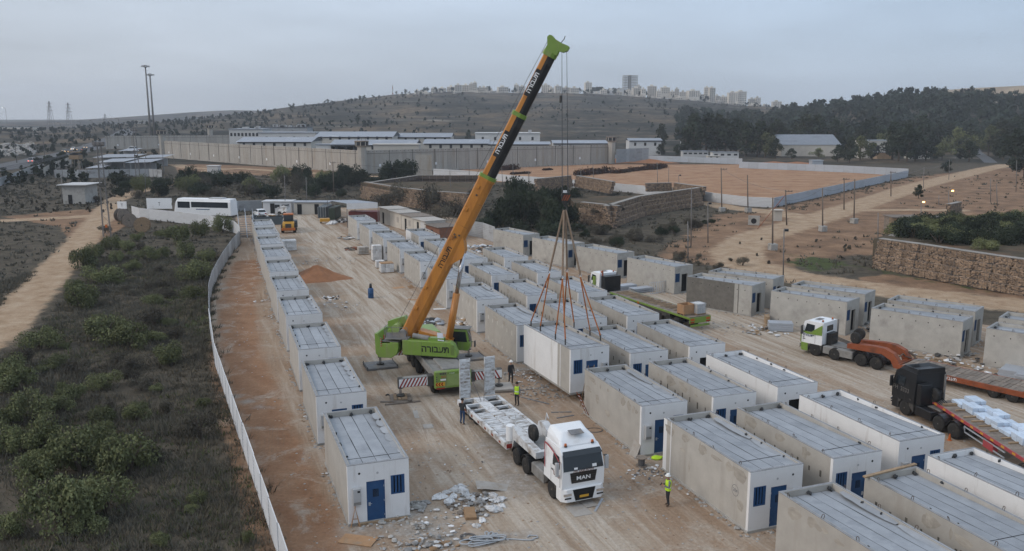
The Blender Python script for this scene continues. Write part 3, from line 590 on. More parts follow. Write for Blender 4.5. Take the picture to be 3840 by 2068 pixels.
PATCH = [patch_mesh(s) for s in range(5)]
SLOTM = {m: MB().use(m).box(-.003, .0, -.055, .055, -.17, .17).mesh('wall_slot') for m in ('slot_fill', 'slot_pale')}
SLOTH = MB().use('hole').cyl((-.006, 0, 0), (0.0, 0, 0), .05, n=8).mesh('tie_hole')
VENT = MB().use('hole').cyl((0, -.006, 0), (0, .02, 0), .06, n=10).mesh('vent_hole')
VENT2 = MB().use('grey_box').cyl((0, -.008, 0), (0, .02, 0), .06, n=10).mesh('wall_cap')
MODS = {}
def module(key, FL, rz, label, group, side='render_grey', front='white_paint', mirror=False, W=MW, L=ML, H=MH, slots=None, flaps=5, nloops=4, base_z=0.0, opened=None, conc=False, seed=0, patches=0, doorless=False, cab=True, side_split=None):
    g = random.Random(seed * 31 + 5); right = HD(rz); p = Vector((FL[0], FL[1], base_z)) + right * W / 2
    rz += g.uniform(-.7, .7) if base_z == 0 else 0; root = thing('concrete_module', label, 'prefab module', p, rz, group); MODS[key] = root
    sgn = -1 if mirror else 1
    def ox(a, b): return (a, b) if not mirror else (-b, -a)
    dx = ox(-.62, .30); wx = ox(.60, 1.30)
    opens = [(dx[0], dx[1], 0.02 if not conc else 0.1, 2.2), (wx[0], wx[1], 1.35, 2.35)]
    obj('front_wall', cached(('fw', mirror, front, W, H, conc), lambda: front_wall_mesh(opens, front, W, H, 0, .18)), root)
    def shell():
        b = MB().use(side); t = .16
        b.box(-W / 2, -W / 2 + t, .18, L, 0, H)
        return b.mesh('side_wall')
    def shell2():
        b = MB().use('white_paint' if side == 'white_paint' else side); t = .16
        b.box(W / 2 - t, W / 2, .18, L, 0, H); b.box(-W / 2 + t, W / 2 - t, L - t, L, 0, H); return b.mesh('side_wall')
    if side_split:                                              # wall in two finishes along its length
        m2, fr = side_split; ysp = .18 + (L - .18) * fr
        obj('side_wall', MB().use(side).box(-W / 2, -W / 2 + .16, .18, ysp, 0, H).mesh('side_wall'), root)
        obj('side_wall', MB().use(m2).box(-W / 2 - .004, -W / 2 + .16, ysp, L + .004, 0, H + .002).mesh('side_wall'), root)
        obj('corner_strip', MB().use(m2).box(-W / 2 - .02, -W / 2 - .001, ysp - .5, ysp - .42, .0, H - .01).mesh('corner_strip'), root)
    else: obj('side_wall', cached(('sw', side, W, L, H), shell), root)
    obj('side_wall', cached(('sw2', side, W, L, H), shell2), root)
    if not (base_z > 0): obj('plinth', cached(('pl', W, L), lambda: MB().use('concrete').box(-W / 2 - .05, W / 2 + .05, -.05, L + .05, -.02, .13).mesh('plinth')), root)
    else: obj('plinth', cached(('pl2', W, L), lambda: MB().use('concrete').box(-W / 2 - .01, W / 2 + .01, -.01, L + .01, -.14, -.002).mesh('plinth')), root)
    def dark(): return MB().use('hole').box(-W / 2 + .2, W / 2 - .2, .30, .34, .05, H - .4).mesh('interior_shade')  # near-black sheet behind the openings; its colour stands in for indoor shade
    obj('interior_shade', cached(('in', W, H), dark), root)
    # roof: deck under separate sheets, rim round it
    zb, zf = H - .30, H - .07
    def deck():
        b = MB().use('bitumen' if not conc else 'bare_concrete'); b.add([(-W / 2 + .1, .15, zf - .02), (W / 2 - .1, .15, zf - .02), (W / 2 - .1, L - .1, zb - .02), (-W / 2 + .1, L - .1, zb - .02)], [(0, 1, 2, 3)]); return b.mesh('roof_deck')
    dk = obj('roof_deck', cached(('dk', W, L, H, conc), deck), root)
    tilt = math.atan2(zb - zf, L - .3)
    ns = 4; iw = W - .30; sw = iw / ns
    for i in range(ns):
        sm = cached(('sheet', round(sw, 2), round(L, 1), g.randrange(5)), lambda: sheet_mesh(sw - .03, L - .36, g.randrange(99)))
        obj('roofing_sheet', sm, dk, (-iw / 2 + sw * (i + .5), .18, zf), (tilt, 0, 0))
    if not conc:
        ys_ = .9 + g.random() * .9; o = obj('seam_strip', cached(('seam', W), lambda: MB().use('bitumen').box(-W / 2 + .17, W / 2 - .17, -.016, .016, 0, .012).mesh('seam_strip')), dk, (0, ys_, zf + (ys_ - .15) * (zb - zf) / (L - .3) + .012), (tilt, 0, R(g.uniform(-1, 1))))
    def rim():
        b = MB().use('roof_rim'); e = .012
        b.box(-W / 2 - e, -W / 2 + .11, -.0, L + e, H - .01, H + .015); b.box(W / 2 - .11, W / 2 + e, 0, L + e, H - .01, H + .015)
        b.box(-W / 2 + .11, W / 2 - .11, L - .13, L + e, H - .01, H + .012); b.box(-W / 2 + .11, W / 2 - .11, -.0, .16, H - .012, H + .008); return b.mesh('roof_rim')
    obj('roof_rim', cached(('rim', W, L, H), rim), root)
    for i in range(flaps):
        fl = (L - 1.2) / flaps; fm = cached(('flap', round(fl, 2), i % 3), lambda: flap_mesh(i * 7 + 3, fl * .97))
        obj('roof_flap', fm, dk, (W / 2 - .03, .5 + fl * i, H + .003), (0, 0, 0))
    for s in (-1, 1):
        for i in range(nloops):
            y = .9 + (L - 1.6) * i / max(nloops - 1, 1) + g.uniform(-.15, .15)
            obj('lifting_loop', LOOP, root, (s * (W / 2 - .06), y, H), (R(g.uniform(-25, 25)), R(g.uniform(-10, 10)), R(90 + g.uniform(-20, 20))))
    for i in range(3 if not conc else 2):
        obj('bitumen_patch', STUB[(i + seed) % 3], dk, (-W / 2 + .35 + (W - .7) * i / 2, L - .24, zb + .04), (0, 0, g.uniform(0, 6)), (1.0,) * 3)
    for i in range(4):
        obj('bitumen_patch', STUB[(i + seed + 1) % 3], dk, (g.choice((-1, 1)) * (W / 2 - .19), 1.2 + 1.7 * i + g.uniform(-.3, .3), H - .10), (0, 0, g.uniform(0, 6)), (.65,) * 3)
    if doorless or conc:
        window_parts(root, wx[0], wx[1], 1.35, 2.35, 4, 'blue_paint', .10)
        fr = cached('dfr', lambda: MB().use('concrete').box(0, .92, .02, .16, 0.0, .1).mesh('door_sill')); obj('door_sill', fr, root, (dx[0], 0, 0))
    else:
        door_parts(root, dx[0], dx[1], .02, 2.2, bool(opened), mirror); window_parts(root, wx[0], wx[1], 1.35, 2.35)
        if cab: cabinet(root, sgn * -1.12, 1.12)
    if not conc:
        obj('vent_hole', VENT, root, (sgn * -.95, 0, 2.68)); obj('wall_cap', VENT2, root, (sgn * -.05, 0, 2.60))
    if slots:
        sm, n, z, y0, y1 = slots
        for i in range(n): obj('wall_slot', SLOTM[sm], root, (-W / 2, y0 + (y1 - y0) * i / (n - 1) + g.uniform(-.05, .05), z + g.uniform(-.06, .06)), (0, 0, 0), (1, g.uniform(.9, 1.4), g.uniform(.7, 1.25)))
        if sm == 'slot_pale':
            for i in range(n): obj('wall_slot', SLOTM[sm], root, (-W / 2, y0 + (y1 - y0) * i / (n - 1), .42), (0, 0, 0), (1, 1.1, .7))
    if conc:
        for i in range(7): obj('tie_hole', SLOTH, root, (-W / 2, .7 + (L - 1.4) * i / 6 + g.uniform(-.1, .1), H - .55 + g.uniform(-.05, .05)))
        for i in range(4): obj('tie_hole', SLOTH, root, (-W / 2, .9 + (L - 1.8) * i / 3, .45))
    for i in range(patches):
        obj('mortar_patch', PATCH[i % 5], root, (-W / 2 - .003 - .0004 * i, g.uniform(.6, L - .5), g.choice([2.62, 2.75, 2.68, g.uniform(.5, 2.3)])), (0, 0, 0), (1, g.uniform(.5, 2.6), g.uniform(.3, .9)))
    return root
def HF(a): return G(a[0], a[1], MH)
BACK = HD(110); RT = HD(20)
Lrow = [(1300.6, 1749.8), (1185, 1488), (1118.5, 1314), (1071.6, 1186), (1037, 1093), (1011, 1022), (993.6, 965), (976, 918.5), (965, 881), (952.8, 847)]
for i, a in enumerate(Lrow):
    lb = 'white fronted concrete module with a rusty sawhorse at its blue door' if i == 0 else '%s concrete module in the single file by the tin fence, counted from the sawhorse' % ordw(i)
    module('L%d' % i, HF(a), 20, lb, 'modules in single file by the fence', seed=i, slots=None, nloops=0 if i else 0, flaps=6)
Arow = [(1337.7, 829), (1384, 861), (1437, 895), (1499, 935), (1575, 983), (1674, 1049), (1789, 1127), (1939, 1223), (2407, 1526), (2815, 1773)]
Apts = [HF(a) for a in Arow]; Apts.append(Apts[-1] - BACK * 10.3)
for i, p in enumerate(Apts):
    near = i >= 8
    lb = ['%s concrete module of the row facing the dirt lane, counted from the metal canopy' % ordw(i)][0]
    if i == 8: lb = 'concrete module with a ladder leaning on it and a board at its corner'
    if i == 9: lb = 'mottled concrete module right behind the man in the yellow vest'
    if i == 10: lb = 'last concrete module of the lane row, past the man in the vest'
    module('A%d' % i, p, 20, lb, 'modules in the row facing the dirt lane', mirror=i in (7, 9), seed=20 + i, slots=('slot_pale', 6, 2.25, 1.2, 7.2) if i < 8 else None, patches=13 if near else 4, flaps=2, cab=True, side='render_grey', side_split=('white_paint', .955) if i == 9 else None)
Brow = [(1571, 887), (1646, 929), (1736, 974), (1844, 1034.5), (1977, 1111), (2152, 1201), (2364.6, 1327), (2676, 1491), (3125, 1722)]
Bp = [HF(a) for a in Brow]; Bp.append(Bp[-1] - BACK * 10.2)
for i, p in enumerate(Bp):
    lb = '%s concrete module in the middle row of the block, counted from the old sheds' % ordw(i)
    if i == 8: lb = 'concrete module with wide open blue door beside the white walled module'
    if i == 9: lb = 'concrete module with a long timber lying across its roof end'
    module('B%d' % i, p, 20, lb, 'modules in the middle row', mirror=True, seed=40 + i, slots=('slot_fill', 8, 2.1 if i < 8 else 2.0, .8, 7.3), patches=8 if i > 5 else 3, opened=i in (7, 8), side='render_grey', flaps=0, side_split=('white_paint', .6) if i == 0 else None)
Crow = [(1891.5, 967), (2015.6, 1025), (2169, 1099), (2353, 1186.5), (2586.7, 1301), (2917, 1453), (3374.5, 1657)]
Cp = [HF(a) for a in Crow]; Cp.append(Cp[-1] - BACK * 10.0)
for i, p in enumerate(Cp):
    lb = '%s concrete module of the row beside the parked trailers, counted from the far end' % ordw(i)
    if i == 5: lb = 'module with smooth white side wall and open dark doorway'
    if i == 6: lb = 'module white on both visible walls without any door showing'
    if i == 7: lb = 'white walled module beside the flatbed of building blocks'
    module('C%d' % i, p, 20, lb, 'modules in the row beside the trailers', seed=60 + i, slots=('slot_fill', 8, 2.05, .9, 7.4) if i < 5 else None, side='white_paint' if i > 4 else 'render_grey', flaps=0, doorless=i in (4, 5))
# hanging module
LIFT = module('A_lift', Vector((4.1, 57.5, 0)), 23, 'white module hanging from the crane slings just above the ground', 'modules in the row facing the dirt lane', mirror=True, base_z=.72, side='render_grey', side_split=('white_paint', .24), seed=77, flaps=0, nloops=0)
# bare concrete modules
Drow = [((1962, 882), -56, 8.0), ((2129, 917), -56, 8.0), ((2315, 952), -55, 8.0), ((2531, 1002), -56, 8.0), ((2821.6, 1073), -42.5, 7.5), ((2899, 1048.6), -41, 7.4), ((3178, 1134.5), -43.5, 7.5), ((3245, 1105), -41, 7.3), ((3612, 1208), -43.5, 7.5), ((3658, 1170), -42, 7.4)]
dl = ['bare concrete module standing next to the scrap heap and tin fence', 'bare concrete module between the scrap heap one and the truck cab', 'bare concrete module behind the parked white and lime truck cab', 'bare concrete module with bent wire frames in front', 'bare module with dark coated side wall', 'bare module behind the dark coated one',
      'bare module behind the white and lime tractor unit', 'bare module in the back, next to the one behind the white and lime tractor', 'long bare module above the orange gooseneck', 'bare module in the back, behind the one above the orange gooseneck']
for i, (a, h, L) in enumerate(Drow):
    module('D%d' % i, HF(a), h + 90, dl[i], 'bare concrete modules', side='bare_concrete', front='bare_concrete', mirror=True, L=L, W=2.85, conc=True, flaps=0, nloops=6, seed=80 + i, side_split=('dark_render', .24) if i == 4 else None)
p0 = G(3699, 1231, MH); module('D10', p0 + HD(-43.5) * 7.5, 46.5, 'bare module at the edge with steel sheets stacked before it', 'bare concrete modules', side='bare_concrete', front='bare_concrete', mirror=True, L=7.5, W=2.85, conc=True, flaps=0, nloops=6, seed=91)
p0 = G(3746, 1190, MH); module('D11', p0 + HD(-43) * 7.5, 47, 'bare module with black sealed roof edge', 'bare concrete modules', side='bare_concrete', front='bare_concrete', mirror=True, L=7.5, W=2.85, conc=True, flaps=0, nloops=4, seed=92)
# marked number on one wall
mk = MB().use('cloth_grey')
for k in range(24):
    a0, a1 = 2 * math.pi * k / 24, 2 * math.pi * (k + 1) / 24
    mk.add([(-.006, .28 * math.cos(a0), .30 * math.sin(a0)), (-.006, .28 * math.cos(a1), .30 * math.sin(a1)), (-.006, .255 * math.cos(a1), .275 * math.sin(a1)), (-.006, .255 * math.cos(a0), .275 * math.sin(a0))], [(0, 1, 2, 3)])
o = mk.build('circle_mark', MODS['A9']); o.location = (-MW / 2, 1.15, 1.75)
t = text_mesh('204', .26, 'cloth_grey', MODS['A9'], (-MW / 2 - .005, 1.15, 1.75), (R(90), 0, R(-90)), 'number_mark', .001)
# ================================================================ wheels and lettering shared by vehicles
def wheel(parent, x, y, r=.50, w=.32, rim='rim', z=None, dual=False, name='wheel'):
    key = ('wh', r, w, rim, dual)
    def mk():
        b = MB().use('tyre'); h = w / 2
        b.lathe([(r * .58, -h), (r * .90, -h), (r * .985, -h * .72), (r, -h * .3), (r, h * .3), (r * .985, h * .72), (r * .90, h), (r * .58, h)], 20, 'x')
        c = MB().use(rim)
        for s in (-1, 1):
            c.lathe([(r * .60, s * h * .96), (r * .56, s * h * .55), (r * .30, s * h * .45), (r * .26, s * h * .95), (r * .10, s * h * 1.0)], 14, 'x')
            c.use('steel_dark')
            for k in range(8): a = math.pi * k / 4; c.cyl((s * h * .5, r * .43 * math.cos(a), r * .43 * math.sin(a)), (s * h * .58, r * .43 * math.cos(a), r * .43 * math.sin(a)), .035, n=6)
            c.use(rim)
        return b.mesh('tyre', True), c.mesh('rim')
    T, C = cached(key, mk); o = obj(name, T, parent, (x, y, r if z is None else z)); obj('rim', C, o); return o
def frame_rot(ax, az):                                   # text lying with x along ax and facing az
    ax = Vector(ax).normalized(); az = Vector(az).normalized(); ay = az.cross(ax); m = Matrix((ax, ay, az)).transposed(); return m.to_euler()
HEB = 'הרובעת'

# ================================================================ mobile crane
CR = thing('mobile_crane', 'lime green mobile crane with long orange telescopic boom', 'crane', (-5.8, 63.6, 0), 18.5)
SROT = -11 - 18.5
def sup(b, name, smooth=False, bevel=0, parent=CR, **k):
    o = b.build(name, parent, smooth, bevel=bevel, **k); o.rotation_euler = (0, 0, R(SROT)); return o
# carrier
b = MB().use('steel_dark').box(-1.05, 1.05, -4.6, 6.6, .75, 1.25).build('chassis', CR)
b = MB().use('deck_grey'); b.cbox(-1.32, 1.32, -4.5, 3.9, 1.25, 1.72, .04); b.cbox(-.6, 1.1, -4.2, -1.2, 1.721, 1.90, .05); b.box(-1.3, -1.22, -4.4, 3.5, 1.721, 1.80); b.box(1.22, 1.3, -4.4, 3.5, 1.721, 1.80); b.build('carrier_deck', CR)
b = MB().use('crane_green'); b.cbox(-1.35, 1.35, 4.0, 6.9, .9, 2.55, .12); b.use('glass').box(-1.2, 1.2, 6.86, 6.915, 1.75, 2.4); b.build('carrier_cab', CR)
rp = MB().use('crane_green'); rp.cbox(-1.35, 1.35, -5.0, -4.62, .72, 1.95, .05); rp = rp.build('rear_panel', CR)
MB().use('green_pale').box(-.45, .48, -5.02, -5.002, .85, 1.70).build('rear_hatch', rp)
b = MB().use('steel_dark')
for k in range(4): b.box(-1.0 + k * .12, -.91 + k * .12, -5.012, -5.002, 1.72, 1.86)
b.build('vent_slot', rp)
for s in (-1, 1):
    ch = MB().use('plate_yellow').box(-.34, .34, -5.008, -5.001, .88, 1.16); ch.use('red_lens')
    for k in range(3): x = -.28 + k * .2; d = .09 * s; ch.add([(x, -5.0105, .90), (x + .1, -5.0105, .90), (x + .1 + d, -5.0105, 1.02), (x + .1, -5.0105, 1.14), (x, -5.0105, 1.14), (x + d, -5.0105, 1.02)], [(0, 1, 2, 5), (5, 2, 3, 4)])
    o = ch.build('chevron_plate', rp); o.location = (s * .95, 0, 0)
    MB().use('red_lens').box(s * .95 - .3, s * .95 + .3, -5.02, -4.95, .66, .76).build('tail_light', rp)
    b = MB().use('steel_dark')
    for k in range(3): b.box(s * 1.22 - .03, s * 1.22 + .03, -5.01, -5.001, 1.2 + k * .16, 1.29 + k * .16)
    b.build('marker_light', rp)
MB().use('text_white').box(-.95, -.55, -5.012, -5.002, 1.28, 1.40).build('number_plate', rp)
text_mesh('דשא', .2, 'amber', rp, (-.72, -5.005, 1.55), (R(90), 0, 0), 'rear_lettering', .002)
text_mesh('הרובעת', .12, 'text_white', rp, (-.1, -5.022, 1.78), (R(90), 0, 0), 'rear_lettering', .002)
for y in (-3.55, -1.95, 1.5, 3.1, 4.9):
    for s in (-1, 1): wheel(CR, s * 1.08, y, .66, .46, 'rim_dark')
def stripes(b, x0, x1, y, z0, z1, n, sgn):
    b.use('white_gloss').box(min(x0, x1), max(x0, x1), y - .004, y, z0, z1); b.use('stripe_red'); w = (x1 - x0) / n
    for k in range(n):
        a = x0 + k * w; sh = (z1 - z0) * sgn; q = [(a, z0), (a + w * .5, z0), (a + w * .5 + sh, z1), (a + sh, z1)]
        lo, hi = min(x0, x1), max(x0, x1); q = [(min(max(p[0], lo), hi), p[1]) for p in q]
        b.add([(p[0], y - .007, p[1]) for p in q], [(0, 1, 2, 3)])
for yb in (-4.2, 4.15):
    for s in (-1, 1):
        ob = MB().use('steel_dark').box(s * 1.3 - .0, s * 3.85, yb - .26, yb + .26, .88, 1.52) if s > 0 else MB().use('steel_dark').box(-3.85, -1.3, yb - .26, yb + .26, .88, 1.52)
        ob.use('deck_grey').box(min(s * 1.4, s * 3.8), max(s * 1.4, s * 3.8), yb - .25, yb + .25, 1.521, 1.535)
        beam = ob.build('outrigger_beam', CR)
        st = MB(); stripes(st, min(s * 1.76, s * 3.84), max(s * 1.76, s * 3.84), yb - .261, .90, 1.50, 8, .55 if s < 0 else -.55); st.build('warning_stripe', beam)
        MB().use('steel_dark').box(min(s * 1.30, s * 1.75), max(s * 1.30, s * 1.75), yb - .34, yb + .34, .82, 1.56).build('outrigger_box', CR)
        j = MB().use('steel_dark').box(s * 3.70 - .17, s * 3.70 + .17, yb - .17, yb + .17, .78, 1.55); j.use('rod').cyl((s * 3.7, yb, .78), (s * 3.7, yb, .28), .095, n=12); j.use('steel_dark').cyl((s * 3.7, yb, .30), (s * 3.7, yb, .20), .30, n=14); j.build('outrigger_jack', CR)
# superstructure (frame: x along the boom, camera side is -y)
o = sup(MB().use('steel_dark').cyl((0, 0, 1.72), (0, 0, 2.05), 1.1, n=24), 'slew_ring')
prof_ = [(-2.3, 2.05), (1.55, 2.02), (1.95, 2.02), (2.0, 2.35), (1.72, 3.0), (1.45, 3.2), (-2.3, 3.2)]
eh = sup(MB().use('crane_green').prism(prof_, -1.45, -.72, 'y'), 'engine_housing', bevel=.06)
b = MB().use('steel_dark')
for x in (-.78, 1.15): b.box(x - .008, x + .008, -1.454, -1.45, 2.06, 3.16)
for k in range(9): b.box(1.5 + .0 * k, 1.78, -1.456, -1.45, 2.25 + k * .085, 2.275 + k * .085)
b.build('panel_seam', eh)
t = text_mesh(HEB, .72, 'text_black', eh, (.30, -1.456, 2.60), frame_rot((1, 0, 0), (0, -1, 0)), 'side_lettering', .003, .016, sx=.93)
sup(MB().use('steel_dark').prism([(-2.55, 2.1), (1.5, 2.06), (1.5, 2.7), (.4, 2.9), (-2.55, 2.9)], -.72, 1.0, 'y'), 'turntable_frame')
cw = MB().use('crane_green'); cw.prism([(-4.45, 2.05), (-4.2, 1.72), (-3.2, 1.72), (-2.75, 2.05), (-2.62, 2.5), (-2.62, 2.95), (-3.3, 2.97), (-3.3, 2.86), (-4.0, 2.86), (-4.0, 3.1), (-4.3, 3.6), (-4.5, 3.6)], -1.42, 1.42, 'y'); cw = sup(cw, 'counterweight', bevel=.04)
MB().use('deck_grey').box(-4.0, -2.64, -1.3, 1.3, 2.975, 2.99).build('counterweight_top', cw)
b = MB(); b.use('white_gloss').box(-4.0, -3.985, -1.435, -1.423, 2.6, 3.3)
for k in range(4): b.use('stripe_red').box(-4.03, -3.9, -1.436, -1.424, 2.62 + k * .18, 2.70 + k * .18)
b.build('warning_stripe', cw)
wl = MB().use('crane_green'); wl.prism([(-4.1, 2.98), (-2.5, 2.98), (-2.3, 3.9), (-2.75, 4.55), (-3.4, 4.35), (-4.1, 4.1)], .55, 1.15, 'y'); wl.prism([(-3.9, 2.98), (-2.6, 2.98), (-2.6, 3.5), (-3.9, 3.6)], -.2, .4, 'y'); wl.use('green_pale').cyl((-3.2, -.3, 3.75), (-3.2, 1.2, 3.75), .33, n=16); wl.use('deck_grey').cyl((-2.5, -.9, 3.55), (-2.5, .5, 3.55), .28, n=14); sup(wl, 'winch')
pl = MB().use('deck_grey').box(-3.7, -1.9, -1.4, -.55, 3.22, 3.28); pl.use('rim')
for zz in (3.75, 4.15):
    pl.tube([(-3.7, -1.38, zz), (-1.9, -1.38, zz)], .022, 5); pl.tube([(-3.7, -1.38, zz), (-3.7, -.55, zz)], .022, 5)
for x in (-3.7, -3.1, -2.5, -1.9): pl.tube([(x, -1.38, 3.28), (x, -1.38, 4.15)], .022, 5)
pl.use('plate_grey').box(-3.6, -2.0, -1.39, -1.37, 3.28, 3.70); sup(pl, 'service_platform')
b = MB().use('deck_grey').cyl((-1.6, -.85, 3.45), (-.3, -1.0, 3.32), .19, n=14); b.use('crane_green').box(-.3, .9, -1.2, -.7, 3.2, 3.42); b.use('galv').add([(.45, -1.25, 3.25), (.95, -1.25, 3.22), (.75, -.9, 3.75), (.3, -.9, 3.78)], [(0, 1, 2, 3)]); b.use('red_lens').cyl((-3.75, -1.3, 3.2), (-3.75, -1.3, 3.5), .06, n=8); sup(b, 'hydraulic_tank')
cabm = MB().use('crane_green'); cabm.prism([(.75, 2.05), (2.35, 2.05), (2.5, 2.5), (2.25, 3.72), (.75, 3.72)], .55, 1.45, 'y'); cb = sup(cabm, 'operator_cab', bevel=.05)
MB().use('glass').prism([(1.15, 2.75), (2.28, 2.75), (2.15, 3.55), (1.15, 3.55)], .535, .549, 'y').build('cab_window', cb)
MB().use('glass').add([(2.452, .62, 2.75), (2.452, 1.38, 2.75), (2.32, 1.38, 3.55), (2.32, .62, 3.55)], [(0, 1, 2, 3)]).build('windscreen', cb)
MB().use('deck_grey').box(.72, 2.45, .5, 1.5, 3.76, 3.80).build('cab_roof', cb)
b = MB().use('deck_grey').tube([(2.3, .52, 3.7), (2.62, .5, 3.2), (2.66, .5, 2.4)], .03, 6); b.build('cab_guard', cb)
mr = MB().use('steel_dark').tube([(2.4, .5, 2.9), (2.95, .3, 2.85)], .02, 5).box(2.9, 3.0, .18, .42, 2.5, 2.95); mr.build('mirror', cb)
# boom
BA = R(62.5); BP = Vector((-2.05, 0, 3.6)); bx = Vector((math.cos(BA), 0, math.sin(BA))); bz = Vector((-math.sin(BA), 0, math.cos(BA)))
def bp(s, q, y=0.0): p = BP + bx * s + bz * q; return (p.x, y, p.z)
def boom_ring(s, d, w, off=0.0):
    h = d / 2; k = w / 2
    return [bp(s, q + off, y) for (y, q) in [(-k * .86, h), (k * .86, h), (k, h * .82), (k, -h * .25), (k * .78, -h * .72), (k * .34, -h), (-k * .34, -h), (-k * .78, -h * .72), (-k, -h * .25), (-k, h * .82)]]
def boom_part(name, s0, s1, d, w, two=False, off=0.0):
    b = MB().use('crane_orange'); b.loft([boom_ring(s0, d, w, off), boom_ring(s1, d, w, off)])
    if two:
        b.use('boom_black'); idx = b.cur; n = 10
        for i in range(n):
            if i in (3, 4, 5, 6, 7): b.m[2 + i] = idx
        # black lower part of both flat sides
        for sg in (-1, 1):
            y = sg * (w / 2 + .004); q0, q1 = -d / 2 * .25 + off, d / 2 * .18 + off
            b.add([bp(s0 + .05, q0, y), bp(s1 - .02, q0, y), bp(s1 - .02, q1, y), bp(s0 + .05, q1, y)], [(0, 1, 2, 3)])
    return sup(b, name, bevel=0)
b1 = boom_part('boom_base', -.7, 13.4, 1.16, .98)
b2 = boom_part('boom_section', 13.4, 18.5, .98, .82, True, -.02)
b3 = boom_part('boom_section', 18.5, 23.3, .84, .70, True, -.03)
def collar(s, d, w, m, L_=.28, par=None):
    b = MB().use(m).loft([boom_ring(s, d, w), boom_ring(s + L_, d, w)]); return sup(b, 'boom_collar', parent=CR)
collar(13.12, 1.26, 1.08, 'crane_orange', .16); collar(13.28, 1.24, 1.06, 'crane_green', .26); collar(18.3, 1.06, .90, 'crane_green', .30); collar(23.0, 1.00, .84, 'crane_green', .34)
# clamps, weld plates and brackets on the base section
b = MB().use('crane_orange')
for s, q in ((2.0, .35), (3.8, .4), (8.2, .3), (10.6, .3), (12.5, .25)): b.box(0, .001, 0, .001, 0, .001) if False else b.loft([[bp(s - .16, q - .13, -.50), bp(s + .16, q - .13, -.50), bp(s + .16, q + .13, -.50), bp(s - .16, q + .13, -.50)], [bp(s - .12, q - .1, -.57), bp(s + .12, q - .1, -.57), bp(s + .12, q + .1, -.57), bp(s - .12, q + .1, -.57)]])
for s in (9.3, 11.3): b.loft([boom_ring(s, 1.19, 1.01), boom_ring(s + .05, 1.19, 1.01)])
b.use('rebar')
for s, q in ((8.35, .1), (8.6, -.1), (8.5, .25), (11.9, .1)): b.loft([[bp(s - .07, q - .07, -.50), bp(s + .07, q - .07, -.50), bp(s + .07, q + .07, -.50), bp(s - .07, q + .07, -.50)], [bp(s - .05, q - .05, -.60), bp(s + .05, q - .05, -.60), bp(s + .05, q + .05, -.60), bp(s - .05, q + .05, -.60)]])
b = sup(b, 'boom_bracket')
pv_ = MB().use('crane_orange'); pv_.loft([[bp(6.2, -.45, y), bp(7.1, -1.05, y), bp(7.75, -1.0, y), bp(8.7, -.35, y)] for y in (-.42, .42)]); sup(pv_, 'cylinder_bracket')
CT = Vector(bp(7.45, -.92)); CB = Vector((.92, 0, 2.75)); cd = (CT - CB)
sup(MB().use('crane_orange').cyl(CB, CB + cd * .56, .27, n=16), 'luffing_cylinder', True); 
b = MB().use('rod').cyl(CB + cd * .56, CT, .16, n=14); sup(b, 'cylinder_rod', True)
b = MB().use('crane_orange').loft([[(-1.3, y, 3.2), (1.15, y, 2.6), (1.3, y, 3.05), (.9, y, 3.25), (-1.3, y, 3.75)] for y in (-.45, .45)]); sup(b, 'boom_foot')
# head
hd = MB().use('crane_green')
HP = [(23.3, .46), (23.3, -.5), (23.63, -.46), (23.69, -.75), (23.91, -.99), (24.17, -1.0), (24.26, -.9), (24.22, -.41), (24.26, .19), (24.38, .45), (24.33, .62), (24.13, .70), (23.68, .44)]
for y in (-.36, .26): hd.loft([[bp(s, q, yy) for s, q in HP] for yy in (y, y + .1)])
hd.use('green_pale')
for s, q, r in ((24.14, .46, .22), (23.98, -.76, .23)): hd.cyl(bp(s, q, -.25), bp(s, q, .25), r, n=18)
hd.use('steel_dark').tube([bp(24.2, -.3, 0), bp(24.55, -.4, 0), bp(24.75, -.35, 0)], .03, 5); hd = sup(hd, 'boom_head')
HEADX = Vector(bp(23.85, -.97)); HX2 = Vector(bp(23.7, -.66))
rp_ = MB().use('rope').tube([(-3.2, 0.3, 4.05), bp(24.33, .60, .1)], .017, 5); sup(rp_, 'hoist_rope')
for (s, q) in ((16.05, .20), (20.9, .18)):
    pt = b2 if s < 18 else b3; w_ = .82 if s < 18 else .70
    bk = MB().use('boom_black'); y = -w_ / 2 - .009
    bk.add([bp(s - 1.02, q - .20, y), bp(s + 1.02, q - .20, y), bp(s + 1.02, q + .17, y), bp(s - 1.02, q + .17, y)], [(0, 1, 2, 3)]); bk.build('name_plate', pt)
    text_mesh(HEB, .48, 'text_white', pt, bp(s, q - .03, y - .004), frame_rot(bx, (0, -1, 0)), 'boom_lettering', .002, .009)
text_mesh(HEB, .56, 'text_black', b1, bp(6.6, .12, -.49 - .006), frame_rot(bx, (0, -1, 0)), 'boom_lettering', .002, .011)
# ---- hook block, ropes and slings
def sw(p): return Vector((-5.8, 63.6, 0)) + Matrix.Rotation(R(-11), 3, 'Z') @ Vector(p)
h0 = sw(HEADX); h1 = sw(HX2)
HK = Vector((3.84, 61.85, 13.75))
hk = thing('hook_block', 'black and orange striped crane hook block above the slings', 'crane hook', HK)
hbm = MB().use('boom_black')
hbm.prism([(-.24, .2), (-.11, -.18), (.11, -.18), (.24, .2), (.29, .45), (.2, .68), (-.2, .68), (-.29, .45)], -.17, .17, 'y'); hbm = hbm.build('block_plate', hk)
sb = MB().use('rust_orange')
for k in range(3):
    a = -.26 + k * .17; sb.add([(a, -.176, .12), (a + .10, -.176, .12), (a + .31, -.176, .54), (a + .21, -.176, .54)], [(0, 1, 2, 3)])
sb.build('stripe', hbm)
MB().use('white_worn').box(-.13, .13, -.12, .12, .68, .84).build('block_cap', hk)
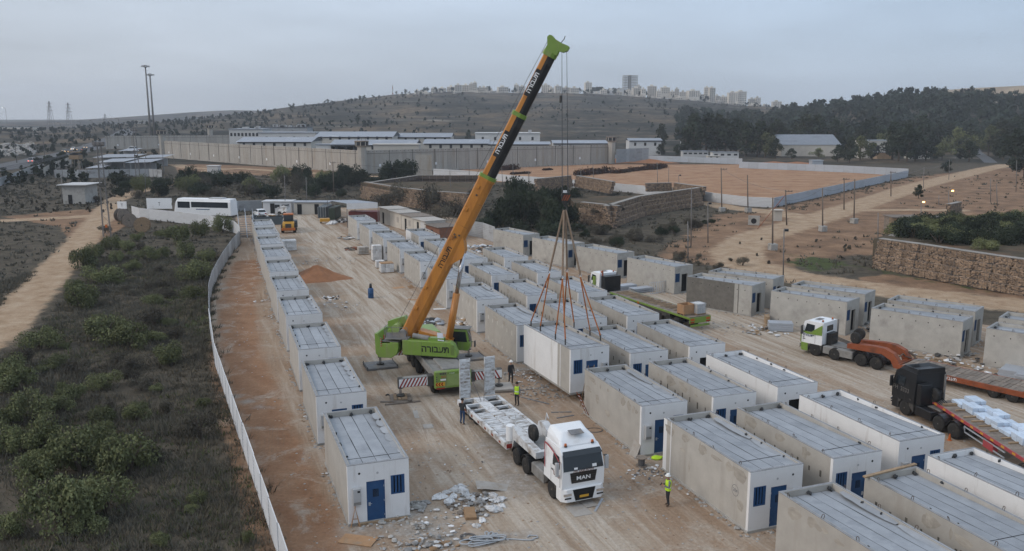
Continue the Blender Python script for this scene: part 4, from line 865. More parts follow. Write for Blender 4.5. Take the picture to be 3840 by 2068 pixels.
hh = MB().use('steel_dark').tube([(0, 0, -.18), (0, 0, -.32)] + [(.17 * math.cos(a), 0, -.47 + .17 * math.sin(a)) for a in np.linspace(math.pi / 2, -math.pi * .9, 9)], .055, 7); hh.build('hook', hk)
rr = MB().use('rope')
for dx, src in ((-.30, h1), (-.22, h1), (.26, h0), (.32, h0)): rr.tube([HK + Vector((dx * .75, 0, .7)) - HK, Vector((src.x + (0.0), src.y, src.z)) - HK], .016, 5)
rr.build('hoist_line', hk)
MB().use('steel_dark').cyl((h1.x - HK.x - .05, h1.y - HK.y, h1.z - HK.z - 3.0), (h1.x - HK.x - .07, h1.y - HK.y, h1.z - HK.z - 3.5), .08, n=8).build('rope_weight', hk)
APX = HK + Vector((0, 0, -.58)); lr = Matrix.Rotation(R(23), 3, 'Z'); lroot = Vector((4.1, 57.5, .72)) + HD(23) * MW / 2
def lw(x, y): return lroot + lr @ Vector((x, y, MH + .05))
for nm, sx_, ys, lb in (('a', -1, (7.0, 5.3), 'left rear pair of orange sling legs under a tan upper strap'), ('b', -1, (2.7, 1.1), 'left front pair of orange sling legs under a tan upper strap'), ('c', 1, (7.0, 5.3), 'right rear pair of orange sling legs under a tan upper strap'), ('d', 1, (2.7, 1.1), 'right front pair of orange sling legs under a tan upper strap')):
    pa = [lw(sx_ * (MW / 2 - .12), y) for y in ys]; mid = (pa[0] + pa[1]) / 2; sh = APX.lerp(mid, .51)
    root = thing('lifting_sling', lb.replace('left', 'module').replace('right', 'opposite') if False else lb.replace('left rear', 'rear').replace('left front', 'front').replace('right rear', 'far side rear').replace('right front', 'far side front'), 'sling', sh, 0, 'slings holding the hanging module')
    off = Vector((.07 * sx_, .04 if ys[0] > 4 else -.04, 0))
    MB().use('sling_tan').tube([APX + off - sh, Vector((0, 0, .12))], .075, 6).build('upper_strap', root)
    MB().use('rod').tube([(0, 0, .16), (.10, 0, 0), (0, 0, -.12), (-.10, 0, 0), (0, 0, .16)], .03, 6).build('shackle', root)
    for p in pa:
        leg = MB().use('sling_orange').tube([Vector((0, 0, -.1)), p + Vector((0, 0, .42)) - sh], .05, 6).build('sling_leg', root)
        MB().use('steel_dark').tube([p + Vector((0, 0, .45)) - sh, p + Vector((0, 0, .02)) - sh], .055, 6).build('lift_hook', leg)
# ---- mats under the outriggers
def crw(x, y): return Vector((-5.8, 63.6, 0)) + Matrix.Rotation(R(18.5), 3, 'Z') @ Vector((x, y, 0))
for s, lb in ((-1, 'grey steel spreader mat under the crane counterweight side jack'), (1, 'grey steel spreader mat under the crane jack by the modules')):
    c = crw(s * 3.7, 4.15); t = thing('spreader_mat', lb, 'steel mat', c, 20, 'crane outrigger mats')
    MB().use('plate_grey').cbox(-1.25, 1.25, -1.0, 1.0, .02, .18, .02).build('plate', t)
    b = MB().use('steel_dark')
    for k in (-1.2, 1.2): b.box(k - .04, k + .04, -1.02, 1.02, .181, .21)
    b.build('edge_bar', t)
    for k in ((-1.2, .95), (1.2, .95), (-1.2, -.95), (1.2, -.95)): MB().use('steel_dark').cyl((k[0], k[1], .18), (k[0], k[1], .32), .03, n=6).build('corner_pin', t)
c = crw(-3.7, -4.2); t = thing('timber_mat', 'stack of worn timber sleepers under the striped outrigger', 'timber mat', c, 12, 'crane outrigger mats')
for k in range(5): MB().use('timber_grey').cbox(-.75, .75, -.75 + k * .30, -.47 + k * .30, .01, .12, .012).build('sleeper', t)
for k in range(4): o = MB().use('timber').cbox(-.5 + k * .25, -.28 + k * .25, -.7, .55, .121, .20, .012).build('sleeper', t); o.rotation_euler = (0, 0, R(rnd.uniform(-4, 4)))
b = MB().use('bitumen').tube([(-1.0 + .14 * i, .8 + .12 * math.sin(i * 1.7), .05 + .03 * (i % 2)) for i in range(12)], .05, 6); b.build('chain', t)
for k in range(2): o = MB().use('timber_grey').cbox(-1.3, 1.2, -.95 - .25 * k, -.78 - .25 * k, .0, .10, .01).build('sleeper', t); o.rotation_euler = (0, 0, R(-14 + 20 * k))
c = crw(3.7, -4.2); t = thing('concrete_pad', 'flat concrete slab under the outrigger next to the man in black', 'concrete slab', c, 10, 'crane outrigger mats')
MB().use('board_grey').cbox(-.9, 1.0, -.85, .85, .01, .19, .03).build('slab', t); MB().use('timber_grey').box(-1.0, 1.15, -1.15, -.95, 0, .14).build('beam', t)
# ================================================================ trucks (local +y is forward, front bumper at y=0)
def prim(root, name, m, f, parent=None, **k):
    b = MB().use(m); f(b); return b.build(name, parent or root, **k)
def cab_unit(root, paint, bump, L=2.25, zr=3.05, spoiler=None, accent=None, grille='black_paint', brand=None, visor=True, mirror_m='grey_box', bw=1.24):
    W = bw; g = root
    body = MB().use(paint)
    body.loft([[(-W, -L, 1.0), (-W, -.9, 1.0), (-W, -.88, .98), (-W * .985, -.10, 1.0), (-W * .985, -.06, 1.95), (-W * .94, -.30, 2.82), (-W * .90, -.62, zr), (-W * .92, -L, zr)],
               [(W, -L, 1.0), (W, -.9, 1.0), (W, -.88, .98), (W * .985, -.10, 1.0), (W * .985, -.06, 1.95), (W * .94, -.30, 2.82), (W * .90, -.62, zr), (W * .92, -L, zr)]])
    cabo = body.build('cab', g, bevel=.07)
    ws = MB().use('glass'); ws.add([(-W * .93, -.052, 1.98), (W * .93, -.052, 1.98), (W * .885, -.285, 2.80), (-W * .885, -.285, 2.80)], [(0, 1, 2, 3)]); ws.add([(-W * .93, -.06, 1.98), (W * .93, -.06, 1.98), (W * .885, -.295, 2.80), (-W * .885, -.295, 2.80)], [(3, 2, 1, 0)])
    wso = ws.build('windscreen', cabo); wso.location = (0, .018, 0)
    for s in (-1, 1):
        sw_ = MB().use('glass'); x = s * (W * .975 + .012); sw_.add([(x, -.38, 2.0), (x, -1.25, 2.0), (x - s * .05, -1.25, 2.62), (x - s * .055, -.52, 2.66)], [(0, 1, 2, 3)] if s < 0 else [(3, 2, 1, 0)]); sw_.build('side_window', cabo)
        dr = MB().use('steel_dark'); x = s * (W + .004)
        for y0 in (-.30, -1.38): dr.box(min(x, x + s * .004), max(x, x + s * .004), y0 - .008, y0 + .008, 1.05, 1.98)
        dr.box(min(x, x + s * .03), max(x, x + s * .03), -1.3, -1.12, 1.72, 1.77); dr.build('door_seam', cabo)
        mr = MB().use('steel_dark').box(min(s * (W + .03), s * (W + .22)), max(s * (W + .03), s * (W + .22)), -.30, -.22, 2.45, 2.50); mr.use(mirror_m).cbox(min(s * (W + .10), s * (W + .30)), max(s * (W + .10), s * (W + .30)), -.32, -.16, 1.75, 2.48, .03); mr.build('mirror', g)
        hl = MB().use('chrome').box(min(s * .72, s * 1.16), max(s * .72, s * 1.16), .005, .05, .66, .80); hl.use('glass').box(min(s * .74, s * 1.12), max(s * .74, s * 1.12), .045, .056, .50, .58); hl.build('headlight', g)
        fb = MB().use('steel_dark'); fb.prism([(-.75, 1.08), (-.82, .80), (-.95, .80), (-1.02, 1.0), (-1.4, 1.14), (-1.78, 1.0), (-1.85, .80), (-L, .45), (-L, 1.08)], min(s * .8, s * (W - .01)), max(s * .8, s * (W - .01)), 'x'); fb.build('fender', g)
        stp = MB().use('steel_dark').box(min(s * .9, s * (W - .02)), max(s * .9, s * (W - .02)), -.80, -.40, .35, .98); stp.build('step', g)
    bp_ = MB().use(bump); bp_.loft([[(-W, -.75, .32), (-W, -.2, .30), (-W * .80, .03, .30), (W * .80, .03, .30), (W, -.2, .30), (W, -.75, .32)], [(-W, -.75, 1.0), (-W, -.2, 1.02), (-W * .80, .04, 1.02), (W * .80, .04, 1.02), (W, -.2, 1.02), (W, -.75, 1.0)]]); bo = bp_.build('bumper', g, bevel=.03)
    MB().use('hole').add([(-.66, .047, .98), (.66, .047, .98), (.50, .047, .36), (-.50, .047, .36)], [(3, 2, 1, 0)]).build('lower_grille', bo)
    gr = MB().use(grille).add([(-.78, .0, 1.86), (.78, .0, 1.86), (.68, .0, 1.28), (-.68, .0, 1.28)], [(3, 2, 1, 0)]); gr.use('steel_dark')
    for k in range(4): gr.box(-.70, .70, -.012, .004, 1.36 + k * .13, 1.375 + k * .13)
    gro = gr.build('grille', cabo); gro.location = (0, -.055, 0)
    if brand: text_mesh(brand, .30, 'text_white', gro, (0, .008, 1.53), (R(90), 0, R(180)), 'brand_lettering', .004, .004, sx=1.25)
    MB().use('plate_yellow').box(-.26, .26, .05, .062, .50, .63).build('number_plate', bo)
    if visor: MB().use('glass').add([(-W * .90, -.12, 2.74), (W * .90, -.12, 2.74), (W * .87, -.36, 2.95), (-W * .87, -.36, 2.95)], [(3, 2, 1, 0)]).build('sun_visor', cabo)
    if spoiler:
        sp = MB().use(paint); z1 = spoiler
        sp.loft([[(-W * .88, -.55, zr - .03), (W * .88, -.55, zr - .03), (W * .90, -L, zr - .03), (-W * .90, -L, zr - .03)], [(-W * .80, -.85, zr + .28), (W * .80, -.85, zr + .28), (W * .86, -L, zr + .35), (-W * .86, -L, zr + .35)], [(-W * .55, -1.25, z1 - .12), (W * .55, -1.25, z1 - .12), (W * .74, -L, z1), (-W * .74, -L, z1)]])
        sp = sp.build('roof_spoiler', cabo, bevel=.10)
    hz_ = MB().use('plate_grey').box(-.38, .38, -1.25, -.80, 0, .02); ho_ = hz_.build('roof_hatch', cabo); ho_.location = (0, 0, zr + (.30 if spoiler else .012)); ho_.rotation_euler = (R(-12 if spoiler else 0), 0, 0)
    if spoiler: ho_.location.z = zr + .36
    for s in (-1, 1):
        bc = MB().use('steel_dark').cyl((0, 0, 0), (0, 0, .05), .09, n=10); bc.use('amber').cyl((0, 0, .05), (0, 0, .17), .075, .06, n=10); o = bc.build('beacon', cabo, True); o.location = (s * .78, -.62 if spoiler else -L + .25, zr + .0)
    return cabo
def tractor_base(root, axles, L, dark='steel_dark', tank='deck_grey', r=.50, rim='rim', fenders=True, cabL=2.25):
    for s in (-1, 1): MB().use(dark).box(s * .42 - .06, s * .42 + .06, -L, -.6, .72, 1.0).build('frame_rail', root)
    b = MB().use(dark)
    for y in np.arange(-L + .1, -2.3, .9): b.box(-.36, .36, y - .05, y + .05, .76, .96)
    b.build('crossmember', root)
    for i, (y, steer) in enumerate(axles):
        for s in (-1, 1): wheel(root, s * (1.04 if steer else .98), y, r, .33 if steer else .56, rim)
        MB().use(dark).cyl((-.9, y, r), (.9, y, r), .08, n=8).build('axle', root)
        if not steer and fenders:
            for s in (-1, 1):
                f = MB().use('black_paint'); rr = r + .13; pr = [(y + rr * math.cos(a), r + rr * math.sin(a)) for a in np.linspace(.15, math.pi - .15, 9)]; inn = [(y + (rr - .03) * math.cos(a), r + (rr - .03) * math.sin(a)) for a in np.linspace(math.pi - .15, .15, 9)]
                f.prism(pr + inn, min(s * .66, s * 1.26), max(s * .66, s * 1.26), 'x'); f.build('mudguard', root)
    fy = [y for y, st in axles if not st][0]
    for s in (-1, 1):
        y1 = -cabL - .1; y0 = fy + r + .22
        if y1 - y0 > .5: MB().use(tank).cbox(min(s * .62, s * 1.2), max(s * .62, s * 1.2), y0, y1, .42, 1.02, .05).build('fuel_tank', root)
    MB().use(dark).cbox(-.45, .45, fy - 1.1, fy + .1, 1.0, 1.10, .03).build('fifth_wheel', root)
    MB().use('deck_grey').box(-.5, .5, fy + r + .2, -cabL - .15, 1.0, 1.03).build('catwalk', root)
    eng = MB().use('black_paint'); eng.box(-.55, .55, -cabL - .45, -cabL - .05, 1.03, 2.0)
    for k in range(5): eng.tube([(-.4 + .2 * k, -cabL - .3, 1.9), (-.35 + .18 * k, -cabL - .6, 1.6), (-.3 + .15 * k, fy + .3, 1.15)], .025, 5)
    eng.build('air_hoses', root); MB().use('rim').cyl((.95, -cabL - .2, .9), (.95, -cabL - .2, 3.0), .07, n=8).build('exhaust_stack', root)

# ---- white tractor with low-loader
hd_ = -67.5; fx = HD(hd_); rx = HD(hd_ - 90)
p = Vector((2.23, 42.35, 0)) - rx * 1.04 + fx * 1.4
T1 = thing('tractor_truck', 'white high roof tractor truck parked in the dirt lane', 'truck', p, hd_ - 90)
c1 = cab_unit(T1, 'white_gloss', 'white_gloss', 2.3, 3.1, 3.78, brand='MAN', mirror_m='grey_box')
tractor_base(T1, [(-1.4, True), (-4.78, False), (-6.15, False)], 6.8, tank='deck_grey', rim='rim_dark')
text_mesh('גרח ןעטמ תוריהז', .17, 'text_brown', c1, (0, -.045, 1.915), (R(90), 0, R(180)), 'front_lettering', .002, .002, sx=1.0)
text_mesh('רעבמי', .34, 'text_brown', c1, (1.252, -.75, 1.62), (R(90), R(0), R(90)), 'door_lettering', .002, .004)
b = MB().use('pink_red'); 
for i in range(8):
    t0, t1 = i / 8, (i + 1) / 8; f = lambda t: (-2.2 + 1.9 * t, 2.95 - .55 * t ** 2.2)
    (y0, z0), (y1, z1) = f(t0), f(t1); b.add([(1.243, y0, z0), (1.243, y1, z1), (1.243, y1, z1 - .10), (1.243, y0, z0 - .10)], [(0, 1, 2, 3)])
b.box(1.242, 1.247, -2.2, -2.13, 1.5, 2.9); b.build('side_stripe', c1)
b = MB().use('text_white'); b.add([(-.75, -.035, 2.05), (-.5, -.035, 2.05), (-.5, -.07, 2.2), (-.75, -.07, 2.2)], [(3, 2, 1, 0)]); b.add([(.35, -.035, 2.03), (.55, -.035, 2.03), (.55, -.06, 2.13), (.35, -.06, 2.13)], [(3, 2, 1, 0)]); b.build('windscreen_paper', c1)
hd_ = -67.0; rz = hd_ - 90
T2 = thing('lowbed_trailer', 'white worn low loader trailer with two upright ramps', 'trailer', (-2.35, 56.1, 0), rz)
DZ = .92
for s in (-1, 1): MB().use('white_worn').box(min(s * 1.30, s * 1.5), max(s * 1.30, s * 1.5), 0, 8.7, .58, DZ).build('side_beam', T2)
b = MB().use('white_worn').box(-1.30, 1.30, 3.2, 8.7, .70, DZ - .07); b.build('deck', T2)
g = random.Random(4)
for k in range(22):
    y = 3.3 + k * .245
    for s, (a, c) in ((0, (-1.28, -.42)), (1, (-.38, .38)), (2, (.42, 1.28))):
        if g.random() < .93: MB().use('white_worn').box(a + g.uniform(0, .04), c - g.uniform(0, .06), y, y + g.uniform(.15, .22), DZ - .068, DZ + g.uniform(-.02, .015)).build('deck_plank', T2)
b = MB().use('white_worn').box(-.36, .36, 0, 3.19, .62, DZ - .02); b.build('centre_spine', T2)
for y in (0.0, 1.1, 2.15, 3.0): MB().use('white_worn').box(-1.299, 1.299, y, y + .18, .60, DZ - .03).build('crossbeam', T2)
for y in (.6, 1.65, 2.6):
    for s in (-1, 1): wheel(T2, s * .92, y, .42, .55, 'rim_dark')
for s in (-1, 1):
    b = MB().use('rust_orange')
    for k in range(14): b.box(min(s * 1.5, s * 1.512), max(s * 1.5, s * 1.512), .3 + k * .6, .6 + k * .6, .64, .78) if k % 2 == 0 else None
    b.build('side_reflector', T2)
b = MB().use('red_paint'); b.box(.95, 1.49, 8.70, 8.73, .66, .92); b.use('white_worn').box(-1.49, .94, 8.70, 8.73, .62, .92); b.build('front_panel', T2)
gn = MB().use('white_worn')
for s in (-1, 1): gn.prism([(8.4, .60), (8.75, .60), (9.0, 1.25), (12.1, 1.25), (12.1, 1.62), (9.6, 1.78), (8.9, 2.05), (8.4, 1.95), (8.2, 1.4)], min(s * .70, s * 1.15), max(s * .70, s * 1.15), 'x')
gn.use('deck_grey').box(-.70, .70, 9.2, 12.0, 1.26, 1.34); gn.use('white_worn').box(-.70, .70, 11.8, 12.1, 1.34, 1.62); gn.build('gooseneck', T2)
MB().use('white_gloss').cyl((1.18, 8.55, 1.1), (1.18, 8.55, 2.0), .26, n=16).build('hydraulic_tank', T2)
wheel(T2, .30, 9.9, .50, .30, 'rim_dark', z=1.88, name='spare_wheel')
b = MB().use('white_worn'); b.tube([(.30, 9.5, 1.4), (.42, 9.9, 2.2), (.42, 10.2, 1.45)], .03, 6); b.tube([(-1.1, 8.6, 2.0), (-1.1, 8.7, 2.5), (-.9, 9.4, 2.4)], .03, 6); b.tube([(.95, 8.8, 1.9), (.95, 8.8, 2.7)], .025, 5); b.build('rail', T2)
for s in (-1, 1):
    x0, x1 = (.52, 1.28) if s > 0 else (-1.28, -.52)
    rm = thing('ramp', '', '') if False else MB().use('white_worn').box(x0, x1, -.14, -.06, DZ, DZ + 2.75).build('ramp', T2); rm.rotation_euler = (0, 0, 0)
    for k in range(11): MB().use('white_worn').box(x0 + .02, x1 - .02, -.058, -.03, DZ + .1 + k * .245, DZ + .24 + k * .245).build('ramp_rib', rm)
    b = MB().use('white_worn').box(x0, x0 + .05, -.16, -.02, DZ, DZ + 2.76); b.box(x1 - .05, x1, -.16, -.02, DZ, DZ + 2.76); b.build('ramp_edge', rm)
    MB().use('rope').tube([(s * .5, -.05, DZ + 1.5), (s * .1, .9, DZ)], .02, 5).build('ramp_chain', T2)

# ---- white and lime 8x4 tractor with rusty orange low-loader
hd_ = 131.0; fx = HD(hd_); rx = HD(hd_ - 90)
p = Vector((25.6, 69.54, 0)) + rx * 1.04 + fx * 1.4          # camera sees its left side
T3 = thing('tractor_truck', 'white and lime day cab tractor truck with four axles', 'truck', p, hd_ - 90)
c3 = cab_unit(T3, 'white_gloss', 'crane_green', 2.0, 2.92, None, brand=None, mirror_m='steel_dark', visor=False, bw=1.22)
b = MB().use('crane_green'); x = -1.226
b.add([(x, -.3, 2.02), (x, -.95, 1.98), (x, -1.98, 2.75), (x, -1.98, 1.85), (x, -.6, 1.78), (x, -.12, 1.95)], [(0, 1, 2, 3, 4, 5)]); b.box(x - .004, x + .0, -.14, -.05, 1.0, 1.9); b.build('lime_flash', c3)
text_mesh('הרובעת', .26, 'jeans', c3, (x - .006, -.72, 1.68), (R(90), 0, R(-90)), 'door_lettering', .002, .004)
for z_, w_ in ((1.42, .16), (1.30, .24)): MB().use('text_black').box(x - .006, x - .002, -.25 - w_, -.25, z_, z_ + .05).build('small_lettering', c3)
MB().use('glass').box(-.5, .5, -2.012, -2.002, 2.1, 2.6).build('rear_window', c3)
tractor_base(T3, [(-1.4, True), (-3.15, True), (-5.45, False), (-6.7, False)], 7.4, tank='deck_grey', rim='rim_dark', r=.53, cabL=2.0)
T4 = thing('lowbed_trailer', 'rusty orange low loader trailer with curved gooseneck', 'trailer', p - fx * 8.55 - rx * 0.0, hd_ - 91)
gn = MB().use('rust_orange')
for s in (-1, 1): gn.prism([(4.4, 1.22), (4.4, 1.62), (2.2, 1.85), (1.3, 1.85), (.5, 1.55), (.05, .95), (0, .45), (.45, .45), (.75, 1.0), (1.5, 1.35), (2.2, 1.3)], min(s * .62, s * 1.12), max(s * .62, s * 1.12), 'x')
gn.box(-.62, .62, .1, .4, .5, .9); gn.box(-.62, .62, 3.2, 4.3, 1.25, 1.5); gn.build('gooseneck', T4)
b = MB().use('rebar').tube([(-.6, .3, 1.3), (-.2, .2, 1.5), (.3, .3, 1.2), (.7, -.1, 1.0)], .05, 6); b.tube([(.7, .2, 1.5), (.9, -.2, 1.2), (.8, -.4, .9)], .09, 6); b.build('chain', T4)
for s, y in ((-1, 3.9), (1, 4.4)): o = wheel(T4, s * .75, y, .48, .30, 'rim', z=2.1, name='spare_wheel'); o.rotation_euler = (0, 0, R(15 * s))
b = MB().use('rust_orange')
for s in (-1, 1): b.box(min(s * 1.38, s * 1.5), max(s * 1.38, s * 1.5), -12.5, .0, .55, .93)
b.box(-1.38, 1.38, -.12, 0, .55, .93); b.build('side_beam', T4)
g = random.Random(8)
for k in range(26):
    y = -.3 - k * .33
    for (a, c) in ((-1.36, -.1), (-.06, 1.36)): MB().use('timber_grey').box(a, c, y - .30, y, .80, .935 + g.uniform(-.015, .02)).build('deck_plank', T4)
b = MB().use('steel_dark').box(-1.36, 1.36, -12.4, -8.9, .56, .70); b.build('rear_frame', T4)
for y in (-9.0, -10.0, -11.1, -12.2): MB().use('rust_orange').box(-1.379, 1.379, y - .1, y + .1, .701, .96).build('crossbeam', T4)
MB().use('rust_orange').box(-.15, .15, -12.0, -9.1, .702, .95).build('centre_spine', T4)
for y in (-7.0, -8.25, -9.5, -10.75):
    for s in (-1, 1): wheel(T4, s * 1.22, y, .43, .5, 'rim_dark')
for s in (-1, 1): MB().use('rust_orange').box(min(s * .5, s * 1.25), max(s * .5, s * 1.25), -12.62, -12.5, .9, 3.3).build('ramp', T4)
text_mesh('הרובעת', .36, 'text_white', T4, (-1.503, -3.9, .74), (R(90), 0, R(-90)), 'side_lettering', .002)

# ---- black tractor with flatbed
hd_ = 105.0; fx = HD(hd_); rx = HD(hd_ - 90)
p = Vector((26.68, 55.08, 0)) + rx * 1.04 + fx * 1.4
T5 = thing('tractor_truck', 'black tractor truck with tall sleeper cab', 'truck', p, hd_ - 90)
c5 = cab_unit(T5, 'black_paint', 'black_paint', 2.25, 3.1, 3.35, brand=None, mirror_m='black_paint')
text_mesh('FH', .42, 'rim', c5, (-1.252, -.45, 1.75), (R(90), 0, R(-90)), 'door_lettering', .002); text_mesh('3333', .42, 'rim', c5, (-1.252, -1.35, 1.75), (R(90), 0, R(-90)), 'door_lettering', .002)
text_mesh('ללז', .14, 'rim', c5, (-1.252, -1.9, 1.25), (R(90), 0, R(-90)), 'door_lettering', .002)
tractor_base(T5, [(-1.4, True), (-4.55, False), (-5.85, False)], 6.5, tank='black_paint', rim='rim_dark', r=.52)
MB().use('black_paint').cbox(-1.15, -.3, -2.75, -2.32, 1.1, 2.5, .04).build('side_locker', T5)
wheel(T5, -.1, -2.75, .48, .28, 'rim_dark', z=1.75, name='spare_wheel')
tp = G(3497, 1503, 1.35)
T6 = thing('flatbed_trailer', 'long flatbed trailer with red side rails and timber deck', 'trailer', Vector((tp.x, tp.y, 0)) + HD(2) * 1.25, 2.0)
LB = 13.2
b = MB().use('steel_dark')
for s in (-1, 1): b.box(s * .5 - .07, s * .5 + .07, -LB, -.1, .85, 1.2)
b.build('frame_rail', T6)
for s in (-1, 1):
    o = MB().use('pink_red').box(min(s * 1.22, s * 1.27), max(s * 1.22, s * 1.27), -LB, 0, 1.16, 1.36).build('side_rail', T6)
    b = MB().use('plate_yellow')
    for k in range(12): b.box(min(s * 1.27, s * 1.276), max(s * 1.27, s * 1.276), -.6 - k * 1.05, -.3 - k * 1.05, 1.20, 1.32)
    b.build('reflector', o)
g = random.Random(3)
for k in range(33): MB().use('timber_grey').box(-1.22, 1.22, -.4 * (k + 1), -.4 * k - .015, 1.22, 1.36 + g.uniform(-.008, .01)).build('deck_plank', T6)
b = MB().use('timber').box(-1.1, .6, -1.2, -.95, 1.372, 1.50); b.build('dunnage', T6)
for k in range(7): o = MB().use('timber').cbox(-1.1 + g.uniform(0, .3), .25 + g.uniform(-.2, .3), -.06, .06, 0, .09, .01).build('dunnage', T6); o.location = (0, -2.2 - k * .9 + g.uniform(-.2, .2), 1.376); o.rotation_euler = (0, 0, R(g.uniform(-8, 8)))
b = MB().use('galv').box(-1.25, -1.20, -8.0, -3.8, .95, 1.03); b.box(-1.25, -1.20, -8.0, -3.8, .62, .70); b.box(-1.25, -1.20, -3.9, -3.8, .70, .95); b.build('side_guard', T6)
MB().use('pink_red').box(-1.26, -.95, -6.9, -5.9, .55, .98).build('tool_box', T6)
MB().use('steel_dark').box(-.9, -.6, -2.6, -2.4, .2, 1.16).build('landing_leg', T6); MB().use('steel_dark').box(.6, .9, -2.6, -2.4, .2, 1.16).build('landing_leg', T6)
for y in (-9.6, -10.9, -12.2):
    for s in (-1, 1): wheel(T6, s * .98, y, .5, .56, 'rim_dark')
# load of white wrapped block packs
for iy in range(9):
    for ix in range(2):
        q = Vector((tp.x, tp.y, 0)) + HD(2) * 1.25 + Matrix.Rotation(R(2), 3, 'Z') @ Vector((.16 + ix * .86, -1.0 - iy * 1.28, 1.385))
        t = thing('block_pack', 'shrink wrapped white pack of building blocks on the flatbed', 'block pack', q, 2 + g.uniform(-3, 3), 'block packs on the flatbed')
        for bz_ in range(1 + (iy + ix) % 2):
            for by in range(2):
                for bx_ in range(2): MB().use('plastic_blue').cbox(-.39 + bx_ * .40, -.01 + bx_ * .40, -.58 + by * .60, -.01 + by * .60, .0 + bz_ * .22, .21 + bz_ * .22, .015).build('block', t)
        MB().use('red_lens').box(-.1, .12, -.586, -.581, .05, .17).build('printed_label', t)

# ---- white and lime truck with lime flatbed, beyond the modules
hd_ = 117.0; fx = HD(hd_); rx = HD(hd_ - 90)
pl_ = G(2287, 1096, 1.3); pr_ = G(2595, 1197, 1.3)
T8 = thing('flatbed_trailer', 'flatbed trailer with lime side rail and scattered planks', 'trailer', Vector((pl_.x, pl_.y, 0)) + rx * 1.25, hd_ - 90)
LB = 13.4
b = MB().use('steel_dark')
for s in (-1, 1): b.box(s * .5 - .07, s * .5 + .07, -LB, 0, .8, 1.15)
b.build('frame_rail', T8)
for s in (-1, 1): MB().use('crane_green').box(min(s * 1.22, s * 1.27), max(s * 1.22, s * 1.27), -LB, 0, 1.14, 1.32).build('side_rail', T8); MB().use('steel_dark').box(min(s * 1.15, s * 1.21), max(s * 1.15, s * 1.21), -LB + 3, -.8, .72, 1.14).build('side_guard', T8)
for k in range(33): MB().use('timber_grey').box(-1.22, 1.22, -.4 * (k + 1), -.4 * k - .015, 1.2, 1.32 + g.uniform(-.01, .01)).build('deck_plank', T8)
for k in range(26): o = MB().use('timber').cbox(-.8, .5 + g.uniform(0, .4), -.05, .05, 0, .06, .008).build('dunnage', T8); o.location = (g.uniform(-.1, .3), -.8 - k * .38, 1.335); o.rotation_euler = (0, 0, R(g.uniform(-10, 10)))
rb = MB().use('crane_green').box(-1.25, 1.25, -LB - .06, -LB, .75, 1.30).build('rear_panel', T8)
for s in (-1, 1): MB().use('amber').box(min(s * .7, s * 1.15), max(s * .7, s * 1.15), -LB - .08, -LB - .062, 1.0, 1.22).build('tail_light', rb); MB().use('red_lens').box(min(s * .7, s * 1.15), max(s * .7, s * 1.15), -LB - .08, -LB - .062, .78, .9).build('tail_light', rb)
MB().use('crane_green').box(-1.1, 1.1, -LB - .1, -LB - .02, .42, .62).build('bumper', T8)
for y in (-8.8, -10.1, -11.4):
    for s in (-1, 1): wheel(T8, s * .98, y, .5, .56, 'rim_dark')
MB().use('amber').box(-1.30, -1.27, -5.4, -5.1, 1.1, 1.3).build('marker', T8)
p8 = Vector((pl_.x, pl_.y, 0)) + rx * 1.25 + fx * 4.2
T7 = thing('tractor_truck', 'white truck cab with lime door parked behind the modules', 'truck', p8, hd_ - 90)
c7 = cab_unit(T7, 'white_gloss', 'white_gloss', 2.0, 2.95, None, mirror_m='steel_dark', visor=False)
MB().use('crane_green').box(-1.25, -1.243, -1.35, -.75, 1.05, 2.5).build('lime_flash', c7)
tractor_base(T7, [(-1.3, True), (-4.7, False)], 5.4, rim='rim_dark', cabL=2.0)
MB().use('black_paint').box(-1.0, 1.0, -2.9, -2.1, 1.05, 2.7).build('engine_stack', T7)
MB().use('rust_orange').cyl((-.9, -2.2, 1.5), (-.9, -2.2, 3.3), .08, n=8).build('exhaust_stack', T7)
def onT8(x, y): return Vector((pl_.x, pl_.y, 0)) + rx * 1.25 + Matrix.Rotation(R(hd_ - 90), 3, 'Z') @ Vector((x, y, 1.345))
t = thing('liquid_tank', 'white caged liquid tank on the lime flatbed', 'tank', onT8(.55, -12.4), hd_ - 90)
MB().use('plastic_white').cbox(-.5, .5, -.5, .5, .12, 1.05, .05).build('bottle', t); MB().use('timber').box(-.55, .55, -.55, .55, 0, .12).build('pallet', t)
cg = MB().use('galv')
for k in range(6):
    a = -.52 + k * .208
    for s in (-1, 1): cg.box(a - .012, a + .012, s * .52 - .012, s * .52 + .012, .12, 1.06); cg.box(s * .52 - .012, s * .52 + .012, a - .012, a + .012, .12, 1.06)
for z_ in (.3, .6, .9, 1.06):
    for s in (-1, 1): cg.box(-.53, .53, s * .535 - .01, s * .535 + .01, z_ - .01, z_ + .01); cg.box(s * .535 - .01, s * .535 + .01, -.53, .53, z_ - .01, z_ + .01)
cg.build('cage', t)
t = thing('wooden_crate', 'brown plywood crate on the lime flatbed', 'crate', onT8(-.6, -12.0), hd_ - 88)
for s in (-1, 1): MB().use('plywood').box(-.6, .6, s * .5 - .02, s * .5 + .02, .12, 1.0).build('side_board', t); MB().use('plywood').box(s * .62 - .02, s * .62 + .02, -.48, .48, .12, 1.0).build('end_board', t)
for k in range(3): MB().use('timber').box(-.62, .62, -.5 + k * .45, -.38 + k * .45, 0, .115).build('runner', t)
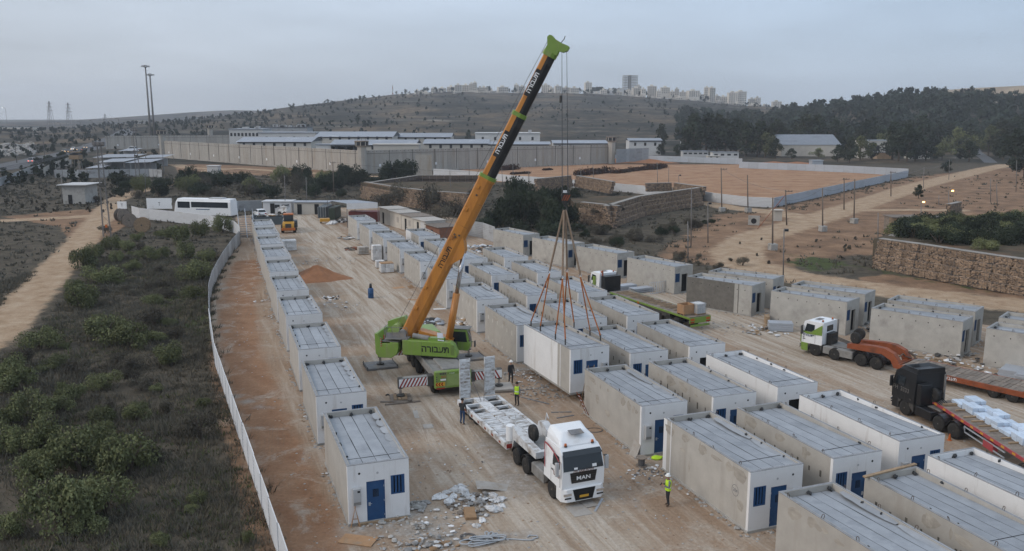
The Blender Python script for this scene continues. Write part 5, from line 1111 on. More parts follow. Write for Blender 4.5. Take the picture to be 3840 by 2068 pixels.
# ================================================================ fences
def ribbed_mesh(m, h=2.0, n=9, depth=.05):
    b = MB().use(m); vs = []; k = 0
    for i in range(n):
        z0 = h * i / n; z1 = h * (i + 1) / n; d = z1 - z0
        for (z, y) in ((z0, 0), (z0 + d * .30, 0), (z0 + d * .42, -depth), (z0 + d * .88, -depth)): vs += [(0, y, z), (1, y, z)]; k += 1
    vs += [(0, 0, h), (1, 0, h)]; k += 1
    b.add(vs, [(2 * i, 2 * i + 1, 2 * i + 3, 2 * i + 2) for i in range(k - 1)]); return b.mesh('fence_sheet')
def flat_panel_mesh(m, h=2.0):
    b = MB().use(m).box(0, .985, -.02, .02, 0, h); b.use(m)
    for z in (.25, .5, .75): b.box(.02, .965, -.035, -.021, h * z - .03, h * z + .03)
    return b.mesh('fence_panel')
def resample(path, step):
    out = [path[0].copy()]; acc = 0.0
    for a, c in zip(path[:-1], path[1:]):
        d = (c - a).length; n = max(1, round(d / step))
        for i in range(1, n + 1): out.append(a.lerp(c, i / n))
    return out
def fence(name, label, path, step, mesh, posts=None, h=2.0, jitter=0.0, post_off=.06, lean=0.0, seed=1, post_every=1, flip=1):
    g = random.Random(seed); pts = resample(path, step); o0 = pts[0].copy(); root = thing(name, label, 'fence', o0)
    for i, (a, c) in enumerate(zip(pts[:-1], pts[1:])):
        d = c - a; ang = math.atan2(d.y, d.x)
        o = obj('sheet', mesh, root, (a.x - o0.x, a.y - o0.y, g.uniform(-jitter, jitter * .3)), (R(lean + g.uniform(-1, 1) * jitter * 20), 0, ang)); o.scale = (d.length * .998, flip, 1)
        if posts and i % post_every == 0: obj('post', posts, root, (a.x - o0.x, a.y - o0.y, 0), (0, 0, ang))
    return root
PST = MB().use('post_steel').box(-.04, .04, .055, .13, 0, 2.12).mesh('post')
PSTd = MB().use('steel_dark').box(-.10, .10, .025, .07, 0, 2.08).mesh('post')
fence('sheet_metal_fence', 'white ribbed sheet metal fence along the scrub side of the yard', FENCE_NEAR, 2.6, ribbed_mesh('fence_white', 1.95), MB().use('fence_grey').box(-.03, .03, .055, .07, 0, 1.97).mesh('post'), jitter=.025, flip=-1)
fence('panel_fence', 'grey panel fence with dark posts on the yard bend', FENCE_MID, 1.15, flat_panel_mesh('fence_panel', 2.0), PSTd, jitter=.02)
fence('sheet_metal_fence', 'white ribbed metal fence in front of the bus', FENCE_BUS, 3.0, ribbed_mesh('fence_white', 2.1), None, jitter=.012, flip=-1)
fence('sheet_metal_fence', 'grey metal fence behind the white cabins', [V(570, 535), V(600, 532), V(660, 530)], 2.4, ribbed_mesh('fence_panel', 2.2), PST)
fence('sheet_metal_fence', 'dark grey metal fence beside the scrap heap', [V(1160, 590), V(1215, 600), V(1245, 612)], 2.4, ribbed_mesh('fence_panel', 2.6), PST)
NEARF = VP([(1090, 441), (1180, 447), (1290, 460), (1400, 468), (1530, 480), (1640, 491), (1740, 500), (1800, 510), (1880, 520), (1945, 523)])
fence('sheet_metal_fence', 'long white ribbed fence closing the near side of the orange field', NEARF, 5.0, ribbed_mesh('fence_white', 2.15, 7), PST, post_every=1)
GALVP = flat_panel_mesh('fence_grey', 2.4); PSTf = MB().use('post_steel').box(-.07, .07, -.10, -.02, 0, 2.5).mesh('post')
fence('sheet_metal_fence', 'galvanised fence running from the field corner along the dirt road', VP([(1945, 523), (2050, 499), (2150, 476), (2283, 446)]), 4.0, ribbed_mesh('fence_grey', 2.2, 7), None)
fence('sheet_metal_fence', 'galvanised panel fence with thin posts along the far side of the field', VP([(2283, 443), (2120, 434), (1980, 428), (1858, 423)]), 3.6, GALVP, PSTf)
fence('sheet_metal_fence', 'galvanised panel fence in front of the prison wall', VP([(1866, 414), (1811, 412), (1710, 408), (1559, 403), (1408, 409), (1308, 414), (1207, 420), (1085, 427)]), 3.6, GALVP, PSTf)
fence('mesh_screen_fence', 'dark screened fence beyond the end tower of the prison wall', [AY(2310, 612, 352), AY(2360, 606, 362), AY(2432, 604, 366)], 3.0, flat_panel_mesh('fence_panel', 5.5), None)
fence('compound_wall', 'pale concrete wall of the checkpoint compound', [G(165, 665), G(205, 640), G(270, 615)], 3, flat_panel_mesh('prison_wall', 3.0), None)
fence('mesh_screen_fence', 'grey screened fence in front of the checkpoint sheds', [G(205, 668), G(330, 668), G(450, 666), G(560, 664), G(608, 668)], 3.0, flat_panel_mesh('fence_panel', 2.6), PSTf)
fence('mesh_screen_fence', 'long grey fence beside the highway verge', [G(-60, 720), G(40, 685), G(110, 655), G(165, 640)], 3.0, flat_panel_mesh('fence_panel', 2.4), None)

# ================================================================ gabion walls: every basket its own piece
def basket_mesh(seed, m='stone'):
    g = random.Random(seed); b = MB().use(m); L, D, H = 2.0, 1.0, 1.0
    b.use('rebar').box(.06, L - .06, .08, D - .06, .02, H - .05); b.use(m)
    for k in range(90): b.rock((g.uniform(.08, L - .08), g.uniform(.03, .09), g.uniform(.07, H - .06)), g.uniform(.08, .15), (g.uniform(.9, 1.5), .7, g.uniform(.7, 1.0)), g)
    for k in range(14): b.rock((g.uniform(.1, L - .1), g.uniform(.15, D - .1), H - .06), g.uniform(.14, .22), (1.2, 1.2, .5), g)
    for sx_ in (.04, L - .04):
        for k in range(9): b.rock((sx_, g.uniform(.1, D - .1), g.uniform(.1, H - .1)), g.uniform(.13, .2), (.6, 1.2, .8), g)
    b.use('wire')
    for x in (0.0, .5, 1.0, 1.5, 2.0): b.box(x - .008, x + .008, -.07, -.055, 0, H)
    for z in (0.02, .5, .98): b.box(0, L, -.07, -.055, z - .008, z + .008)
    return b.mesh('basket')
BASK = [basket_mesh(s) for s in range(5)]
CAPM = MB().use('stone_cap').box(0, 2.0, 0, 1.0, 0, .06).mesh('coping')
def gabion(label, path, courses, step_back=.25, seed=0, z0=0.0, group='gabion walls', flip=False, cap=True):
    g = random.Random(seed); o0 = path[0].copy(); root = thing('gabion_wall', label, 'gabion wall', (o0.x, o0.y, z0), 0, group)
    for a, c in zip(path[:-1], path[1:]):
        d = c - a; n = max(1, round(d.length / 2.0)); u = d.normalized(); nn = Vector((-u.y, u.x, 0)) * (-1 if flip else 1); ang = math.atan2(d.y, d.x); sc = d.length / n / 2.0
        for k in range(courses):
            for i in range(n):
                q = a + u * (i * 2.0 * sc) + nn * (k * step_back) - o0
                o = obj('basket', BASK[g.randrange(5)], root, (q.x, q.y, k * .98), (0, 0, ang)); o.scale = (sc, -1 if flip else 1, 1.0)
                if k == courses - 1 and cap:
                    o2 = obj('coping', CAPM, root, (q.x, q.y, k * .98 + 1.0), (0, 0, ang)); o2.scale = (sc, -1 if flip else 1, 1)
    return root
gabion('tall stone gabion wall beside the dirt road, shrubs growing above it', [G(3270, 1010), G(3420, 1035), G(3560, 1062), G(3700, 1088), G(3840, 1112), G(4050, 1145)], 4, .3, 1)
gabion('short return of the roadside gabion wall up the slope', [G(3480, 890), G(3400, 925), G(3270, 1005)], 3, .2, 2, z0=.6, cap=True)
gabion('tiered stone gabion wall behind the old sheds', [G(1350, 745), G(1470, 770), G(1600, 788), G(1740, 800)], 4, .35, 3)
gabion('gabion return wall climbing towards the prison corner', [G(1800, 705), G(1560, 705), G(1350, 742)], 2, .3, 4, z0=1.5)
gabion('gabion wall right of the big bush, under the white fence', [G(2160, 840), G(2300, 858), G(2420, 812), G(2640, 772)], 4, .35, 5)
gabion('upper gabion terrace above the big bush', [G(2020, 728), G(2150, 712), G(2285, 740)], 3, .3, 6, z0=.8)
gabion('small upper gabion terrace near the field corner', [G(2425, 745), G(2520, 742), G(2630, 760)], 2, .3, 7, z0=1.6)
gabion('low gabion block beside the timber shack', [G(3570, 825), G(3610, 815)], 3, .2, 8)

# ================================================================ poles, masts, pylons
POLE_N = [0]
def pole(u, vb, vt, label, m='post_wood', r=.11, block=False, arm=None, lamp=None, lean=0.0, name='utility_pole', group='poles across the site', cat='pole'):
    p = G(u, vb); top = AY(u + lean, vt, p.y); h = top.z
    t = thing(name, label, cat, p, 0, group)
    MB().use(m).cyl((0, 0, 0), (top.x - p.x, 0, h), r, r * .7, n=8).build('shaft', t, True)
    if block: o = MB().use('concrete').cbox(-.55, .55, -.55, .55, 0, .95, .04).build('concrete_block', t); o.rotation_euler = (0, 0, R(rnd.uniform(0, 40)))
    if arm:
        b = MB().use('steel_dark').box(-.7, .7, -.05, .05, h - .35, h - .25)
        for x in (-.6, 0, .6): b.cyl((x, 0, h - .25), (x, 0, h - .05), .05, n=6)
        b.build('crossarm', t)
    if lamp:
        b = MB().use('post_steel').box(-.25, .25, -.28, .0, h - .2, h + .12); b.build('lamp_housing', t); MB().use(lamp).box(-.22, .22, -.30, -.281, h - .16, h + .08).build('lamp_glass', t)
    return t, Vector((top.x, p.y, h - .1))
PT = {}
for k, (u, vb, vt, blk, arm, lamp) in enumerate([(2707, 795, 630, 1, 1, None), (2805, 797, 657, 1, 0, None), (2897, 938, 742, 1, 0, None), (2950, 845, 713, 0, 1, None), (3085, 868, 706, 1, 0, None), (3165, 787, 668, 0, 1, None), (3202, 838, 672, 1, 0, None), (3341, 737, 643, 0, 1, None), (3292, 929, 799, 0, 0, None), (3453, 845, 757, 0, 0, 'lamp_warm'), (3560, 818, 715, 0, 0, 'lamp_warm'),
        (2937, 1036, 862, 0, 0, 'glass'), (3463, 705, 628, 0, 0, None), (3558, 675, 599, 0, 0, None), (2591, 929, 706, 0, 0, None), (2655, 912, 762, 0, 0, 'glass'), (2580, 984, 830, 0, 0, None), (2467, 711, 609, 0, 0, None), (2507, 712, 631, 0, 0, None), (2548, 715, 657, 0, 0, 'glass'), (2227, 691, 616, 0, 0, None), (2180, 690, 631, 0, 0, None), (1925, 700, 571, 0, 0, None), (1984, 702, 642, 0, 1, None), (1885, 695, 627, 0, 0, None),
        (1252, 725, 607, 0, 1, None), (1070, 800, 660, 0, 0, None), (1151, 796, 665, 0, 0, None), (3715, 760, 670, 0, 0, None), (3740, 775, 690, 0, 0, None), (3810, 720, 600, 0, 0, None), (3520, 770, 733, 0, 0, None), (546, 730, 600, 0, 0, None), (612, 668, 560, 0, 0, None), (232, 765, 655, 0, 0, None), (1760, 690, 560, 0, 0, None), (1690, 745, 640, 0, 0, None), (1775, 775, 690, 0, 0, None)]):
    lbl = {9: 'lit yellow lamp on a pole beside the timber shack', 10: 'tall thin pole with a lit yellow lamp above the shrubs'}.get(k, 'bare wooden pole set in a concrete block by the dirt road' if blk else ('wooden pole with crossarm and insulators by the tin fence' if arm else ('thin pole carrying a small floodlight' if lamp else 'thin bare pole standing in the rough ground')))
    t_, PT[k] = pole(u, vb, vt, lbl, 'post_wood' if (blk or arm) else 'post_steel', .14 if blk or arm else .09, bool(blk), arm, lamp, rnd.uniform(-4, 4), group='poles across the site')
def wire(a, c, sag, r=.022):
    pts = [a.lerp(c, t) - Vector((0, 0, sag * 4 * t * (1 - t))) for t in np.linspace(0, 1, 9)]; o0 = a
    o = MB().use('rope').tube([p - o0 for p in pts], r, 4).build('power_line'); o.location = o0; return o
for n, (a, c) in enumerate([(0, 3), (3, 5), (5, 7), (4, 6), (7, 12), (12, 13), (2, 4), (25, 23)]):
    tag(wire(PT[a], PT[c], 1.0), 'sagging black cable strung between the wooden poles', 'cable', 'cables between poles')
# leaning rust red stay of one pole
p = G(2840, 860); q = PT[3]; o = MB().use('rust_orange').cyl((0, 0, 0), q - p - Vector((0, 0, .8)), .06, n=6).build('stay_pole'); o.location = p; tag(o, 'rust red leaning stay propping a wooden pole', 'stay')
# high masts and pylons
def high_mast(u, vt, d, label):
    top = AY(u, vt, d); t = thing('light_mast', label, 'light mast', (top.x, d, 0), 0, 'high light masts')
    MB().use('post_steel').cyl((0, 0, 0), (0, 0, top.z), .75, .38, n=10).build('shaft', t, True); b = MB().use('post_steel')
    b.cyl((0, 0, top.z - .6), (0, 0, top.z + .8), .9, n=10); b.build('lamp_ring', t)
    for k in range(6): a = k * math.pi / 3; MB().use('grey_box').box(1.9 * math.cos(a) - .55, 1.9 * math.cos(a) + .55, 1.9 * math.sin(a) - .55, 1.9 * math.sin(a) + .55, top.z - .3, top.z + .5).build('floodlight', t)
high_mast(545, 250, 520, 'taller high mast with ring of floodlights by the highway'); high_mast(562, 282, 530, 'shorter high mast with ring of floodlights by the highway')
def pylon(u, vt, d, label, h=34):
    top = AY(u, vt, d); zb = top.z - h; t = thing('power_pylon', label, 'pylon', (top.x, d, min(zb, 0)), 0, 'power pylons'); b = MB().use('post_steel'); zz = h + (zb if zb > 0 else 0)
    def w(z): return 3.4 * (1 - z / zz) + .5
    for sx_ in (-1, 1):
        for sy in (-1, 1): b.tube([(sx_ * w(0), sy * w(0), 0), (sx_ * w(zz * .6), sy * w(zz * .6), zz * .6), (sx_ * .3, sy * .3, zz)], .22, 4)
    n = 9
    for i in range(n):
        z0, z1 = zz * i / n, zz * (i + 1) / n
        for s in (-1, 1):
            b.tube([(-s * w(z0), -w(z0), z0), (s * w(z1), -w(z1), z1)], .12, 4); b.tube([(-w(z0), -s * w(z0), z0), (-w(z1), s * w(z1), z1)], .12, 4)
    b.build('lattice', t)
    for k, L_ in ((.66, 4.6), (.79, 4.2), (.92, 3.6)): MB().use('post_steel').box(-L_, L_, -.25, .25, zz * k, zz * k + .5).build('crossarm', t)
pylon(183, 380, 1150, 'steel lattice pylon left of the pair'.replace('left of the pair', 'nearer the rubble heap')); pylon(254, 386, 1180, 'steel lattice pylon nearer the street lamps'); pylon(393, 428, 1600, 'distant small lattice pylon before the ridge', 30)
# lattice double mast on the scrub corner, twin mast behind
for (u, vb, vt, lb) in ((401, 890, 545, 'tall A shaped double lattice pole at the track junction'), (520, 703, 490, 'steel lattice pole with floodlights beside the checkpoint')):
    p = G(u, vb); h = AY(u, vt, p.y).z; t = thing('lattice_pole', lb, 'pole', p); b = MB().use('post_steel')
    for s in (-1, 1): b.tube([(s * .62, 0, 0), (s * .30, 0, h)], .07, 6); b.tube([(s * .62, .35, 0), (s * .30, .15, h)], .04, 5)
    for k in range(12): z0, z1 = h * k / 12, h * (k + 1) / 12; s = 1 if k % 2 else -1; b.tube([(-s * (.62 - .32 * k / 12), 0, z0), (s * (.62 - .32 * (k + 1) / 12), 0, z1)], .03, 4)
    b.build('lattice', t); MB().use('steel_dark').box(-.55, .55, -.1, .1, h * .55, h * .57).build('crossarm', t)
    b = MB().use('post_steel').box(-.9, .9, -.1, .1, h - .2, h); [b.box(x - .25, x + .25, -.3, .1, h, h + .5) for x in (-.7, 0, .7)]; b.build('floodlight', t)
    if vb > 800: MB().use('amber').box(-.1, .25, -.1, .0, 1.6, 2.1).build('warning_sign', t)
a_ = G(401, 890); hh_ = AY(401, 545, a_.y).z
for k in range(3):
    o = wire(Vector((a_.x - .4 + .4 * k, a_.y, hh_)), Vector((-62 - 6 * k, 40, hh_ + 2)), 3.5, .03); tag(o, 'overhead power line crossing the dirt track', 'cable', 'lines over the track')
# street lamps along the highway
for k, (u, vt, d) in enumerate([(225, 460, 620), (300, 455, 640), (345, 452, 660), (398, 448, 690), (420, 452, 720), (445, 445, 560), (160, 505, 420), (56, 540, 360), (20, 405, 900)]):
    top = AY(u, vt, d); t = thing('street_lamp', 'curved arm street lamp beside the highway' if k < 8 else 'lit street lamp on the slope by the highway', 'street lamp', (top.x, d, 0), 0, 'highway street lamps')
    MB().use('post_steel').tube([(0, 0, 0), (0, 0, top.z - .8), (-.4, 0, top.z - .15), (-2.6, 0, top.z)], .16, 6).build('pole', t, True); MB().use('lamp_white' if k == 8 else 'grey_box').box(-3.6, -2.5, -.25, .25, top.z - .1, top.z + .15).build('lamp_head', t)
# ================================================================ prison
def tower(p, h, label, w=1.55, cab=2.2, ant=False):
    t = thing('watchtower', label, 'watchtower', p, 0, 'prison watchtowers'); n = 8
    MB().use('prison_wall').cyl((0, 0, 0), (0, 0, h - 2.6), w, n=n).build('shaft', t)
    MB().use('prison_wall').cyl((0, 0, h - 2.6), (0, 0, h - 2.0), w, cab, n=n).build('corbel', t)
    MB().use('win_dark').cyl((0, 0, h - 2.0), (0, 0, h - .7), cab * .96, n=n).build('glazing', t)
    b = MB().use('prison_wall')
    for k in range(n): a = 2 * math.pi * k / n; b.box(cab * math.cos(a) - .14, cab * math.cos(a) + .14, cab * math.sin(a) - .14, cab * math.sin(a) + .14, h - 2.0, h - .7)
    b.build('mullion', t); MB().use('timber_grey').cyl((0, 0, h - .7), (0, 0, h - .35), cab * 1.12, n=n).build('roof', t)
    b = MB().use('steel_dark'); [b.tube([(x, 0, h - .35), (x, 0, h + .6)], .05, 4) for x in (-1.4, 0, 1.4)]; b.build('railing', t)
    if ant: MB().use('post_steel').tube([(0, 0, h - .4), (0, 0, h + 3.0)], .07, 5).build('antenna', t)
    return t
PC = G(1362, 652); PE = G(614, 592); PR = AY(2286, 606, 356); PR.z = 0
SLAB = MB().use('prison_wall').box(.015, 1.485, -.13, .13, 0, 7.9); SLAB.box(.1, 1.4, -.45, .45, 0, .55); SLAB.use('hole').box(.68, .84, -.135, .135, 7.35, 7.62); SLAB = SLAB.mesh('wall_slab')
def slab_wall(a, c, label):
    d = c - a; n = round(d.length / 1.5); ang = math.atan2(d.y, d.x); t = thing('prison_wall', label, 'wall', a, math.degrees(ang)); sc = d.length / n / 1.5
    for i in range(n): o = obj('wall_slab', SLAB, t, (i * 1.5 * sc, rnd.uniform(-.03, .03), rnd.uniform(-.06, .02))); o.scale = (sc, 1, 1)
    b = MB().use('steel_dark').box(0, d.length, -.2, -.15, 6.7, 6.8)
    for x in np.arange(1, d.length, 9.0): b.box(x - .05, x + .05, -.25, -.14, 0, 7.9)
    b.build('cable_tray', t)
    for x in np.arange(6, d.length, 22.0): MB().use('text_white').box(x, x + .7, -.20, -.14, 2.2, 3.1).build('number_sign', t)
slab_wall(PE, PC, 'tall concrete slab prison wall from the highway tower to the corner tower')
slab_wall(PC, PR, 'tall concrete slab prison wall from the corner tower behind the field')
tower(PC + Vector((0, -1.2, 0)), 11.6, 'corner watchtower where the two prison walls meet')
tower(PR + Vector((.6, -.6, 0)), 11.4, 'watchtower at the field end of the prison wall')
tower(PE + Vector((0, -.4, 0)), 13.0, 'watchtower at the highway end of the prison wall'); q = AY(786, 470, 520); tower(Vector((q.x, 520, 0)), 14.2, 'far watchtower with antenna behind the compound', ant=True)
q0 = Vector((q.x, 520, 0)); slab_wall(q0 - Vector((52, 24, 0)), q0 + Vector((38, 2, 0)), 'distant concrete wall running to the far watchtower')
def hall(u0, u1, vt, d, depth, label, roof='flat', wall='bldg_cream', rm='roof_tin', win=0, seed=0, rise=1.6, cat='building', zb=None, deco=0):
    a = AY(u0, vt, d); c = AY(u1, vt, d); w = c.x - a.x; h = a.z; g = random.Random(seed)
    t = thing('prison_building' if cat == 'prison building' else 'building', label, cat, ((a.x + c.x) / 2, d, 0))
    if roof == 'flat':
        MB().use(wall).box(-w / 2, w / 2, 0, depth, 0, h - .3).build('wall', t); MB().use(rm).box(-w / 2 - .3, w / 2 + .3, -.4, depth + .3, h - .3, h).build('roof', t)
    else:
        hw = h - rise; MB().use(wall).box(-w / 2, w / 2, 0, depth, 0, hw).build('wall', t); r = MB().use(rm)
        # ridge across the view: shallow slopes towards and away from us, dark gable ends
        r.add([(-w / 2 - .6, -.8, hw), (w / 2 + .6, -.8, hw), (w / 2 + .6, depth / 2, h), (-w / 2 - .6, depth / 2, h), (w / 2 + .6, depth + .8, hw), (-w / 2 - .6, depth + .8, hw)], [(0, 1, 2, 3), (3, 2, 4, 5)])
        r.use('roof_dark').add([(w / 2 + .2, -.2, hw + .02), (w / 2 + .2, depth, hw + .02), (w / 2 + .2, depth / 2, h - .12), (-w / 2 - .2, -.2, hw + .02), (-w / 2 - .2, depth, hw + .02), (-w / 2 - .2, depth / 2, h - .12)], [(0, 1, 2), (3, 5, 4)]); r.build('roof', t)
        MB().use('steel_dark').box(-w / 2, w / 2, -.35, -.28, hw - .5, hw - .1).build('gutter', t)
    for k in range(win):
        x = -w / 2 + w * (k + .6) / (win + .2); MB().use('win_dark').box(x - .55, x + .55, -.06, -.005, h - 3.6, h - 2.0).build('window', t)
    for k in range(deco): x = g.uniform(-w / 2, w / 2); MB().use('grey_box').box(x - .8, x + .8, 1, 3, h + .005, h + g.uniform(.6, 1.6)).build('roof_unit', t)
    return t
PB = 'prison building'
hall(858, 985, 484, 430, 16, 'white prison block with a row of small dark windows', 'flat', 'bldg_white', 'roof_tin', 9, cat=PB, deco=4)
hall(978, 1152, 477, 505, 14, 'long grey block with cluttered roof behind the white one', 'flat', 'fence_panel', 'roof_dark', 0, cat=PB, deco=14)
hall(968, 1185, 497, 412, 16, 'white block with lit wall lamps under tin roof', 'flat', 'bldg_white', 'roof_tin', 4, cat=PB)
hall(1182, 1470, 496, 405, 26, 'largest tin roofed prison hall with dark gable', 'gable', 'bldg_cream', 'roof_tin', 8, rise=2.2, cat=PB)
hall(1462, 1690, 501, 425, 22, 'tin roofed prison hall next to the palm', 'gable', 'bldg_cream', 'roof_tin', 6, rise=1.8, cat=PB)
hall(890, 1165, 517, 374, 22, 'low tin roofed hall just inside the highway side wall', 'gable', 'bldg_cream', 'roof_tin', 7, rise=1.8, cat=PB)
hall(1240, 1555, 527, 338, 20, 'low tin roofed hall right behind the corner tower', 'gable', 'bldg_cream', 'roof_tin', 9, rise=1.8, cat=PB)
hall(1590, 1830, 525, 372, 18, 'tin roofed hall behind the crane boom', 'gable', 'bldg_cream', 'roof_tin', 6, rise=1.6, cat=PB)
hall(1185, 1345, 541, 338, 6, 'long white canopy roof along the inside of the prison wall', 'flat', 'bldg_white', 'roof_tin', 0, cat=PB)
hall(1400, 1570, 541, 322, 6, 'plain beige wall block beside the corner tower', 'flat', 'bldg_cream', 'bldg_cream', 0, cat=PB)
hall(1782, 2025, 499, 430, 16, 'white flat block with square windows beyond the boom', 'flat', 'bldg_white', 'bldg_white', 5, cat=PB, deco=3)
hall(2075, 2285, 528, 392, 14, 'low pale block behind the field end tower', 'gable', 'bldg_white', 'roof_tin', 5, rise=1.2, cat=PB)
hall(1830, 2060, 533, 372, 12, 'low tin roofed row behind the hoist ropes', 'gable', 'bldg_cream', 'roof_tin', 4, rise=1.0, cat=PB)
hall(2360, 2480, 520, 430, 12, 'low white hall beyond the screened fence', 'gable', 'bldg_white', 'roof_tin', 3, rise=1.0, cat='building')
# standing wall panel in front of the prison
p = G(1590, 672); t = thing('freestanding_wall', 'free standing tall concrete panels in front of the prison wall', 'wall panel', p, 0)
for k in range(3): MB().use('prison_wall').box(-2.6 + k * 1.75, -.9 + k * 1.75, -.15, .15, 0, 7.6).build('panel', t); 
b = MB().use('prison_wall').box(-2.7, 2.7, -.7, .7, 0, .7).build('foot', t)

# ================================================================ houses and sheds with their foot in view
def pxbox(name, label, cat, u0, u1, vt, vb, depth, wall, rm, roof='flat', win=0, door=0, rise=.8, rz=0.0, over=.25, wmat='win_dark', group=None):
    a = G(u0, vb); c = G(u1, vb); w = (c - a).length; h = AY(u0, vt, a.y).z; h = max(h, 1.5)
    t = thing(name, label, cat, (a + c) / 2, rz + math.degrees(math.atan2(c.y - a.y, c.x - a.x)), group); hw = h if roof == 'flat' else h - rise
    MB().use(wall).box(-w / 2, w / 2, 0, depth, 0, hw - .14).build('wall', t)
    if roof == 'flat': MB().use(rm).box(-w / 2 - over, w / 2 + over, -over, depth + over, hw - .14, hw).build('roof', t)
    elif roof == 'gable':
        MB().use(rm).prism([(-.3, hw - .2), (depth + .3, hw - .2), (depth / 2, h)], -w / 2 - .3, w / 2 + .3, 'x').build('roof', t)
    for k in range(win): x = -w / 2 + w * (k + .5) / win; MB().use(wmat).box(x - w * .05 - .2, x + w * .05 + .2, -.05, -.003, hw * .45, hw * .72).build('window', t)
    for k in range(door): x = -w / 2 + w * (k + .33) / max(door, 1); MB().use('hole').box(x - .45, x + .45, -.06, -.004, .02, min(2.1, hw * .85)).build('door', t)
    return t
pxbox('warehouse', 'large pale warehouse with grey pitched roof beyond the field', 'warehouse', 2930, 3150, 507, 587, 24, 'bldg_stone', 'roof_grey', 'gable', 0, 0, 4.5)
pxbox('house', 'brown tiled hut among the trees by the tin fence', 'house', 2640, 2728, 509, 553, 12, 'timber', 'roof_dark', 'gable', 1, 0, 4)
pxbox('cabin', 'long white cabin behind the far tin fence', 'cabin', 2560, 2655, 567, 589, 5, 'bldg_white', 'roof_tin', 'flat', 5)
pxbox('cabin', 'white cabin with small windows next to the sandy cabin', 'cabin', 2672, 2770, 571, 595, 5, 'bldg_white', 'roof_tin', 'flat', 4)
pxbox('cabin', 'small sandy cabin between the two white ones', 'cabin', 2655, 2700, 585, 598, 4, 'bldg_cream', 'bldg_cream', 'flat', 2)
pxbox('cabin', 'white low building left of the brown hut'.replace('left of', 'beside'), 'cabin', 2558, 2638, 531, 551, 6, 'bldg_white', 'roof_tin', 'flat', 3)
pxbox('house', 'white two storey house under the tall eucalyptus trees', 'house', 2490, 2572, 484, 512, 10, 'bldg_white', 'bldg_white', 'flat', 4)
pxbox('house', 'beige house with open porch beside the warehouse tree', 'house', 3230, 3345, 527, 594, 9, 'bldg_cream', 'roof_tin', 'flat', 3, 1)
pxbox('shed', 'orange brown shed in front of the beige house', 'shed', 3288, 3345, 572, 597, 5, 'timber', 'roof_tin', 'flat')
pxbox('house', 'white flat roofed house half hidden behind dark bushes', 'house', 3442, 3554, 538, 562, 8, 'bldg_white', 'roof_tin', 'flat', 5)
pxbox('house', 'grey low house by the street', 'house', 3415, 3487, 563, 597, 7, 'bldg_cream', 'roof_tin', 'flat', 2, 1)
pxbox('tank_block', 'grey concrete tank standing behind the tin fence', 'tank', 3046, 3086, 602, 621, 4, 'galv', 'galv', 'flat')
pxbox('cabin', 'white portable cabin standing on the dirt track', 'cabin', 778, 818, 622, 659, 3.2, 'bldg_white', 'bldg_white', 'flat', 0, 0, wmat='win_dark')
pxbox('pump_house', 'grey concrete hut with overhanging white roof in the scrub', 'hut', 238, 322, 693, 766, 6, 'concrete', 'bldg_white', 'flat', 0, 1, over=.8)
# timber shack
t = pxbox('timber_shack', 'vertical board timber shack below the lit lamp', 'shack', 3345, 3450, 815, 870, 3.5, 'timber_grey', 'timber_grey', 'flat', 1, 1)
for k in range(18): MB().use('timber').box(-3.1 + k * .345, -2.8 + k * .345, -.10, -.065, .02, 2.5 + rnd.uniform(-.06, .05)).build('board', t)
t = pxbox('electric_box_hut', 'small boxy switch hut beside the pole stay', 'switch box', 2902, 2932, 788, 830, 1.2, 'bldg_stone', 'bldg_stone', 'flat')
# culvert
p = G(2826, 845); t = thing('culvert', 'concrete culvert pipe mouth in the bank', 'culvert', p, -20); MB().use('concrete').box(-1.0, 1.0, 0, .4, 0, 1.7).build('headwall', t); MB().use('hole').cyl((0, -.02, .75), (0, .1, .75), .5, n=16).build('pipe_mouth', t)

# ---- checkpoint compound far left
for k, (u0, u1, vt, vb, lb) in enumerate([(348, 505, 583, 640, 'largest white canopy roof of the checkpoint'), (365, 470, 600, 655, 'white canopy roof in front of the largest checkpoint canopy'), (466, 570, 602, 655, 'white canopy roof on the tower side of the checkpoint'), (318, 385, 622, 660, 'small white canopy roof by the concrete wall'), (520, 615, 585, 625, 'white canopy roof next to the prison tower'), (440, 500, 560, 600, 'pale flat roof shelter behind the checkpoint')]):
    a = G(u0, vb); c = G(u1, vb); h = AY(u0, vt, a.y).z; w = c.x - a.x; t = thing('canopy', lb, 'canopy', ((a.x + c.x) / 2, a.y, 0), 0, 'checkpoint canopies')
    MB().use('roof_tin').add([(-w / 2, 0, h - .9), (w / 2, 0, h - .6), (w / 2, 12, h), (-w / 2, 12, h - .2)], [(0, 1, 2, 3)]).build('roof', t)
    for x in (-w / 2 + .3, 0, w / 2 - .3):
        for y in (.2, 11): MB().use('post_steel').cyl((x, y, 0), (x, y, h - .8), .1, n=6).build('post', t)
    MB().use('fence_panel').box(-w / 2 + .5, w / 2 - .5, 5, 5.3, 0, h - 1.2).build('back_wall', t)
p = G(290, 650); t = thing('guard_tower', 'orange brown guard cabin on stilts at the checkpoint', 'guard tower', p); hh_ = AY(290, 569, p.y).z
MB().use('timber').box(-1.7, 1.7, -1.4, 1.4, hh_ - 2.6, hh_ - 1.2).build('cabin_wall', t); MB().use('win_dark').box(-1.5, 1.5, -1.2, 1.2, hh_ - 1.2, hh_ - .35).build('glazing', t); MB().use('timber').box(-1.6, 1.6, -1.5, 1.5, hh_ - .35, hh_).build('roof', t)
for s in (-1, 1):
    for r_ in (-1, 1): MB().use('post_steel').tube([(s * 1.6, r_ * 1.3, 0), (s * 1.1, r_ * .9, hh_ - 2.6)], .1, 5).build('leg', t)
# low industrial building far left
pxbox('building', 'long pale industrial building by the pylons', 'building', 5, 125, 478, 505, 12, 'bldg_stone', 'roof_tin', 'flat', 9)

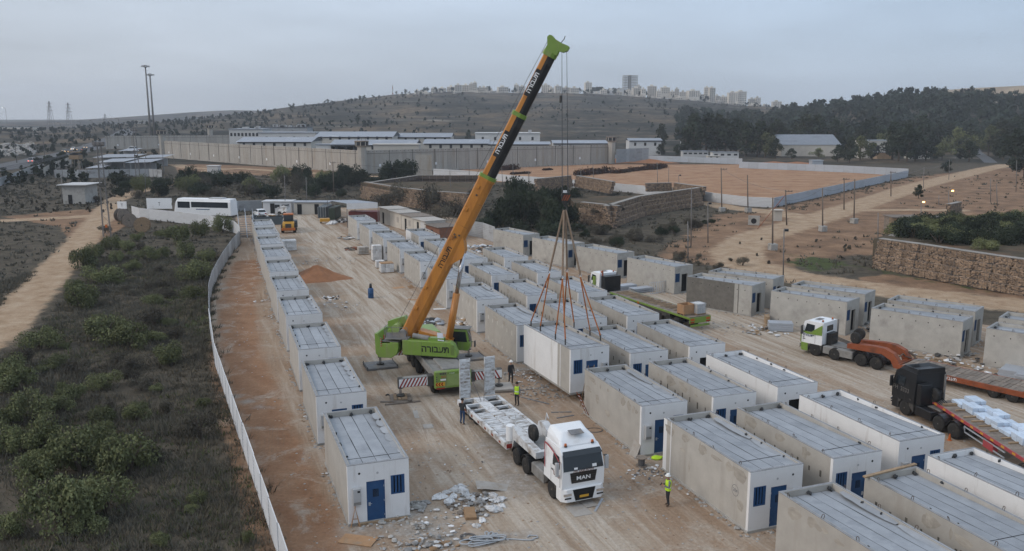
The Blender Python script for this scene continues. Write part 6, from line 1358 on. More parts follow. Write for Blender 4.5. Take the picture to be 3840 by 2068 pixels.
# ================================================================ yard sheds
pxbox('site_cabin', 'white corrugated site cabin behind the loader', 'cabin', 988, 1094, 755, 802, 3, 'fence_white', 'fence_white', 'flat', 1, 1)
pxbox('site_cabin', 'cream site cabin with double doors next to the white one', 'cabin', 1103, 1232, 758, 805, 3, 'bldg_cream', 'roof_tin', 'flat', 0, 2)
t = pxbox('shipping_container', 'dark grey shipping container with closed doors', 'container', 1192, 1224, 778, 818, 6, 'container_grey', 'container_grey', 'flat', over=.0)
for k in range(4): MB().use('grey_box').cyl((-.75 + .5 * k, -.06, .15), (-.75 + .5 * k, -.06, 2.2), .03, n=6).build('lock_rod', t)
pxbox('shipping_container', 'dark green shipping container beside the grey one', 'container', 1234, 1256, 782, 826, 6, 'container_green', 'container_green', 'flat', over=.0)
pxbox('shipping_container', 'dark red shipping container behind the lane modules', 'container', 1308, 1420, 795, 832, 2.6, 'container_red', 'container_red', 'flat', over=.0)
a = G(1226, 802); t = thing('yard_canopy', 'wide white tin canopy with deep fascia over the containers', 'canopy', (a.x, a.y - 3, 0)); 
p0, p1, p2, p3 = AY(1228, 752, 168), AY(1300, 764, 152), AY(1416, 760, 152), AY(1330, 750, 168)
MB().use('roof_tin').add([tuple(q - t.location) for q in (p0, p1, p2, p3)], [(0, 1, 2, 3)]).build('roof', t)
fa = [p1, p2, p2 - Vector((0, 0, 1.0)), p1 - Vector((0, 0, 1.05))]; MB().use('fence_white').add([tuple(q - t.location - Vector((0, .03, 0))) for q in fa], [(3, 2, 1, 0)]).build('fascia', t)
for q in (p0, p1, p2, p3): MB().use('post_steel').cyl((q.x - t.location.x, q.y - t.location.y + .05, 0), (q.x - t.location.x, q.y - t.location.y + .05, q.z - .05), .06, n=6).build('post', t)
# row of old block sheds
sa, sb_ = G(1424, 835), G(1650, 905); d = sb_ - sa; ang = math.degrees(math.atan2(d.y, d.x)); nsh = 5
for k in range(nsh):
    p = sa.lerp(sb_, k / nsh); q = sa.lerp(sb_, (k + .97) / nsh); w = (q - p).length
    t = thing('old_shed', ['old block shed with a tall dark doorway next to the red container', 'old block shed with peeling patched wall', 'old block shed with a boarded window', 'old block shed with open doorway and pale sheeting', 'low brown roofed shed at the end of the old row'][k], 'shed', p, ang, 'row of old sheds')
    m_ = ['render_grey', 'bldg_stone', 'bldg_cream', 'bldg_cream', 'brick'][k]; h = 2.9 - .12 * k if k < 4 else 2.1
    MB().use(m_).box(0, w, 0, 3.6, 0, h).build('wall', t); MB().use(['board_grey', 'board_grey', 'timber_grey', 'board_grey', 'timber_grey'][k]).box(-.1, w + .1, -.35, 3.8, h, h + .1).build('roof', t)
    if k in (0, 3, 2): MB().use('hole').box(w * .3, w * .3 + .8, -.03, -.004, .02, 2.1).build('doorway', t)
    if k in (2, 1): MB().use('board_grey').box(w * .62, w * .62 + .9, -.03, -.004, 1.0, 2.0).build('window', t)
    if k == 3: MB().use('plastic_white').box(w * .6, w * .95, -.05, -.004, .0, 2.3).build('sheet', t)
    if k == 4: MB().use('hole').box(w * .4, w * .4 + .6, -.03, -.004, .9, 1.5).build('window', t)

# ================================================================ hill town
g = random.Random(21)
def town_house(u0, u1, vt, vb, d, k, wall='bldg_stone', label=None, fl=None):
    a = AY(u0, vt, d); c = AY(u1, vb, d); w = c.x - a.x; h = a.z - c.z; zb = c.z - 7; H = h + 7; dp = max(8, w * .8)
    t = thing('town_house', label or ('broad' if w > h * 1.25 else 'narrow' if w < h * .8 else 'squarish') + ' pale stone apartment house on the hill crest', 'building', ((a.x + c.x) / 2, d, zb), g.uniform(-12, 12), 'hill town houses')
    MB().use(wall).box(-w / 2, w / 2, 0, dp, 0, H).build('wall', t); b = MB().use('bldg_stone').box(-w / 2 - .3, w / 2 + .3, -.3, dp + .3, H, H + .5); b.box(-w * .2, w * .12, dp * .3, dp * .7, H + .5, H + 3.0); b.build('roof', t)
    nf = max(2, round(h / 3.1)); nw = max(2, round(w / 3.4)); b = MB().use('win_dark')
    for f in range(nf):
        for i in range(nw):
            x = -w / 2 + w * (i + .5) / nw; z = H - 2.6 - f * 3.1; b.box(x - .75, x + .75, -.08, -.004, z, z + 1.5)
    b.build('windows', t)['kind'] = 'stuff'
    b = MB().use('bldg_cream')
    for f in range(nf - 1): b.box(-w * .42, -w * .05, -1.3, -.005, H - 3.0 - f * 3.1, H - 2.3 - f * 3.1)
    b.build('balconies', t)['kind'] = 'stuff'
    return t
def z3(x, y): return (1800 + x * .37485, 200 + y * .37485)
def z2_(x, y): return (900 + x * .37485, 200 + y * .37485)
def z4_(x, y): return (2700 + x * .44706, 250 + y * .44706)
TH = [(z3, l) for l in [(0, 80, 345, 378), (185, 285, 342, 378), (340, 385, 318, 372), (388, 445, 335, 372), (615, 695, 320, 402), (700, 740, 350, 385), (755, 815, 332, 388), (830, 900, 346, 392), (905, 990, 350, 380), (1055, 1120, 297, 375), (1060, 1140, 385, 440), (1205, 1270, 370, 442), (1275, 1345, 372, 440), (1350, 1420, 390, 440), (1445, 1530, 372, 440), (1535, 1600, 350, 440), (1580, 1615, 332, 400), (1615, 1660, 360, 400), (1680, 1765, 332, 418), (1770, 1810, 380, 440), (1815, 1900, 345, 408), (1905, 1950, 385, 420), (1950, 1990, 360, 418), (1995, 2070, 390, 430), (2090, 2200, 378, 428), (2165, 2240, 415, 472), (2245, 2295, 345, 490), (2300, 2352, 350, 490), (2360, 2400, 430, 475), (2490, 2565, 398, 490)]]
TH += [(z2_, l) for l in [(1745, 1800, 378, 430), (1800, 1845, 385, 425), (1910, 1950, 352, 402), (1950, 1982, 358, 402), (1985, 2060, 352, 398), (2070, 2145, 338, 388), (2150, 2220, 320, 388), (2220, 2290, 322, 388), (2290, 2330, 308, 372), (2330, 2362, 296, 372), (2375, 2440, 347, 378), (2445, 2510, 352, 378)]]
TH += [(z4_, l) for l in [(75, 145, 222, 330), (148, 222, 212, 330), (250, 300, 275, 342), (300, 340, 265, 342), (445, 515, 297, 358), (0, 60, 255, 300), (355, 400, 330, 360)]]
for k, (f, (x0, x1, y0, y1)) in enumerate(TH):
    u0, v0 = f(x0, y0); u1, v1 = f(x1, y1); big = (v1 - v0) > 40
    town_house(u0, u1, v0, v1, 1440 + g.uniform(-40, 40), k, g.choice(['bldg_stone', 'bldg_cream', 'bldg_stone']), 'tall pale apartment tower on the hill crest' if big else None)
for k in range(60):
    u = g.uniform(1480, 2900); x = (u - CXP) / FPX * 1400; zt = float(hz(x, 1400)); v = HOR - (zt - HC) / 1400 * FPX; w_ = g.uniform(9, 24); hh_ = g.uniform(8, 17)
    if (1700 < u < 2150 and g.random() < .6): continue
    town_house(u, u + w_, v - hh_ + 6, v + 6, 1400 + g.uniform(-30, 30), k, g.choice(['bldg_stone', 'bldg_cream']), 'small pale house on the slope just below the crest')
# unfinished tower
u0, v0 = z3(1440, 225); u1, v1 = z3(1578, 375); a = AY(u0, v0, 1480); c = AY(u1, v1, 1480); t = thing('unfinished_tower', 'grey concrete frame of an unfinished tower above the town', 'building', ((a.x + c.x) / 2, 1480, c.z - 5)); w = c.x - a.x; H = a.z - c.z + 5
for k in range(9): MB().use('concrete').box(-w / 2, w / 2, 0, 20, 8 + (H - 8) * k / 8 - .4, 8 + (H - 8) * k / 8 + .4).build('floor_slab', t)
for x in np.linspace(-w / 2 + .6, w / 2 - .6, 6):
    for y in (.8, 19): MB().use('concrete').box(x - .35, x + .35, y - .35, y + .35, 0, H - .45).build('column', t)
MB().use('concrete').box(-w * .12, w * .08, 8, 13, 0, H + 1.5).build('core', t)
u0, v0 = z3(1055, 352); u1, v1 = z3(1438, 432); a = AY(u0, v0, 1430); c = AY(u1, v1, 1430); t = thing('long_white_hall', 'long white walled hall below the hilltop pines', 'building', ((a.x + c.x) / 2, 1430, c.z - 4)); w = c.x - a.x; H = a.z - c.z + 4
MB().use('bldg_white').prism([(-w / 2, 0), (w / 2, 0), (w / 2, H), (-w / 2, H * .62)], 0, 25, 'y').build('wall', t); MB().use('bldg_cream').prism([(w * .3, H * .88), (w / 2 + .5, H), (w / 2 + .5, H + .8), (w * .3, H * .88 + .8)], -.5, 25, 'y').build('roof', t)
q = AY(1472, 318, 1500); t = thing('radio_mast', 'thin red and white radio mast on the ridge', 'mast', (q.x, 1500, q.z - 48)); MB().use('post_steel').cyl((0, 0, 0), (0, 0, 48), .9, .3, n=6).build('shaft', t)
for k in range(3): MB().use('rust_orange').cyl((0, 0, 20 + k * 10), (0, 0, 25 + k * 10), 1.0 - k * .15, n=6).build('band', t)
# ================================================================ vegetation
def leaf_quads(cent, n_each, rad, size, rng, squash=(1, 1, 1), shell=.55):
    """leaf sized quads spread through ellipsoid clumps"""
    V_, k = [], 0
    for (c, r, n) in zip(cent, rad, n_each):
        d = rng.normal(size=(n, 3)); d /= np.linalg.norm(d, axis=1)[:, None]; rr = r * (shell + (1 - shell) * rng.random(n) ** .6) * (0.75 + .4 * rng.random(n))
        p = np.asarray(c) + d * rr[:, None] * np.asarray(squash)
        a = rng.normal(size=(n, 3)); a /= np.linalg.norm(a, axis=1)[:, None]; b = np.cross(a, d + rng.normal(size=(n, 3)) * .6); b /= np.linalg.norm(b, axis=1)[:, None] + 1e-9
        s = size * (0.6 + .9 * rng.random(n))[:, None]
        V_.append(np.stack([p - a * s - b * s * .5, p + a * s - b * s * .5, p + a * s * .7 + b * s * .6, p - a * s * .7 + b * s * .6], 1))
    v = np.concatenate(V_).reshape(-1, 3); f = np.arange(len(v)).reshape(-1, 4); return v, f
def bush_mesh(seed, m, n=900, size=.075, spiky=False, h=1.0):
    rng = np.random.default_rng(seed); k = rng.integers(6, 10); cs = []; rs = []
    for i in range(k):
        a = rng.random() * 6.28; q = rng.random() ** .5 * .62; cs.append((q * math.cos(a), q * math.sin(a), h * (.30 + .42 * rng.random() * (1 - q * .5)))); rs.append(.24 + .22 * rng.random())
    v, f = leaf_quads(cs, [n // k] * k, rs, size, rng, (1, 1, .85), .5); v[:, 2] = np.maximum(v[:, 2], .0)
    return np_mesh('foliage', v, f, [M[m]], False)
def stem_mesh(seed):
    g = random.Random(seed); b = MB().use('bark')
    for k in range(6): a = g.uniform(0, 6.28); b.tube([(0, 0, -.05), (.15 * math.cos(a), .15 * math.sin(a), .3), (.4 * math.cos(a), .4 * math.sin(a), .65)], [.035, .025, .012], 5)
    return b.mesh('stems')
BUSH = {'green': [bush_mesh(s, 'leaf', 3600, .028) for s in range(5)], 'dry': [bush_mesh(20 + s, 'leaf_dry', 2200, .026) for s in range(4)], 'dark': [bush_mesh(40 + s, 'leaf_dark', 3000, .034) for s in range(5)]}
STEM = [stem_mesh(s) for s in range(3)]
vg = random.Random(5)
def bush(x, y, w, kind, label, group, h=None, z=0.0, name='shrub'):
    label = ('large ' if w > 3.8 else 'small ' if w < 2.2 else 'mid sized ') + label.replace('large ', '').replace('big ', '')
    t = thing(name, label, 'shrub', (x, y, z), vg.uniform(0, 360), group); k = w / 2; hh = (h or w * vg.uniform(.5, .75))
    o = obj('foliage', vg.choice(BUSH[kind]), t); o.scale = (k, k * vg.uniform(.85, 1.15), hh); s = obj('stems', vg.choice(STEM), t); s.scale = (k, k, hh); return t
def pxbush(u, v, wpx, kind, label, group, hf=None, z=0.0):
    p = G(u, v, z); w = wpx / FPX * p.y * 1.0; return bush(p.x, p.y, w, kind, label, group, None if hf is None else w * hf, z)
def z5_(x, y): return 0 + x * .375, 650 + y * .375
def zl(x, y): return x * .6977, 1100 + y * .6977
SG = 'bushes in the scrub'
for (x, y, w) in [(1110, 770, 200), (1370, 670, 130), (1780, 700, 260), (850, 960, 330), (960, 860, 200), (1040, 1110, 360), (1330, 980, 190), (1500, 880, 210), (1640, 850, 160), (1850, 860, 230), (1970, 1080, 310), (2080, 880, 200), (760, 1200, 210), (850, 1350, 310), (1280, 780, 170), (1180, 900, 160), (2020, 640, 220), (1930, 1250, 200), (1600, 640, 140)]:
    u, v = z5_(x, y); pxbush(u, v, w * .47, 'green', 'rounded green bush in the scrub between track and tin fence', SG)
for (x, y, w) in [(440, 90, 190), (560, 270, 260), (700, 300, 210), (220, 300, 210), (920, 380, 170), (560, 510, 170), (310, 400, 130), (60, 450, 180), (70, 540, 260), (380, 590, 160), (330, 640, 150), (180, 680, 230), (230, 860, 270), (540, 700, 150), (740, 690, 160), (550, 800, 160), (440, 970, 360), (690, 980, 380), (180, 1040, 260), (330, 1270, 430), (570, 1180, 320), (60, 870, 210), (50, 1300, 240), (20, 720, 150), (1340, 1340, 90), (1090, 610, 90)]:
    u, v = zl(x, y); pxbush(u, v, w * .86, 'green', 'rounded green bush in the scrub between track and tin fence', SG)
for (x, y, w) in [(1080, 780, 260), (900, 640, 130), (700, 480, 150), (640, 380, 140), (830, 180, 160), (470, 680, 140), (860, 900, 180), (620, 900, 160), (120, 380, 160), (300, 720, 150), (950, 250, 140), (760, 520, 170), (420, 430, 180), (700, 420, 160)]:
    u, v = zl(x, y); pxbush(u, v, w * .6977, 'dry', 'grey leafless bush among the green ones in the scrub', SG)
for k in range(32):
    v = vg.uniform(960, 2050); u = vg.uniform(130 + max(0, 1400 - v) * .85, 640 + (v - 960) * .15); pxbush(u, v, vg.uniform(60, 130) * v / 1400, vg.choice(['green', 'green', 'dry']), 'low spreading bush filling a gap in the scrub', SG, vg.uniform(.35, .5))
pxbush(837, 872, 88, 'green', 'tall bush pressed against the white ribbed fence by the bus', SG, .9)
for (x, y, w) in [(1050, 600, 180), (1250, 520, 140), (970, 290, 130), (1700, 600, 150), (1400, 780, 160), (1300, 880, 160), (1600, 1000, 170), (1500, 1180, 190), (1250, 1180, 150), (1700, 1250, 200)]:
    u, v = z5_(x, y); pxbush(u, v, w * .375, 'dry', 'grey leafless bush among the green ones in the scrub', SG)
# dark bush belt behind the yard
for k in range(50):
    u = vg.uniform(450, 1300); v = vg.uniform(692, 752) - (u - 450) * .012; pxbush(u, v, vg.uniform(55, 110), vg.choice(['dark', 'dark', 'green', 'dry']), 'dark bush in the thicket behind the site cabins', 'thicket behind the cabins', vg.uniform(.5, .8))
for (u, v, w, hf) in [(1300, 690, 120, .75), (1350, 700, 110, .7), (1470, 690, 140, .75), (1510, 688, 120, .8), (1420, 705, 100, .6), (1250, 710, 130, .7)]: pxbush(u, v, w, 'dark', 'large rounded dark bush in front of the prison corner', 'bushes before the prison corner', hf)
for (u, v, w, hf) in [(1500, 770, 160, .4), (1600, 790, 160, .35), (1700, 810, 140, .4), (1760, 830, 120, .5), (1650, 830, 140, .4), (1440, 790, 130, .35)]: pxbush(u, v, w, 'dry', 'dry brush growing at the foot of the gabion wall', 'brush below the gabion')
# large bush in the middle
for (u, v, w, hf) in [(1890, 845, 150, .85), (1960, 860, 170, .9), (2040, 860, 180, .9), (2110, 850, 150, .85), (1850, 860, 120, .7), (2000, 830, 170, 1.0), (2080, 800, 150, .9), (1930, 800, 150, 1.0), (2140, 790, 120, .9), (1830, 880, 120, .6), (2050, 900, 160, .5), (1960, 905, 160, .5)]: pxbush(u, v, w, 'dark', 'big dark green bush behind the bare modules and slings', 'big bush clump by the gabion', hf)
for k in range(28): u = vg.uniform(2140, 2660); v = 905 - abs(u - 2330) * .28 + vg.uniform(-10, 45); pxbush(u, v, vg.uniform(40, 95), vg.choice(['dry', 'dark', 'dry']), 'scrubby bush on the bank under the gabion wall', 'brush on the gabion bank', vg.uniform(.35, .6))
for k in range(16): u = vg.uniform(2360, 2800); v = vg.uniform(965, 1010); pxbush(u, v, vg.uniform(30, 70), 'dry', 'dry brush growing behind the bare modules', 'brush behind bare modules', vg.uniform(.4, .7))
# raised terraces behind the gabions
def terrace(name, pts, label, m='earth_terrace'):
    b = MB().use(m); n = len(pts); b.add([tuple(p) for p in pts] + [(p.x, p.y, -.2) for p in pts], [tuple(range(n))] + [(i, i + n, (i + 1) % n + n, (i + 1) % n) for i in range(n)]); o = b.build(name); o['kind'] = 'structure'; o['label'] = label
M['earth_terrace'] = mat('earth_terrace', (0.085, 0.07, 0.05), 1.0, 0.3, .5, (0.16, 0.10, 0.065), .2, spec=.05, bump=.3, bscale=3)
def up(p, z): return Vector((p.x, p.y, z))
gw = [G(3270, 1010), G(3420, 1035), G(3560, 1062), G(3700, 1088), G(3840, 1112), G(4050, 1145)]
bk_ = [G(4150, 850), G(3840, 820), G(3640, 845), G(3500, 880)]
off = Vector((.6, 1.6, 0)); terrace('terrace_ground', [up(p + off, 3.8) for p in gw] + [up(bk_[0], 1.2), up(bk_[1], 1.2), up(bk_[2], 1.6), up(bk_[3], 2.6)], 'raised earth terrace behind the roadside gabion wall')
gm = [G(2160, 840), G(2300, 858), G(2420, 812), G(2640, 772)]; off = Vector((-.3, 1.9, 0)); terrace('terrace_ground', [up(p + off, 3.7) for p in gm] + [up(G(2640, 750), 1.0), up(G(2440, 752), 1.5), up(G(2300, 770), 2.0), up(G(2130, 775), 2.5)], 'raised earth terrace above the middle gabion wall')
gl = [G(1350, 745), G(1470, 770), G(1600, 788), G(1740, 800)]; off = Vector((.1, 1.7, 0)); terrace('terrace_ground', [up(p + off, 3.7) for p in gl] + [up(G(1800, 715), 2.2), up(G(1560, 712), 2.2), up(G(1370, 728), 3.0)], 'raised earth terrace above the shed side gabion wall')
def hterr(u): return 4.4
for k in range(60):
    t_ = vg.random() * .8; s_ = vg.random(); a = gw[0].lerp(gw[-1], t_) ; c = Vector(bk_[3]).lerp(bk_[0], t_); p = a.lerp(c, .10 + .85 * s_); z = 3.7 * (1 - .10 - .85 * s_) + 1.6 * (.10 + .85 * s_)
    bush(p.x, p.y + .6, vg.uniform(4.2, 7.0), vg.choice(['dark', 'dark', 'green']), 'dense dark green shrub on the terrace above the gabion wall', 'shrubs on the gabion terrace', vg.uniform(1.8, 3.0), z - .2)
for (u, v, w) in [(2150, 735, 60), (2190, 750, 70), (2250, 770, 60), (2300, 775, 70), (2480, 745, 60), (2230, 800, 60), (2330, 790, 50)]: p = G(u, v, 2.5); bush(p.x, p.y, w / FPX * p.y, 'dry', 'dry shrub on the middle gabion terrace', 'brush on the terraces', 1.1, 2.3)
FB = {'tufts_on_red_ground': [], 'highway_verge_scrub': [], 'low_field_scrub': []}
for k in range(34): u, v = vg.choice([(vg.uniform(2760, 3400), vg.uniform(880, 990)), (vg.uniform(2950, 3250), vg.uniform(900, 1010)), (vg.uniform(3450, 3840), vg.uniform(640, 790))]); FB['tufts_on_red_ground'].append((G(u, v), vg.uniform(.4, .9)))
for k in range(300):
    u, v = vg.choice([(vg.uniform(-20, 600), vg.uniform(545, 700)), (vg.uniform(0, 330), vg.uniform(560, 640)), (vg.uniform(200, 540), vg.uniform(500, 560))])
    if abs(v - (634 - u * .24)) > 16: FB['highway_verge_scrub'].append((G(u, v), vg.uniform(1.5, 4.5)))
for k in range(110): FB['low_field_scrub'].append((G(vg.uniform(0, 480), vg.uniform(690, 800)), vg.uniform(.4, 1.3)))
# ---------------- trees
def tree_mesh(seed, m, h=1.0, tall=True, n=1300):
    rng = np.random.default_rng(seed); cs = []; rs = []; k = 13 if tall else 9
    for i in range(k):
        t = (i + .5) / k; a = rng.random() * 6.28; q = (.26 if tall else .34) * math.sin(math.pi * min(1, .15 + t * .9)) * (.4 + .8 * rng.random()); cs.append((q * math.cos(a), q * math.sin(a), .20 + .72 * t)); rs.append((.13 if tall else .17) * (1.15 - .6 * abs(t - .45)) * (.8 + .5 * rng.random()))
    v, f = leaf_quads(cs, [n // k] * k, rs, .026, rng, (1, 1, 1.0), .45); return np_mesh('crown', v, f, [M[m]], False)
def trunk_mesh(seed):
    g = random.Random(seed); b = MB().use('bark').tube([(0, 0, -.03), (.01, 0, .3), (.0, .01, .7)], [.03, .024, .008], 7)
    for k in range(6): a = g.uniform(0, 6.28); z = g.uniform(.2, .55); b.tube([(0, 0, z), (.12 * math.cos(a), .12 * math.sin(a), z + .12), (.22 * math.cos(a), .22 * math.sin(a), z + .22)], [.012, .008, .004], 5)
    return b.mesh('trunk')
TREE = {'euc': [tree_mesh(s, 'leaf_dark') for s in range(5)], 'bush': [tree_mesh(50 + s, 'leaf', tall=False) for s in range(2)], 'pine': [tree_mesh(30 + s, 'leaf_pine', tall=False) for s in range(3)]}; TRK = [trunk_mesh(s) for s in range(3)]
def tree(x, y, h, kind, label, group, wide=1.0, z=0.0, name='tree'):
    t = thing(name, label, 'tree', (x, y, z), vg.uniform(0, 360), group); o = obj('crown', vg.choice(TREE[kind]), t); o.scale = (h * wide, h * wide, h); o2 = obj('trunk', vg.choice(TRK), t); o2.scale = (h, h, h); return t
def pxtree(u, vb, vt, kind, label, group, wide=1.0, d=None):
    if d is None: p = G(u, vb)
    else: p = AY(u, vb, d)
    zz = float(hz(p.x, p.y)); top = AY(u, vt, p.y).z; return tree(p.x, p.y, max(top - zz, 3), kind, label, group, wide, zz - .1)
EG = 'eucalyptus row'
for (u, vb, vt, w) in [(2600, 590, 420, 1.1), (2650, 590, 425, 1.1), (2690, 585, 430, 1.0), (2570, 600, 470, .9), (2720, 595, 445, 1.1), (2760, 590, 440, 1.2), (2800, 585, 455, 1.2), (2850, 580, 450, 1.1), (2890, 580, 470, 1.1)]: pxtree(u, vb - 45, vt, 'euc', 'tall dark eucalyptus standing behind the white cabins', EG, w, 430)
for (u, vb, vt, w, lb) in [(2480, 572, 465, .9, 'ragged pine tree in front of the white two storey house'), (2475, 585, 540, 1.3, 'low dark tree beside the ragged pine'), (2540, 585, 540, 1.3, 'low dark tree next to the long white cabin'), (3185, 612, 515, 1.25, 'round green tree standing before the warehouse end'), (3140, 610, 540, 1.1, 'smaller green tree at the warehouse corner'), (3400, 610, 470, 1.1, 'large dark tree between the beige and grey houses'), (3370, 605, 480, 1.0, 'dark tree close behind the large one by the beige house'), (3345, 600, 455, 1.0, 'tall dark tree rising behind the beige house'), (2795, 590, 455, 1.1, 'broad green eucalyptus just behind the tin fence'), (2840, 590, 470, 1.2, 'brownish eucalyptus between fence and warehouse'), (3444, 745, 690, 1.1, 'lone small tree on the red ground'), (3555, 650, 600, 1.6, 'dark bushy tree beside the dirt road'), (3500, 600, 560, 1.8, 'dark bushy tree before the white flat house'), (3600, 600, 555, 1.8, 'bushy tree at the street corner'), (3800, 640, 480, 1.0, 'tall tree at the dirt road bend'), (3840, 670, 520, 1.3, 'dense tree beside the dirt road at the edge'), (3760, 600, 500, 1.2, 'tree by the street with a lit lamp behind'), (1758, 545, 485, .8, 'palm like tree inside the prison'), (588, 540, 460, 1.0, 'dark cypress by the highway end tower'), (1130, 505, 478, 1.0, 'small tree behind the grey prison block')]: pxtree(u, vb, vt, 'euc', lb, None, w)
for (u, d, h_, w_) in [(2900, 400, 9, 1.2), (2960, 392, 5, 1.5), (3060, 395, 5, 1.6), (3215, 380, 11, 1.2), (3260, 385, 8, 1.2), (3420, 372, 13, 1.2), (3460, 378, 9, 1.3), (3520, 385, 8, 1.4), (3620, 370, 9, 1.3), (3690, 420, 15, 1.1), (3740, 400, 14, 1.1), (2860, 405, 12, 1.1), (3000, 440, 12, 1.2), (3330, 430, 15, 1.1), (3570, 430, 14, 1.1)]: tree((u - CXP) / FPX * d, d, h_, vg.choice(['euc', 'bush']), 'leafy tree growing among the houses and warehouse', 'trees among the houses', w_)
for k in range(26): u = 2880 + k * 39 + vg.uniform(-15, 15); pxtree(u, 0, vg.uniform(470, 505), 'euc', 'dark tree in the grove behind the warehouse and houses', 'grove behind the houses', 1.25, vg.uniform(455, 500)) if False else tree((u - CXP) / FPX * 475, 475 + vg.uniform(-20, 20), vg.uniform(13, 21), 'euc', 'dark tree in the grove behind the warehouse and houses', 'grove behind the houses', 1.15, 0)
# forest on the hill: one mass
def forest(name, pts, hs, m, label, nq=70, size=.9):
    rng = np.random.default_rng(3); V_ = []
    for (x, y, z), h in zip(pts, hs):
        k = 4; cs = [(x + rng.normal() * h * .12, y + rng.normal() * h * .12, z + h * (.35 + .5 * i / k)) for i in range(k)]; rs = [h * (.27 - .11 * i / k) for i in range(k)]
        v, f = leaf_quads(cs, [nq // k] * k, rs, size * h / 10, rng, (1, 1, 1), .35); V_.append(v)
    v = np.concatenate(V_); o = obj(name, np_mesh(name, v, np.arange(len(v)).reshape(-1, 4), [M[m]], False)); o['kind'] = 'stuff'; o['label'] = label; o['category'] = 'forest'
r2 = np.random.default_rng(9); pts = []; hs = []
while len(pts) < 1900:
    y = r2.uniform(470, 880); x = r2.uniform(.19, .68) * y
    if float(np.interp(x, *FRIDGE)) < 8 and r2.random() < .8: continue
    if r2.random() < .04: continue
    pts.append((x, y, float(hz(x, y)) - .3)); hs.append(r2.uniform(6, 10) if r2.random() < .8 else r2.uniform(10, 15))
forest('pine_forest', pts, hs, 'leaf_pine', 'dense dark pine forest covering the low hill')
pts = []; hs = []
for k in range(90):
    u, v = z3(r2.uniform(1125, 1440), 345); p = AY(u, v, 1470); pts.append((p.x, 1455 + r2.uniform(0, 40), float(hz(p.x, 1460)))); hs.append(r2.uniform(8, 15))
for k in range(70): u = r2.uniform(1500, 2900); x = (u - 1920) / 3200 * 1470; pts.append((x, 1470 + r2.uniform(-60, 10), float(hz(x, 1450)))); hs.append(r2.uniform(5, 11))
forest('hilltop_trees', pts, hs, 'leaf_pine', 'dark trees scattered among the hill town houses')
pts = []; hs = []
while len(pts) < 900:
    y = r2.uniform(620, 1500); x = r2.uniform(-.27, .42) * y + r2.normal() * 20; s_ = math.sin(x / 60 + 1) * math.cos(y / 75) + .6 * math.sin(x / 23) * math.sin(y / 31)
    if s_ < r2.uniform(-.9, 1.4): continue
    pts.append((x, y, float(hz(x, y)) - .4)); hs.append(r2.uniform(1.2, 3.2) if r2.random() < .88 else r2.uniform(3.5, 7.5))
forest('hillside_scrub', pts, hs, 'leaf_pine', 'scattered dark shrubs dotting the open hillside', 28, 1.5)
pts = [(r2.uniform(-.62, -.2) * 900 + r2.normal() * 60, r2.uniform(560, 1100), 0) for k in range(950)]; pts = [(x, y, float(hz(x, y)) - .3) for x, y, z in pts]
forest('roadside_scrub', pts, [r2.uniform(2, 5.5) for p in pts], 'leaf_pine', 'mass of dark trees and scrub beyond the highway', 40, 1.2)

for nm, l_ in FB.items(): forest(nm, [(p.x, p.y, -.2) for p, h in l_], [h for p, h in l_], 'leaf_dark' if 'high' in nm else 'leaf_dry', 'mass of low dark scrub, ' + nm.replace('_', ' '), 90, 1.0)
# ---------------- dry grass and low scrub covering the ground: too many to count
def ground_cover(name, n, area, hmin, hmax, m, label, test, seed, w=.03, blades=7, spread=.14):
    rng = np.random.default_rng(seed); x = rng.uniform(area[0], area[1], n); y = rng.uniform(area[2], area[3], n); keep = test(x, y, rng); x, y = x[keep], y[keep]; n = len(x)
    bx_ = np.repeat(x, blades); by = np.repeat(y, blades); h = np.repeat(rng.uniform(hmin, hmax, n), blades) * rng.uniform(.5, 1.1, n * blades); a = rng.uniform(0, 6.28, n * blades); q = rng.uniform(0, spread, n * blades)
    cx, cy = bx_ + q * np.cos(a) * 1.5, by + q * np.sin(a) * 1.5; ln = h * rng.uniform(.2, .9, n * blades); b2 = rng.uniform(0, 6.28, n * blades); ww = w * (1 + y.repeat(blades) / 60)
    v = np.stack([np.stack([cx - ww * np.sin(b2), cy + ww * np.cos(b2), np.zeros_like(cx) - .03], -1), np.stack([cx + ww * np.sin(b2), cy - ww * np.cos(b2), np.zeros_like(cx) - .03], -1), np.stack([cx + ln * np.cos(a), cy + ln * np.sin(a), h], -1)], 1).reshape(-1, 3)
    o = obj(name, np_mesh(name, v, np.arange(len(v)).reshape(-1, 3), [M[m]], False)); o['kind'] = 'stuff'; o['label'] = label; o['category'] = 'grass'; return o
def weight_at(arr, x, y):
    i = np.clip(((x - gx[0]) / ST).astype(int), 0, len(gx) - 1); j = np.clip(((y - gy[0]) / ST).astype(int), 0, len(gy) - 1); return arr.reshape(len(gy), len(gx))[j, i]
bare = np.maximum.reduce([zones['yard'], zones['track'], zones['field']])
def scrub_test(x, y, rng): return (weight_at(bare, x, y) < .35) & (weight_at(zones['red'], x, y) < rng.uniform(.3, 1.1, len(x))) & (np.abs(x) < y * .66 + 6) & (wob(x, y, 4.0, 2.0) > rng.uniform(-1.4, .9, len(x)))
M['straw'] = mat('straw', (0.185, 0.158, 0.112), 0.95, .35, .5, (0.06, 0.05, 0.04), .3, spec=.05)
M['twig'] = mat('twig', (0.115, 0.108, 0.088), 0.95, .3, .4, (0.085, 0.075, 0.055), .25, spec=.05)
M['herb'] = mat('herb', (0.09, 0.108, 0.045), 0.9, .3, .5, (0.045, 0.05, 0.03), .2, spec=.1)
ground_cover('dry_grass', 36000, (-62, -8, 24, 120), .12, .42, 'straw', 'dry brown grass covering the scrub ground', scrub_test, 1, .016, 8)
